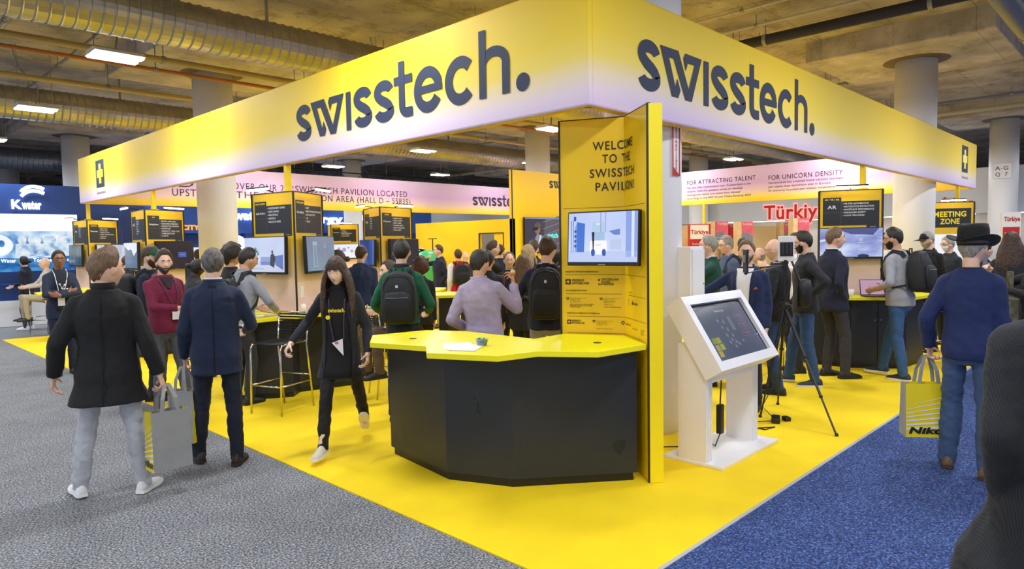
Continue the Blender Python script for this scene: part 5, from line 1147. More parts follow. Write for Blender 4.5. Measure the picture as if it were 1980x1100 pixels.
    # ------------ face
    if vis and face_on is not False:
        e1, e2 = MB(), MB()
        for sd in (1, -1):
            p = HM @ (head_pt(sd * .335, rad(2)) + V(0, -.0075, .003)); f = HR @ V(sd * .12, 1, 0); e1.ball((sd * .0302, head_pt(sd * .335, rad(2)).y - .003, .0045), (.0115, .0075, .0052 if pitch < 8 else .0032), 12, HM); e2.ball((sd * .0302, head_pt(sd * .335, rad(2)).y + .0012, .0045), (.0052, .0042, .0050 if pitch < 8 else .003), 8, HM)
        ey = e1.build('eyes', M_EYE, root, local=True, smooth=True); e2.build('irises', M_IRIS, ey, local=True, smooth=True)
        bm_ = MB()
        for sd in (1, -1): bm_.tube([HM @ (head_pt(sd * a, rad(el)) * 1.012) for a, el in ((.16, 12.5), (.30, 15), (.45, 14), (.58, 10.5))], [.003, .0045, .004, .002], 6)
        if hair[1] in HAIR: bm_.build('eyebrows', HAIR[hair[1]], root, local=True)
        if det > 1: MB().tube([HM @ (head_pt(a, rad(-31)) * 1.004) for a in (-.26, -.12, 0, .12, .26)], [.002, .0045, .004, .0045, .002], 6).build('lips', M_LIP, root, local=True)
    if beard:
        bm_ = MB(); T = [(0, -40), (16, -38), (25, -24), (45, -20), (65, -8), (84, 6)]; cols = 33; rows = 9; G = []
        for j in range(cols):
            a = rad(-84 + 168 * j / (cols - 1)); aa = abs(math.degrees(a)); tp = -40
            for (p, u), (q, v) in zip(T, T[1:]):
                if p <= aa <= q: tp = u + (v - u) * (aa - p) / (q - p)
            G.append([(a, rad(-82 + (tp + 82) * i / (rows - 1)), (math.sin(PI * min(1, (i + 1) / rows)) * .6 + .4) * beard[1] * (1 - .6 * (aa / 84) ** 2)) for i in range(rows)])
        out = [[HM @ (lambda q, th: q + q.normalized() * th)(head_pt(a, e), th) for a, e, th in c] for c in G]; inn = [[HM @ (head_pt(a, e) * .95) for a, e, th in c] for c in G]
        bm_.rings([o_ + i_[::-1] for o_, i_ in zip(out, inn)])
        bm_.tube([HM @ (head_pt(a, rad(-26 - 6 * abs(a) / .42)) * (1.0 + .25 * beard[1])) for a in (-.42, -.25, -.1, 0, .1, .25, .42)], [.003, .006, .007, .006, .007, .006, .003], 6)
        bm_.build('beard', HAIR[beard[0]], root, local=True, smooth=True)
    # ------------ hair
    if hair[0] != 'bald':
        kind = hair[0]; base = {'crop': 'short', 'swept': 'receding', 'ponytail': 'long', 'bun': 'long', 'longback': 'long', 'wavy': 'long', 'quiff': 'short', 'fringe': 'fringe', 'ring': 'short'}.get(kind, kind)
        hl = hairline(base); thk = {'crop': (.007, .005), 'short': (.017, .009), 'quiff': (.034, .008), 'swept': (.014, .010), 'receding': (.010, .007), 'curly': (.055, .045), 'fringe': (.018, .014), 'ponytail': (.014, .010), 'bun': (.016, .012), 'longback': (.02, .018), 'wavy': (.03, .03)}.get(kind, (.015, .009))
        amp = {'curly': .022, 'wavy': .02, 'quiff': .010, 'short': .005}.get(kind, .004); nf = {'curly': 34, 'wavy': 30}.get(kind, 26)
        na, rows = (56, 18) if det == 3 else (40, 13) if det == 2 else (26, 9); R = []; sd_ = random.random() * 30
        for i in range(rows + 1):
            ring = []
            for j in range(na):
                a = -PI + 2 * PI * j / na; e0 = hl(a); e = PI / 2 - (PI / 2 - e0) * (i + .3) / (rows + .3); p = head_pt(a, e)
                topw = sm((math.sin(e) + .1) / .9); th = thk[1] + (thk[0] - thk[1]) * topw * (1.0 if kind != 'quiff' else .55 + .45 * math.cos(a))
                th *= 1 - .55 * sm((i / rows - .75) / .25) * (0 if kind in ('curly', 'fringe', 'wavy') else 1)
                q = p + p.normalized() * (th + amp * noise.noise((p.x * nf + sd_, p.y * nf, p.z * nf)) + amp * .5 * noise.noise((p.x * nf * 2.5, p.y * nf * 2.5 + sd_, p.z * nf * 2.5)))
                ring.append(HM @ q)
            R.append(ring)
        R.append([HM @ (head_pt(-PI + 2 * PI * j / na, hl(-PI + 2 * PI * j / na)) * .93) for j in range(na)])
        hb = MB().rings(R)
        if kind in ('fringe', 'longback', 'bun', 'ponytail', 'wavy'):
            if kind == 'fringe' or kind == 'longback' or kind == 'wavy':
                K = 19 if det > 1 else 9
                for j in range(K):
                    a = rad(62 + (298 - 62) * j / (K - 1)); p0 = HM @ (head_pt(a, rad(8)) * 1.03); b0 = UB(V(.135 * math.sin(a), .10 * math.cos(a) - .01 + (.05 if abs(math.cos(a)) < .7 and math.cos(a) > -.3 else 0), 1.42)); 
                    ln = {'fringe': .34, 'longback': .30, 'wavy': .12}[kind]; b1 = b0 + V(.015 * math.sin(a), .05 * math.cos(a) if math.cos(a) > -.2 else -.01, -ln + .14 + .02 * (j % 3))
                    pm = p0.lerp(b0, .55) + V(.012 * math.sin(a), .004 * math.cos(a), 0)
                    hb.tube([p0, p0.lerp(pm, .5) + V(.006 * math.sin(a), 0, 0), pm, b0, b0.lerp(b1, .55), b1], [.018, .021, .022, .023, .018, .004], 8)
            if kind == 'fringe':
                for j in range(9):
                    a = rad(-40 + 80 * j / 8); hb.tube([HM @ (head_pt(a * .9, rad(60)) * 1.14), HM @ (head_pt(a, rad(38)) * 1.13), HM @ (head_pt(a, rad(17)) * 1.07)], [.016, .014, .006], 6)
            if kind == 'bun': hb.ball(HM @ V(0, -.125, .0), .042, 12)
            if kind == 'ponytail': hb.tube([HM @ V(0, -.09, .03), HM @ V(0, -.135, .03), HM @ V(0, -.165, -.02), HM @ V(0, -.15, -.12)], [.03, .034, .034, .008], 10)
            finish(hb, 'hair', HAIR[hair[1]], root, .008 if det > 1 else .012, 2, .004, 40)
        else:
            hb.build('hair', HAIR[hair[1]], root, local=True, smooth=True)
    if hair[0] == 'bald' and len(hair) > 1 and hair[1] in HAIR and len(hair) > 2:
        R = []
        for e in (-36, -22, -6, 6, 10):
            R.append([HM @ (head_pt(rad(a), rad(e if abs(a - 180) < 75 else min(e, 4))) * 1.012) for a in range(88, 273, 8)] + [HM @ (head_pt(rad(a), rad(e)) * .95) for a in range(272, 87, -8)])
        MB().rings(R).build('hair', HAIR[hair[1]], root, local=True, smooth=True)
    # ------------ glasses, hats, mask
    if glasses:
        g = MB()
        for sd in (1, -1):
            cpt = head_pt(sd * .335, rad(2)) + V(0, .016, 0)
            g.tube([HM @ (cpt + V(.024 * math.cos(2 * PI * j / 14), -.004 * abs(math.cos(2 * PI * j / 14)), .017 * math.sin(2 * PI * j / 14))) for j in range(14)], .0022, 6, True)
            g.tube([HM @ (cpt + V(sd * .023, -.004, .004)), HM @ V(sd * .078, .02, .012), HM @ V(sd * .078, -.01, .006)], .002, 6)
        g.tube([HM @ (head_pt(-.08, rad(4)) + V(0, .006, 0)), HM @ (head_pt(.08, rad(4)) + V(0, .006, 0))], .0022, 6); g.build('glasses', M_BLACK, root, local=True)
    if mask:
        R = [[HM @ (head_pt(rad(a), rad(e)) * (1.03 + .05 * math.cos(rad(a)) * (1 - abs(e + 35) / 40))) for a in range(-58, 59, 8)] + [HM @ (head_pt(rad(a), rad(e)) * .98) for a in range(58, -59, -8)] for e in (-66, -52, -38, -24, -12)]
        m_ = MB().rings(R).build('face_mask', M_WHITE, root, local=True, smooth=True)
        MB().tube([HM @ (head_pt(-1.0, rad(-20)) * 1.03), HM @ V(-.082, -.01, -.01)], .002, 6).tube([HM @ (head_pt(1.0, rad(-20)) * 1.03), HM @ V(.082, -.01, -.01)], .002, 6).build('ear_loop', M_WHITE, m_, local=True)
    if hat:
        hm_ = cloth('hat_' + hat[1].strip('#'), hat[1])
        if hat[0] == 'cap':
            R = [[HM @ (head_pt(-PI + 2 * PI * j / 32, rad(e)) * k) for j in range(32)] for e, k in ((88, 1.10), (60, 1.12), (40, 1.13), (22, 1.12), (14, 1.09), (16, 1.02))]
            c_ = MB().rings(R).build('cap', hm_, root, local=True, smooth=True)
            b_ = MB(); U = []; L_ = []
            for j in range(15): a = rad(-62 + 124 * j / 14); U.append(HM @ (V(.092 * math.sin(a), .075 + .115 * max(0, math.cos(a)) ** .8, .028 - .02 * math.sin(a) ** 2))); L_.append(HM @ (head_pt(a, rad(15)) * 1.05))
            b_.add(U + L_ + [p + HR @ V(0, 0, -.006) for p in U] + [p + HR @ V(0, 0, -.006) for p in L_], [(j, j + 1, 16 + j, 15 + j) for j in range(14)] + [(30 + j + 1, 30 + j, 45 + j, 46 + j) for j in range(14)] + [(j + 1, j, 30 + j, 31 + j) for j in range(14)])
            b_.build('brim', hm_, c_, local=True)
            if len(hat) > 2: MB().box((0, .112, .072), (.055, .006, .03), M=HM @ Matrix.Rotation(.0, 4, 'X')).build('badge', M_WHITE, c_, local=True)
        else:
            def br(k): return [HM @ V(r_ * math.sin(a) * .98, r_ * math.cos(a) * 1.12 - .004, .028 + zz + .055 * (r_ / .15) ** 2 * abs(math.sin(a)) ** 1.5 - .022 * (r_ / .15) * math.cos(a)) for r_, zz in (k,) for a in [2 * PI * j / 40 for j in range(40)]]
            h_ = MB().rings([br((.085, 0)), br((.12, .0)), br((.152, .0)), br((.154, .006)), br((.12, .007)), br((.09, .008))], False)
            o = h_.build('hat_brim', hm_, root, local=True, smooth=True)
            cr = [[HM @ V(rx * math.sin(2 * PI * j / 32), ry * math.cos(2 * PI * j / 32) - .004, z - dent * math.exp(-(math.sin(2 * PI * j / 32) / .5) ** 2)) for j in range(32)] for rx, ry, z, dent in ((.088, .108, .02, 0), (.090, .110, .06, 0), (.087, .107, .13, 0), (.080, .098, .165, .004), (.062, .080, .172, .014), (.02, .04, .146, .004))]
            MB().rings(cr).build('hat_crown', hm_, o, local=True, smooth=True)
            MB().rings([[HM @ V(rx * math.sin(2 * PI * j / 32), ry * math.cos(2 * PI * j / 32) - .004, z) for j in range(32)] for rx, ry, z in ((.0895, .1095, .034), (.092, .112, .036), (.092, .112, .054), (.0895, .1095, .056))]).build('hat_band', cloth('hat_band', '#4a4640'), o, local=True, smooth=True)
    # ------------ top
    tk, tc = top[0], top[1]; opt = top[2] if len(top) > 2 else {}
    tm = cloth(opt.get('mat', tk + tc.strip('#')), tc)
    infl = opt.get('infl', {'coat': .030, 'jacket': .022, 'hoodie': .024, 'sweater': .02, 'shirt': .014}[tk]); hem = opt.get('hem', {'coat': .62, 'jacket': .80, 'hoodie': .86, 'sweater': .86, 'shirt': .90}[tk]); flare = opt.get('flare', .02 if tk in ('coat', 'jacket') else .0)
    mb = MB(); S2 = []
    zs = [hem]; z = hem + .05
    while z < .84: zs.append(z); z += .08
    zs += [q[0] for q in SECT if q[0] > hem + .04]
    for z in zs:
        a, b, yo = sect(z); k = sm((.95 - z) / .3) * flare * 2
        S2.append((z, a * Wf + infl + k, b * Wf + infl + k, yo))
    F.torso_infl = infl
    def tors(x, z, front=1, add=0):
        a, b, yo = sect(z); k = sm((.95 - z) / .3) * flare * 2; a = a * Wf + infl + k; b = b * Wf + infl + k
        return V(x, yo + front * (b + add) * math.sqrt(max(.02, 1 - min(.98, abs(x) / a) ** 2.4)), z)
    F.tors = tors
    def se(v): return math.copysign(abs(v) ** .85, v)
    mb.rings([[UB(V(a * se(math.cos(2 * PI * j / 24)), yo + b * se(math.sin(2 * PI * j / 24)), z)) for j in range(24)] for z, a, b, yo in S2])
    sl = opt.get('sleeve', 'long'); rs = infl * .42 + opt.get('loose', 0) * .7
    for sd in (1, -1):
        A, el, wr = arms[sd]
        mb.capsule(UB(V(sd * .045, -.012, 1.455)), A, .040 + rs * .8, .048 + rs, n); mb.capsule(A, el if sl != 'short' else A.lerp(el, .75), .050 + rs, .042 + rs, n, flat1=(sl == 'short'))
        if sl == 'long': mb.capsule(el, el.lerp(wr, .97), .042 + rs, .030 + rs, n, flat1=True)
        elif sl == 'half': mb.capsule(el, el.lerp(wr, .35), .042 + rs, .040 + rs, n, flat1=True)
    if tk == 'hoodie' or opt.get('hood'):
        ch = [UB(V(.085 * math.sin(rad(a)), -.02 - .085 * math.cos(rad(a)), 1.475 + .02 * math.cos(rad(a)) - .05 * sm((abs(a) - 90) / 90))) for a in range(-150, 151, 20)]
        for p, q in zip(ch, ch[1:]): mb.capsule(p, q, .034, .034, 8)
        mb.capsule(UB(V(0, -.125, 1.44)), UB(V(0, -.14, 1.36)), .06, .035, 10)
    finish(mb, {'coat': 'coat', 'jacket': 'jacket', 'hoodie': 'hoodie', 'sweater': 'sweater', 'shirt': 'shirt'}[tk], tm, root, vg, 3 if det > 1 else 2, .0075 if tk != 'coat' else .006, 8.5 if tk != 'shirt' else 11)
    if opt.get('collar', tk in ('jacket', 'coat', 'shirt')):
        cm = cloth(opt.get('ccol', tc).strip('#') + 'c', opt.get('ccol', tc)); hcol = opt.get('ch', .045)
        R = []
        for r_, z, in ((.080, 0), (.078, hcol), (.072, hcol + .004), (.066, hcol - .002), (.064, 0)):
            R.append([UB(V(r_ * math.cos(q) * (1.0), -.012 + r_ * .98 * math.sin(q), 1.478 + z - (.028 + z * .3) * sm((math.sin(q) + .1) / 1.1))) for q in [2 * PI * j / 24 for j in range(24)]])
        MB().rings(R).build('collar', cm, root, local=True, smooth=True)
    if opt.get('ic'):   # inner shirt collar standing above the jacket collar
        R = [[UB(V(r_ * math.cos(q), -.012 + r_ * math.sin(q), z - .03 * sm(math.sin(q)))) for q in [2 * PI * j / 24 for j in range(24)]] for r_, z in ((.069, 1.49), (.066, 1.538), (.060, 1.538), (.060, 1.49))]
        MB().rings(R).build('shirt_collar', cloth('ic' + opt['ic'].strip('#'), opt['ic']), root, local=True, smooth=True)
    if opt.get('open'):  # colour, half width at the top, half width at the bottom, lowest z
        oc, w0, w1, zb = opt['open']; nv, nu = 14, 8; G = []
        zt = 1.485
        for i in range(nv + 1):
            z = zb + (zt - zb) * i / nv; w_ = w1 + (w0 - w1) * (i / nv)
            G.append([UB(tors(w_ * (2 * j / nu - 1), z, 1, .012)) for j in range(nu + 1)] + [UB(tors(w_ * (1 - 2 * j / nu), z, 1, -.02)) for j in range(nu + 1)])
        MB().rings(G).build('shirt_front', cloth('sf' + oc.strip('#'), oc), root, local=True, smooth=True)
        if opt.get('lapel', True):
            for sd in (1, -1):
                L_ = []
                for i in range(8):
                    z = zb + (1.46 - zb) * i / 7; w_ = w1 + (w0 - w1) * ((z - zb) / (zt - zb)); lw = .012 + .045 * sm(i / 5) * (1 if i < 7 else .5)
                    L_.append([UB(tors(sd * (w_ - .004), z, 1, .018)), UB(tors(sd * (w_ + lw * .5), z, 1, .021)), UB(tors(sd * (w_ + lw), z, 1, .014)), UB(tors(sd * (w_ + lw * .5), z, 1, .004))])
                MB().rings(L_).build('lapel', tm, root, local=True, smooth=True)
    # ------------ trousers and shoes
    lm = cloth('legs_' + legs.strip('#'), legs)
    mb = MB()
    mb.rings([[UB(V(a * Wf * math.cos(2 * PI * j / 20), yo + b * Wf * math.sin(2 * PI * j / 20), z)) for j in range(20)] for z, a, b, yo in ((.80, .11, .09, -.005), (.85, .160, .112, -.004), (.91, .174, .124, -.006), (.97, .170, .116, 0), (1.02, .156, .104, .002))])
    for sd in (1, -1):
        hip, kn, an, yw, pt = legsj[sd]
        mb.capsule(hip + V(0, 0, -.03), kn, .090 * min(1, Wf), .066 * trw, n); mb.capsule(kn, kn.lerp(an, .4), .066 * trw, .066 * trw, n); mb.capsule(kn.lerp(an, .4), an + V(0, 0, -.045) + (an - kn) * .0, .066 * trw, .053 * trw, n, flat1=True)
    finish(mb, 'trousers', lm, root, vg, 3 if det > 1 else 2, .010 if det > 2 else .007, 12)
    sm_ = cloth('shoe_' + shoes.strip('#'), shoes, .5); so = mat('sole_' + (sole or '#1b1b1b').strip('#'), sole or '#1b1b1b', .6)
    for sd in (1, -1): hip, kn, an, yw, pt = legsj[sd]; shoe(root, an, yw, pt, sm_, so)
    return F
def badge(F, col='#e9eaee', x=.0, z=1.16, strap='#4a3558', band='#8a2a6a', bare=False):
    """lanyard and name badge worn on the chest"""
    U, T = F.UB, F.tors
    mb = MB()
    for sd in (1, -1): mb.tube([U(V(sd * .07, -.06, 1.50)), U(V(sd * .085, .0, 1.505)), U(T(sd * .08, 1.44, 1, .020)), U(T(sd * .055 + x * .5, 1.30, 1, .022)), U(T(x + sd * .01, z + .06, 1, .024))], .0055, 6)
    l = mb.build('lanyard', mat('strap' + strap.strip('#'), strap, .6), F.root, local=True)
    c = U(T(x, z, 1, .034)); b = MB().box(c, (.085, .006, .115)).build('name_badge', mat('badge' + col.strip('#'), col, .4), l, local=True)
    return c
def backpack(label, F, col='#17181c', w=.15, d=.085, z0=.98, z1=1.46, straps=True, y=-.135, accent='#2a2c31', pocket=True, x=0.0, logo_=None, group=None):
    """rucksack hung on a person's back"""
    M = world_mat(F.root); c = M @ F.UB(V(x, y - d, z0))
    t = thing('backpack', label, 'backpack', c, F.rz, group, F.s)
    bm_ = cloth('bag' + col.strip('#'), col, .7, 0); UW = lambda p: world_mat(t).inverted() @ (M @ F.UB(p))
    H_ = z1 - z0; R = []
    for k, wf, df in ((0, .55, .5), (.03, .9, .85), (.12, 1.0, 1.0), (.4, 1.02, 1.05), (.7, .97, .92), (.88, .82, .75), (.97, .5, .5), (1.0, .2, .2)):
        R.append([UW(V(x + w * wf * math.copysign(abs(math.cos(q)) ** .6, math.cos(q)), y - d + d * df * math.copysign(abs(math.sin(q)) ** .6, math.sin(q)), z0 + H_ * k)) for q in [2 * PI * j / 28 for j in range(28)]])
    MB().rings(R).build('bag_body', bm_, t, local=True, smooth=True)
    if pocket:
        R = [[UW(V(x + w * .78 * wf * math.copysign(abs(math.cos(q)) ** .5, math.cos(q)), y - 2 * d - .004 + .03 * df * math.sin(q), z0 + .03 + H_ * .55 * k)) for q in [2 * PI * j / 24 for j in range(24)]] for k, wf, df in ((0, .7, .5), (.1, 1, 1), (.7, 1, 1), (.95, .85, .7), (1, .5, .3))]
        MB().rings(R).build('front_pocket', bm_, t, local=True, smooth=True)
    mb = MB().tube([UW(V(x + sx * w * .8, y - 1.75 * d, z0 + H_ * k)) for sx, k in ((-1, .5), (-1, .75), (-.7, .9), (0, .95), (.7, .9), (1, .75), (1, .5))], .004, 6)
    mb.tube([UW(V(x - w * .6, y - 2 * d - .03, z0 + H_ * .5)), UW(V(x + w * .6, y - 2 * d - .03, z0 + H_ * .5))], .004, 6); mb.build('zip', mat('zip' + accent.strip('#'), accent, .4), t, local=True)
    MB().tube([UW(V(x - .04, y - .02, z1 - .02)), UW(V(x - .03, y - .03, z1 + .03)), UW(V(x + .03, y - .03, z1 + .03)), UW(V(x + .04, y - .02, z1 - .02))], .008, 6).build('handle', bm_, t, local=True)
    if logo_: 
        MB().box(UW(V(x, y - 2 * d - .036, z0 + H_ * logo_[1])), (.022, .006, .026)).build('badge', mat('bagbadge', '#c9cbd0', .3), t, local=True)
    if straps:
        for sd in (1, -1):
            pts = [V(x + sd * .085, y + .01, z1 - .06), V(sd * .10, -.10, 1.47), V(sd * .115, -.02, 1.495), F.tors(sd * .118, 1.43, 1, .02), F.tors(sd * .13, 1.30, 1, .022), F.tors(sd * .15, 1.15, 1, .014), V(sd * (.17 + F.torso_infl), .0, 1.08), V(x + sd * w * .9, y - .02, z0 + .08)]
            L_ = []; P_ = [UW(p) for p in pts]
            for i, p in enumerate(P_):
                tn = (P_[min(len(P_) - 1, i + 1)] - P_[max(0, i - 1)]).normalized(); ctr = UW(V(0, 0, pts[i].z)); up2 = (p - ctr); up2 = (up2 - tn * up2.dot(tn)).normalized(); sd2 = tn.cross(up2); wd = .026 if i < 6 else .012
                L_.append([p + sd2 * wd + up2 * .004, p - sd2 * wd + up2 * .004, p - sd2 * wd - up2 * .01, p + sd2 * wd - up2 * .01])
            MB().rings(L_).build('shoulder_strap', bm_, t, local=True, smooth=False)
    return t
def tote(label, top, w, h, d, rz, tilt=0., words='Nikon', spread=.0, gus=True, front_yellow=False, handle=.2, words_face='side'):
    """stiff shopping bag; top = point where the handles are held"""
    t = thing('tote_bag', label, 'bag', (top.x, top.y, top.z - h - handle), rz)
    t.rotation_euler = (0, tilt, rz); bpy.context.view_layer.update()
    g = mat('bag_grey', '#9a9b9c', .6, var=.05, vscale=10); yl = mat('bag_yellow', '#f2d90c', .45)
    ty = d * .35
    Q = [(-w / 2, -d / 2, 0), (w / 2, -d / 2, 0), (w / 2, d / 2, 0), (-w / 2, d / 2, 0), (-w / 2, -ty, h), (w / 2, -ty, h), (w / 2, ty, h), (-w / 2, ty, h)]
    inn = [(x * .97, y * .93, max(.006, z)) for x, y, z in Q]
    fm, sm2 = (yl, g) if front_yellow else (g, yl)
    for a, m, nm in (((0, 1, 5, 4), fm, 'panel'), ((2, 3, 7, 6), g if not front_yellow else yl, 'panel'), ((1, 2, 6, 5), sm2, 'gusset'), ((3, 0, 4, 7), sm2, 'gusset'), ((0, 3, 2, 1), yl, 'bottom')):
        ctr = Vector((0, 0, 0)); mb = MB(); mid = []
        if nm == 'gusset':
            b0, b1, t1, t0 = [Vector(Q[i]) for i in a]; sx = 1 if b0.x > 0 else -1; cr_b = (b0 + b1) / 2; cr_t = (t0 + t1) / 2 - Vector((sx * w * .10, 0, 0))
            n_ = Vector((-sx * .004, 0, 0)); mb.add([b0, cr_b, cr_t, t0, b1, t1] + [p + n_ for p in (b0, cr_b, cr_t, t0, b1, t1)], [(0, 1, 2, 3), (1, 4, 5, 2), (9, 8, 7, 6), (8, 11, 10, 7)])
        else:
            q = [Vector(Q[i]) for i in a]; qi = [Vector(inn[i]) for i in a]; mb.add(q + qi, [(0, 1, 2, 3), (7, 6, 5, 4), (0, 4, 5, 1), (1, 5, 6, 2), (2, 6, 7, 3), (3, 7, 4, 0)])
        mb.build(nm, m, t, local=True)
    sh = None
    if words_face == 'front':
        sl_ = math.atan2(d / 2 - ty, h); sh = Sheet((-w / 2, -d / 2, 0), (1, 0, 0), (0, math.sin(sl_), math.cos(sl_))); W_ = w
    else:
        sh = Sheet((-w / 2, d / 2, 0), (0, -1, 0), (0, 0, 1)); W_ = d
    for i in range(7): sh.poly(M_WHITE, [(0, h * (.14 + .075 * i)), (W_, h * (.18 + .10 * i)), (W_, h * (.225 + .095 * i)), (0, h * (.17 + .07 * i))], 0)
    sh.text(M_BLACK, words, W_ * .05, h * .075, h * .11, width=W_ * .92, bold=.05, shear=.2, k=2)
    for mn, mb in sh.layers.items(): mb.build('print', D.materials[mn], t, local=True)
    for sy in (-1, 1):
        L_ = []
        for p in ((-w * .22, sy * ty, h * .9), (-w * .17, sy * ty * .9, h + handle * .45), (-w * .05, sy * .012, h + handle * .97), (w * .05, sy * .012, h + handle * .97), (w * .17, sy * ty * .9, h + handle * .45), (w * .22, sy * ty, h * .9)):
            p = Vector(p); L_.append([p + Vector((-.014, 0, 0)), p + Vector((.014, 0, .004)), p + Vector((.014, .003, .004)), p + Vector((-.014, .003, 0))])
        MB().rings(L_).build('handle', g, t, local=True)
    return t

# ================================================================ THE CAST
HANG = 'hang'
def N(*a, **k): return person(*a, **k)
GR, NV, BK = '#2b2e36', '#1c2540', '#131419'
# --- grey aisle
coatman = N('man in a long black wool coat and pale grey trousers on the grey carpet', 197, 490, 4.75, 168, head=112, hair=('quiff', 'lightbrown'), top=('coat', '#101115', dict(hem=.70, ch=.07, flare=.04, loose=.012)), legs='#b6b9c3', shoes='#e9e9ec', sole='#f2f2f4',
            rf=(.19, .06, -.35), lf=(-.24, .10, .45), ra=((.33, -.02, .87), (.3, -1, 0), .9), la=((-.34, .02, .90), (-.3, -1, 0), .5), build=1.04, hs=1.16)
suit = N('grey haired man in a navy suit seen from behind on the grey carpet', 410, 484, 5.45, 174, head=178, skin='light', hair=('swept', 'salt'), top=('jacket', '#1a2744', dict(ic='#e8ebf2', hem=.76)), legs='#161d30', shoes='#2a1f1c', sole='#3a2a24', rf=(.13, -.04, -.2), lf=(-.18, .12, .5), ra=((.21, .30, 1.06), (.5, -1, -.2), .4), la=((-.25, .10, .88), (-.4, -1, 0), 1.0), build=1.04)
maroon = N('bearded man in a maroon hoodie looking at his phone', 314, 487, 7.3, 22, head=14, pitch=6, hair=('quiff', 'brown'), beard=('brown', .011), top=('hoodie', '#6e1134', dict(open=('#26242a', .07, .012, 1.36), lapel=False, hem=.88)), legs='#4c4f55', shoes='#4a4238', rf=(.12, .02, -.3), lf=(-.14, .16, .2), ra=((.0, .36, 1.16), (1, -.7, -.3), .55, (-.5, 0, .9)), la='pocket')
c = badge(maroon, x=-.05, z=1.08)
cross = N('man in a navy jacket and glasses standing with crossed arms and a white lanyard', 112, 487, 9.7, 14, head=10, skin='brown', hair=('short', 'black'), glasses=True, top=('jacket', '#1f2942', dict(open=('#161b2c', .10, .09, .92), lapel=False)), legs='#16203a', ra=((-.05, .20, 1.18), (1, .1, -.5), .5, (0, -1, 0)), la=((.06, .235, 1.14), (-1, .1, -.5), .5, (0, -1, 0)), rh=(-1, -.1, .25), lh=(1, -.1, .2), build=.95)
badge(cross, strap='#e8e9ee', z=1.05, x=.03)
sh = Sheet(cross.UB(V(-.07, .165, 1.18)), (1, 0, 0), (0, 0, 1))
for x, y in ((.02, .05), (.05, .11), (.085, .06), (.06, .01), (.11, .12)): sh.disc(M_WHITE, x, y, .012)
for x, y, X, Y in ((.02, .05, .085, .06), (.05, .11, .085, .06), (.06, .01, .085, .06), (.11, .12, .085, .06)):
    a_, b_ = stroke([(x, y), (X, Y)], .006); sh.poly(M_WHITE, [a_[0], a_[1], b_[1], b_[0]])
for mn, mb in sh.layers.items(): mb.build('shirt_print', D.materials[mn], cross.root, local=True)
N('woman with dark ponytail, navy jacket and grey leggings by the giant video wall', 47, 497, 15.4, -118, hair=('bun', 'black'), top=('jacket', '#1a2133', dict(hem=.86)), legs='#3d434d', shoes='#e4e4e8', sole='#f0f0f2', ra=((.1, .34, 1.05), (1, -.5, -.5), .5), trw=.85)
N('bald person in beige trousers seated on a stool behind the crossed arms', 88, 508, 14.6, -80, skin='light', hair=('bald', 'x'), top=('shirt', '#c9bfb2'), legs='#b7aa8e', pz=-.14, hgt=1.75, rf=(.14, .40, 0, .3), lf=(-.14, .38, 0, .3), ra=((.16, .38, 1.02), (1, -.5, -.5), .3), la=((-.16, .38, 1.02), (-1, -.5, -.5), .3))
greencap = N('man in a green cap and navy jacket with a black rucksack', 287, 478, 7.9, 74, head=52, pitch=4, hair=('short', 'brown'), beard=('brown', .007), hat=('cap', '#14603f', 1), top=('jacket', '#1b2236', dict(ccol='#b9b6b0', ch=.06)), legs='#20242e')
backpack('black rucksack on the back of the man in the green cap', greencap, '#17191d', w=.16, d=.10)
N('man with a shaven head and dark grey shirt, seen from behind past the coat collar', 243, 496, 12.5, 178, hair=('crop', 'brown'), top=('shirt', '#35383f'), legs='#22242b')
N('dark haired woman in a grey jacket looking down beside the navy suit', 375, 503, 9.2, 116, head=104, pitch=16, skin='dark', hair=('bun', 'black'), top=('jacket', '#2b2d33'), legs='#1d1f25', ra=((.08, .34, 1.08), (1, -.5, -.5), .4))
N('distant brown haired man in front of a white glowing board', 383, 484, 13.5, 150, hair=('short', 'brown'), top=('shirt', '#33384a'), legs='#22242b')
N('young man with big curly hair and a black top', 446, 478, 8.9, 108, head=98, skin='tan', hair=('curly', 'dark'), top=('jacket', '#1b1c20', dict(collar=False)), legs='#22252c')
greys = N('man in a light grey shirt peering at the sofa screen', 458, 481, 7.6, 128, head=104, pitch=12, skin='tan', hair=('short', 'dark'), top=('shirt', '#8d929c', dict(infl=.02)), legs='#2a2c33', lean=10, ra=((.2, .35, 1.04), (1, -.5, -.4), .3), la=((-.14, .36, 1.06), (-1, -.6, -.3), .3))
backpack('black bag strapped on the light grey shirt', greys, '#1c1d21', w=.13, d=.06, z0=1.0, z1=1.4)
# --- the walking woman
wom = N('long haired woman in a black blazer walking past the chrome stool', 655, 522, 5.8, -12, head=-20, pitch=15, skin='pale', hair=('fringe', 'long'), top=('jacket', '#20232c', dict(hem=.68, flare=.035, infl=.016, open=('#0d0e12', .08, .13, .70), collar=False)), legs='#121318', shoes='#c9c3b4', sole='#e6e2d6', trw=.88, build=.90, lean=3,
        ra=((.43, .08, .995), (.3, -1, -.3), .95, (-.4, .3, -.9)), la=((-.26, .14, .90), (-.3, -1, 0), .75), rf=(.13, .30, -.15, .0), lf=(-.12, -.42, .1, .10, (0, 1, 0), -.75), hgt=1.66)
R_ = [[wom.UB(V(r * math.cos(2 * PI * j / 24), -.010 + r * math.sin(2 * PI * j / 24), z)) for j in range(24)] for r, z in ((.080, 1.465), (.070, 1.50), (.066, 1.55), (.060, 1.55), (.058, 1.47))]
MB().rings(R_).build('turtleneck', cloth('sf0f1014', '#0f1014'), wom.root, local=True, smooth=True)
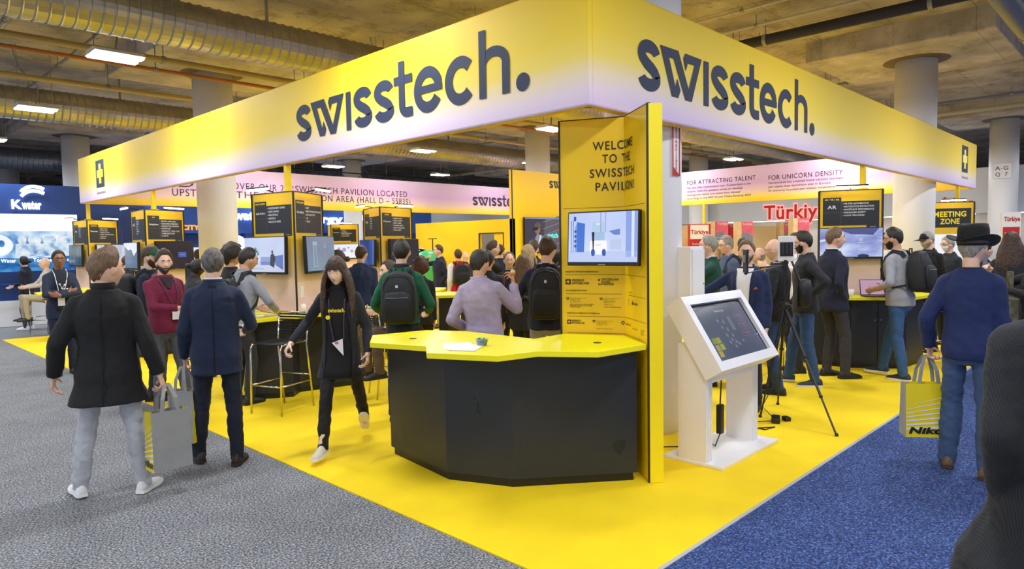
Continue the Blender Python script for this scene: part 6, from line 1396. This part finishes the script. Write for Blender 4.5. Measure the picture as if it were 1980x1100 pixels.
sh = Sheet(wom.UB(wom.tors(.075, 1.285, 1, .020)), (-1, 0, 0), (0, 0, 1)); sh.text(M_PANELL, 'swisstech.', 0, 0, .036, width=.15, bold=.03)
for mn, mb in sh.layers.items(): mb.build('lettering', D.materials[mn], wom.root, local=True)
l_ = MB()
for sd in (1, -1): l_.tube([wom.UB(wom.tors(sd * .07, 1.40, 1, .024)), wom.UB(wom.tors(sd * .06, 1.2, 1, .028)), wom.UB(wom.tors(sd * .045 - .01, 1.03, 1, .03))], .006, 6)
l_ = l_.build('lanyard', mat('strap4a3558', '#4a3558', .6), wom.root, local=True)
c0 = wom.UB(wom.tors(-.01, .98, 1, .05)); MB().add([c0 + V(.055, 0, .03), c0 + V(-.04, 0, .065), c0 + V(-.045, .005, -.085)] + [c0 + V(.055, -.006, .03), c0 + V(-.04, -.006, .065), c0 + V(-.045, -.001, -.085)], [(0, 1, 2), (5, 4, 3), (0, 3, 4, 1), (1, 4, 5, 2), (2, 5, 3, 0)]).build('name_badge', mat('badgee9eaee', '#dfe6ee', .4), l_, local=True)
MB().box(c0 + V(.012, .005, .03), (.028, .004, .018)).build('photo_tab', mat('badge_tab', '#c46a4a', .5), l_, local=True)
p = wom.UB(wom.tors(.075, 1.24, 1, .03)); MB().cyl(p, p + V(0, .006, 0), .02, 16).build('yellow_pin', M_PANELL, wom.root, local=True)
MB().ball(wom.HM @ V(-.076, -.002, -.05), .006, 8).build('earring', mat('gold', '#c9a03a', .3, 1.0), wom.root, local=True)
# --- middle of the booth
N('woman with tied back dark hair and dark suit, in profile before the far pod', 655, 486, 9.2, -84, hair=('bun', 'brown'), top=('jacket', '#2a2b31', dict(ic='#e6e6ea')), legs='#1d1f25')
N('man in a navy hoodie seen from behind by the small far pod', 697, 476, 9.6, 172, head=150, skin='light', hair=('crop', 'brown'), top=('hoodie', '#26355e'), legs='#22252e', build=1.06)
N('dark dressed person partly hidden behind the grey-blue screen', 640, 497, 10.4, 160, hair=('short', 'grey'), top=('jacket', '#191a1e'), legs='#191a1e')
green = N('man in a green sweater carrying a black rucksack, seen from behind', 775, 465, 6.75, 172, head=170, skin='light', hair=('crop', 'dark'), top=('sweater', '#0f5a3c', dict(collar=True, ccol='#1a1a20', ch=.055, loose=.004, hem=.95, infl=.018)), legs='#23262f', la=((-.24, .28, 1.03), (-.4, -1, 0), .3, (0, 0, -1)), ra=((.22, .24, 1.04), (.4, -1, 0), .4), build=.93)
backpack('large black rucksack on the green sweater', green, '#1d1f24', w=.165, d=.095, z0=.98, z1=1.47, logo_=(1, .72))
N('person with reddish brown hair standing behind the green sweater', 812, 504, 9.0, 170, hair=('curly', 'red'), top=('jacket', '#1b1b20'), legs='#1b1b20')
N('seated person in a pale grey sweater leaning on the counter by the green sweater', 778, 520, 7.75, -62, hair=('short', 'brown'), top=('sweater', '#a9a9b0'), legs='#5a4a3a', pz=-.16, lean=16, rf=(.14, .4, 0, .3), lf=(-.14, .38, 0, .3), ra=((.10, .42, 1.04), (1, -.5, -.4), .3), la=((-.2, .4, 1.04), (-1, -.5, -.3), .3), hgt=1.75)
N('man in a navy blazer and beige trousers drinking from a cup', 849, 475, 14.4, -78, head=-72, hair=('short', 'brown'), top=('jacket', '#1b2138'), legs='#b3a68c', shoes='#4a3c2e', ra=((.06, .24, 1.50), (1, -.4, -.7), .8, (-1, -.3, 0)), la='pocket', build=1.08)
red = N('man in a red and white jacket with a black rucksack', 886, 484, 14.0, 196, hair=('short', 'brown'), top=('jacket', '#c3191f'), legs='#232833', build=1.05, shoes='#5a4632')
MB().capsule(red.arms[-1][0], red.arms[-1][1], .082, .073, 10).capsule(red.arms[-1][1], red.arms[-1][2], .073, .058, 10).build('white_sleeve', cloth('whitesleeve', '#e6e6e8'), red.root, local=True, smooth=True)
backpack('black rucksack on the red and white jacket', red, '#15161a', w=.18, d=.10, z0=1.0, z1=1.46)
N('bald man just behind the red and white jacket', 899, 488, 15.2, 150, hair=('bald', 'x'), top=('shirt', '#34363d'), legs='#22242a')
N('man in glasses and a black jacket, hand at his chin, by the storage door', 951, 467, 10.6, 92, head=96, hair=('short', 'brown'), glasses=True, top=('jacket', '#17181d'), legs='#1d1f25', ra=((.02, .24, 1.47), (.8, .2, -1), .9, (0, -1, 0)))
N('short haired man in a navy top just inside the storage door', 966, 474, 12.0, 150, hair=('crop', 'brown'), top=('shirt', '#1f2740'), legs='#1d1f25')
N('dark haired person behind the lavender shirt', 942, 488, 8.2, 165, hair=('short', 'dark'), top=('jacket', '#22262f'), legs='#1d1f25')
bald1 = N('balding man in a navy jacket facing the camera, with a red bag strap', 984, 489, 9.5, 6, head=4, pitch=4, skin='light', hair=('receding', 'salt'), top=('jacket', '#1d2438', dict(open=('#0f1015', .09, .02, 1.1))), legs='#1d1f25')
t = thing('shoulder_bag', 'dark red shoulder bag strap on the balding man facing the camera', 'bag', world_mat(bald1.root) @ V(.13, .14, 1.2), bald1.rz, None, bald1.s)
MB().box((0, .045, .08), (.075, .03, .30)).build('strap_pad', mat('brick_red', '#8e2c22', .6), t, local=True, bevel=.01); MB().box((.02, .05, -.22), (.2, .08, .22)).build('bag_body', mat('brick_red', '#8e2c22', .6), t, local=True, bevel=.02)
N('woman with long straight brown hair beyond the lavender shirt', 1010, 496, 8.1, 150, hair=('longback', 'lightbrown'), top=('jacket', '#2a2c33'), legs='#1d1f25', build=.92)
N('person with curly blond hair in front of the large goggles television', 1020, 477, 10.5, 160, hair=('wavy', 'blond'), top=('sweater', '#20242f'), legs='#1d1f25', build=.94)
N('brown haired man looking at the large goggles television', 1031, 467, 11.3, 170, hair=('quiff', 'brown'), top=('jacket', '#2b303c'), legs='#1d1f25')
lav = N('man in a lavender shirt leaning on the reception counter, eating a snack', 935, 494, 6.15, 168, head=142, pitch=4, skin='tan', hair=('short', 'dark'), glasses=True, top=('shirt', '#a094b0', dict(ccol='#a094b0', infl=.022, loose=.012, hem=.86)), legs='#35384a', side=-5, la=((-.20, .16, 1.0), (-.7, -1, 0), .3), ra=((.24, .24, 1.43), (.6, .1, -1), .8, (-.6, .2, .6)), build=.98, hgt=1.69)
p = world_mat(lav.root) @ (lav.arms[1][2] + V(-.015, .03, .10))
t = thing('snack_roll', 'half eaten bread roll held by the man in the lavender shirt', 'food', p)
MB().ball(p, (.034, .028, .030), 12).build('bun', mat('bread', '#c98a52', .7), t, smooth=True); MB().ball((p.x - .005, p.y - .012, p.z + .02), (.026, .022, .02), 10).build('filling', mat('cream_filling', '#efd9a0', .6), t, smooth=True)
bp2 = N('man in a navy sweater and beige trousers with a black rucksack, by the welcome wall', 1056, 460, 6.85, 178, head=158, pitch=12, hair=('short', 'brown'), top=('sweater', '#171d33', dict(collar=True, ccol='#d7c7cc', ch=.035)), legs='#8f8a7f', la=((-.16, .3, 1.1), (-1, -.4, -.6), .4), ra=((.16, .3, 1.1), (1, -.4, -.6), .4), build=1.05)
backpack('black rucksack on the navy sweater by the welcome wall', bp2, '#131418', w=.16, d=.10, z0=.98, z1=1.48, logo_=(1, .74))
N('dark haired person half hidden by the welcome wall edge', 1080, 487, 8.3, 140, hair=('short', 'black'), top=('jacket', '#22242b'), legs='#1d1f25')
# --- right of the round column
N('grey haired man in a dark green jacket, in profile by the white cabinet', 1372, 458, 8.2, -84, head=-86, hair=('short', 'grey'), top=('jacket', '#12463a', dict(ic='#e8e8ea')), legs='#2a2c33', la=((-.05, .25, 1.42), (-1, -.2, -.6), .6))
den = N('grey haired man in glasses and a denim jacket behind the green jacket', 1408, 458, 9.6, -62, head=-64, pitch=8, hair=('short', 'grey'), glasses=True, top=('jacket', '#4a5a78'), legs='#2a2c33')
backpack('dark rucksack on the denim jacket', den, '#20242b', w=.15, d=.08)
N('blond haired person between the green jacket and the denim jacket', 1391, 468, 11.3, -60, hair=('longback', 'blond'), top=('jacket', '#3a3f48'), legs='#2a2c33', build=.92)
N('dark haired man far behind the navy blazer', 1436, 462, 12.0, 150, hair=('short', 'dark'), top=('shirt', '#d8d8dc'), legs='#22242a')
nb_ = N('man in a navy blazer and white shirt reaching out toward the white cabinet', 1444, 468, 7.0, -14, head=-6, skin='light', hair=('short', 'lightbrown'), beard=('lightbrown', .005), top=('jacket', '#1a2a54', dict(open=('#e9ebf0', .085, .05, .95))), legs='#1b2138', ra=((.60, .22, 1.12), (.3, -.5, -1), .5), build=1.06)
MB().add([nb_.UB(nb_.tors(-.10, 1.27, 1, .02)), nb_.UB(nb_.tors(-.14, 1.275, 1, .02)), nb_.UB(nb_.tors(-.125, 1.30, 1, .03))] + [nb_.UB(nb_.tors(-.10, 1.27, 1, .01)), nb_.UB(nb_.tors(-.14, 1.275, 1, .01)), nb_.UB(nb_.tors(-.125, 1.30, 1, .015))], [(0, 1, 2), (5, 4, 3), (0, 3, 4, 1), (1, 4, 5, 2), (2, 5, 3, 0)]).build('pocket_square', mat('orange_cloth', '#d8622a', .7), nb_.root, local=True)
bald2 = N('bald man in glasses, black jacket and jeans standing behind the tripod', 1503, 464, 7.7, -104, head=-96, pitch=6, skin='light', hair=('bald', 'x'), glasses=True, top=('jacket', '#141519', dict(hem=.84)), legs='#27406e', shoes='#17181b', la=((-.20, .16, .98), (-1, -.8, 0), .5), ra=((.1, .34, 1.15), (1, -.4, -.6), .5), build=1.1, rf=(.12, .06, 0), lf=(-.12, -.06, 0))
MB().rings([[bald2.arms[-1][2] + V(.045 * math.cos(a), .045 * math.sin(a), z) for a in [2 * PI * j / 16 for j in range(16)]] for z in (-.015, .0)]).build('wrist_watch', mat('watch_gold', '#b7a46a', .3, .8), bald2.root, local=True)
badge(bald2, strap='#d9d9de', z=1.0, x=-.1)
shb = world_mat(bald2.root) @ V(.0, -.30, 1.02)
t = thing('shoulder_bag', 'black shoulder bag hanging behind the bald man in jeans', 'bag', shb, bald2.rz, None, bald2.s)
MB().rings([[(.16 * a * math.cos(2 * PI * j / 20), .07 * a * math.sin(2 * PI * j / 20), z) for j in range(20)] for z, a in ((-.02, .7), (0, 1), (.2, 1.02), (.28, .8), (.30, .3))]).build('bag_body', cloth('bag141519', '#141519', .6, 0), t, local=True, smooth=True); MB().tube([(-.12, .02, .26), (-.1, .12, .5), (.0, .22, .62)], .012, 6).build('strap', M_BLACK, t, local=True)
N('balding older man seated lower, in profile behind the tripod', 1470, 484, 10.0, -80, hair=('bald', 'grey', 1), top=('jacket', '#2d3038'), legs='#2a2c33', pz=-.1, hgt=1.72, rf=(.14, .35, 0, .25), lf=(-.14, .33, 0, .25))
N('man in a white T-shirt raising his arm behind the tablet rig', 1542, 453, 8.9, -70, head=-80, hair=('short', 'brown'), top=('shirt', '#e4e4e8', dict(sleeve='short', collar=False, loose=.012)), legs='#2a2c33', la=((-.14, .42, 1.36), (-1, -.3, -.8), .5), ra=((.1, .42, 1.36), (1, -.3, -.8), .5))
beard = N('bearded man in glasses and a dark grey blazer, hand on his hip', 1558, 449, 8.1, -82, head=-88, pitch=8, skin='light', hair=('short', 'dark'), beard=('dark', .010), glasses=True, top=('jacket', '#25272d', dict(hem=.84)), legs='#2d4a78', shoes='#26282f', sole='#d9d9dc', la=((-.20, -.02, 1.03), (-1, -1.1, .1), .5, (1, .3, 0)), ra=((.20, .14, .9), (.4, -1, 0), .4), rf=(.14, .16, -.2), lf=(-.12, -.10, .1), lh=(.2, .55, -.8))
N('man in a navy blazer and grey trousers facing the motorcycle screen', 1612, 443, 8.5, 128, head=102, skin='light', hair=('short', 'lightbrown'), top=('jacket', '#1c2138', dict(ic='#e6e8ee')), legs='#38353a', shoes='#1c1c1f', rf=(.12, .08, -.1), build=1.0, ra='pocket')
N('dark haired person in a white top with a strap, behind the motorcycle counter', 1717, 452, 10.9, -20, head=-60, skin='tan', hair=('short', 'black'), top=('shirt', '#dcdce2', dict(collar=False)), legs='#2a2c33')
hood = N('bearded man in a light grey top and jeans at the motorcycle counter', 1743, 442, 8.35, -112, head=-88, pitch=6, skin='tan', hair=('short', 'dark'), beard=('dark', .008), glasses=True, top=('sweater', '#9c9ea6', dict(sleeve='half', collar=False)), legs='#34588a', shoes='#2a2f40', sole='#e9e5dc', la=((-.20, .22, 1.05), (-.6, -1, -.1), .5), ra=((.16, .24, 1.06), (.6, -1, -.2), .4), rf=(.1, .24, 0, 0), lf=(-.12, -.10, -.1), lean=6, build=1.05)
backpack('black rucksack on the light grey top by the motorcycle counter', hood, '#1b1d22', w=.165, d=.105, z0=1.02, z1=1.48)
N('older man in a black cap and black jacket near the meeting zone sign', 1796, 449, 10.4, -36, head=-44, pitch=10, hair=('ring', 'grey'), beard=('grey', .005), hat=('cap', '#15161a'), top=('jacket', '#16171b', dict(open=('#2a2b30', .08, .05, 1.0))), legs='#22242a')
N('grey haired man in a white face mask beside the hat', 1836, 459, 10.9, -46, head=-52, pitch=6, hair=('short', 'grey'), glasses=True, mask=True, top=('jacket', '#25282f'), legs='#22242a')
w47 = N('person in a grey top with a dark rucksack partly hidden by the hat', 1903, 470, 9.8, 120, hair=('short', 'dark'), top=('shirt', '#6e6f73'), legs='#22242a')
backpack('dark rucksack on the grey top behind the hat', w47, '#23262c', w=.15, d=.08)
hat = N('man in a wide black hat, blue fleece and jeans on the blue carpet', 1880, 434, 4.95, 168, head=146, skin='light', hair=('short', 'grey'), hat=('fedora', '#16171a'), top=('sweater', '#1b2a5a', dict(hem=.84, loose=.012, infl=.022, collar=True, ccol='#1a2444', ch=.03)), legs='#3c5478', shoes='#6b5038', sole='#4a3526', la=((-.27, .04, .90), (-.5, -1, 0), 1.0), ra=((.12, .28, 1.08), (.3, -1, -.1), .5), rf=(.13, -.06, -.1), lf=(-.14, .06, .25), build=.92, hgt=1.775, trw=1.12)
N('woman with long dark hair near the phone at the frame edge', 1955, 452, 8.4, 165, hair=('longback', 'long'), top=('jacket', '#25262b'), legs='#22242a', build=.92)
ph = N('person in black holding up a phone at the edge of the picture', 2012, 468, 6.6, -62, head=-70, skin='light', hair=('short', 'brown'), top=('jacket', '#15161a'), legs='#4a463c', ra=((.14, .40, 1.47), (1, .2, -1), .8, (0, -.2, -1)), la=((-.10, .36, 1.28), (-1, .1, -.8), .6))
p = world_mat(ph.root) @ (ph.arms[1][2] + V(-.02, .05, .09))
t = thing('phone', 'phone in a lilac case raised in front of the long haired woman', 'phone', p, ph.rz); MB().box((0, 0, 0), (.075, .01, .15)).build('case', mat('lilac_case', '#6f6f9c', .4), t, local=True, bevel=.004); MB().box((0, -.006, 0), (.068, .002, .14)).build('screen', M_BLACK, t, local=True)
p = world_mat(ph.root) @ V(.12, .22, 1.05); t = thing('shoulder_bag', 'olive camouflage bag worn by the person holding up the phone', 'bag', p, ph.rz); MB().box((0, 0, 0), (.22, .1, .26)).build('bag_body', mat('camo', '#4d4b3c', .8, col2='#77735c', vscale=16), t, local=True, bevel=.02); MB().box((-.02, .0, .24), (.07, .03, .3)).build('strap', mat('camo', '#4d4b3c', .8, col2='#77735c', vscale=16), t, local=True)
N('person in a dark pinstripe coat very close at the frame edge, over the blue carpet', 2100, 420, 2.05, -150, head=-140, hair=('short', 'dark'), top=('coat', '#22252e', dict(hem=.42, flare=.06, mat='pinstripe', loose=.02)), legs='#1b1c22', la='pocket', build=1.14, hgt=1.775, detail=2)
# --- things held
p = world_mat(maroon.root) @ (maroon.arms[1][2] + V(-.075, .035, .03))
t = thing('phone', 'dark phone held by the man in the maroon hoodie', 'phone', p, maroon.rz + .5); t.rotation_euler = (rad(55), 0, maroon.rz + .5); bpy.context.view_layer.update(); MB().box((0, 0, 0), (.075, .010, .15)).build('case', M_BLACK, t, local=True, bevel=.004); MB().box((0, -.006, .0), (.068, .002, .14)).build('screen', mat('dark_glass', '#0a0c10', .12), t, local=True)
def grip(F, sd): 
    A, el, wr = F.arms[sd]; return world_mat(F.root) @ (wr + (wr - el).normalized() * .075 + V(sd * .02, 0, 0))
g_ = grip(coatman, 1); tote('grey and yellow shopping bag held by the man in the black coat', g_, .27, .42, .15, AZ - PI / 2 + .85, words='Nikon', handle=.19)
g_ = grip(suit, -1); tote('grey shopping bag held by the man in the navy suit', g_, .24, .42, .13, AZ - PI / 2 - .25, words='Nikon', handle=.2)
g_ = grip(hat, -1); tote('yellow shopping bag with black lettering held by the man in the black hat', g_, .33, .41, .14, AZ - PI / 2 - .15, words='Nikon', front_yellow=True, words_face='front', handle=.22)
for F, zb in ((coatman, .72), (suit, .78)):
    MB().tube([F.UB(F.tors(0, z, -1, .0035)) for z in (1.44, 1.36, 1.25, 1.12, 1.0, .9, zb)], .0032, 6).build('back_seam', mat('seam_dark', '#0a0b0e', .8), F.root, local=True)
MB().rings([[suit.UB(V(.030 * math.copysign(1, x), suit.tors(.03, z, -1, .004).y, z)) for x in (-1, 1)] + [suit.UB(V(.030 * x, suit.tors(.03, z, -1, -.01).y, z)) for x in (1, -1)] for z in (1.478, 1.455)]).build('collar_tab', mat('seam_dark', '#0a0b0e', .8), suit.root, local=True)
bake_people()
# the pinstripe cloth: thin pale lines down the coat
m = D.materials.get('cloth_pinstripe')
if m:
    nt = m.node_tree; b = nt.nodes['Principled BSDF']; tc = nt.nodes.new('ShaderNodeTexCoord'); wv = nt.nodes.new('ShaderNodeTexWave'); wv.inputs['Scale'].default_value = 62; wv.bands_direction = 'X'
    r = nt.nodes.new('ShaderNodeValToRGB'); r.color_ramp.elements[0].position = .0; r.color_ramp.elements[0].color = lin('#101217'); r.color_ramp.elements[1].position = .97; r.color_ramp.elements[1].color = lin('#20232b')
    nt.links.new(tc.outputs['Object'], wv.inputs['Vector']); nt.links.new(wv.outputs['Fac'], r.inputs['Fac']); nt.links.new(r.outputs['Color'], b.inputs['Base Color'])
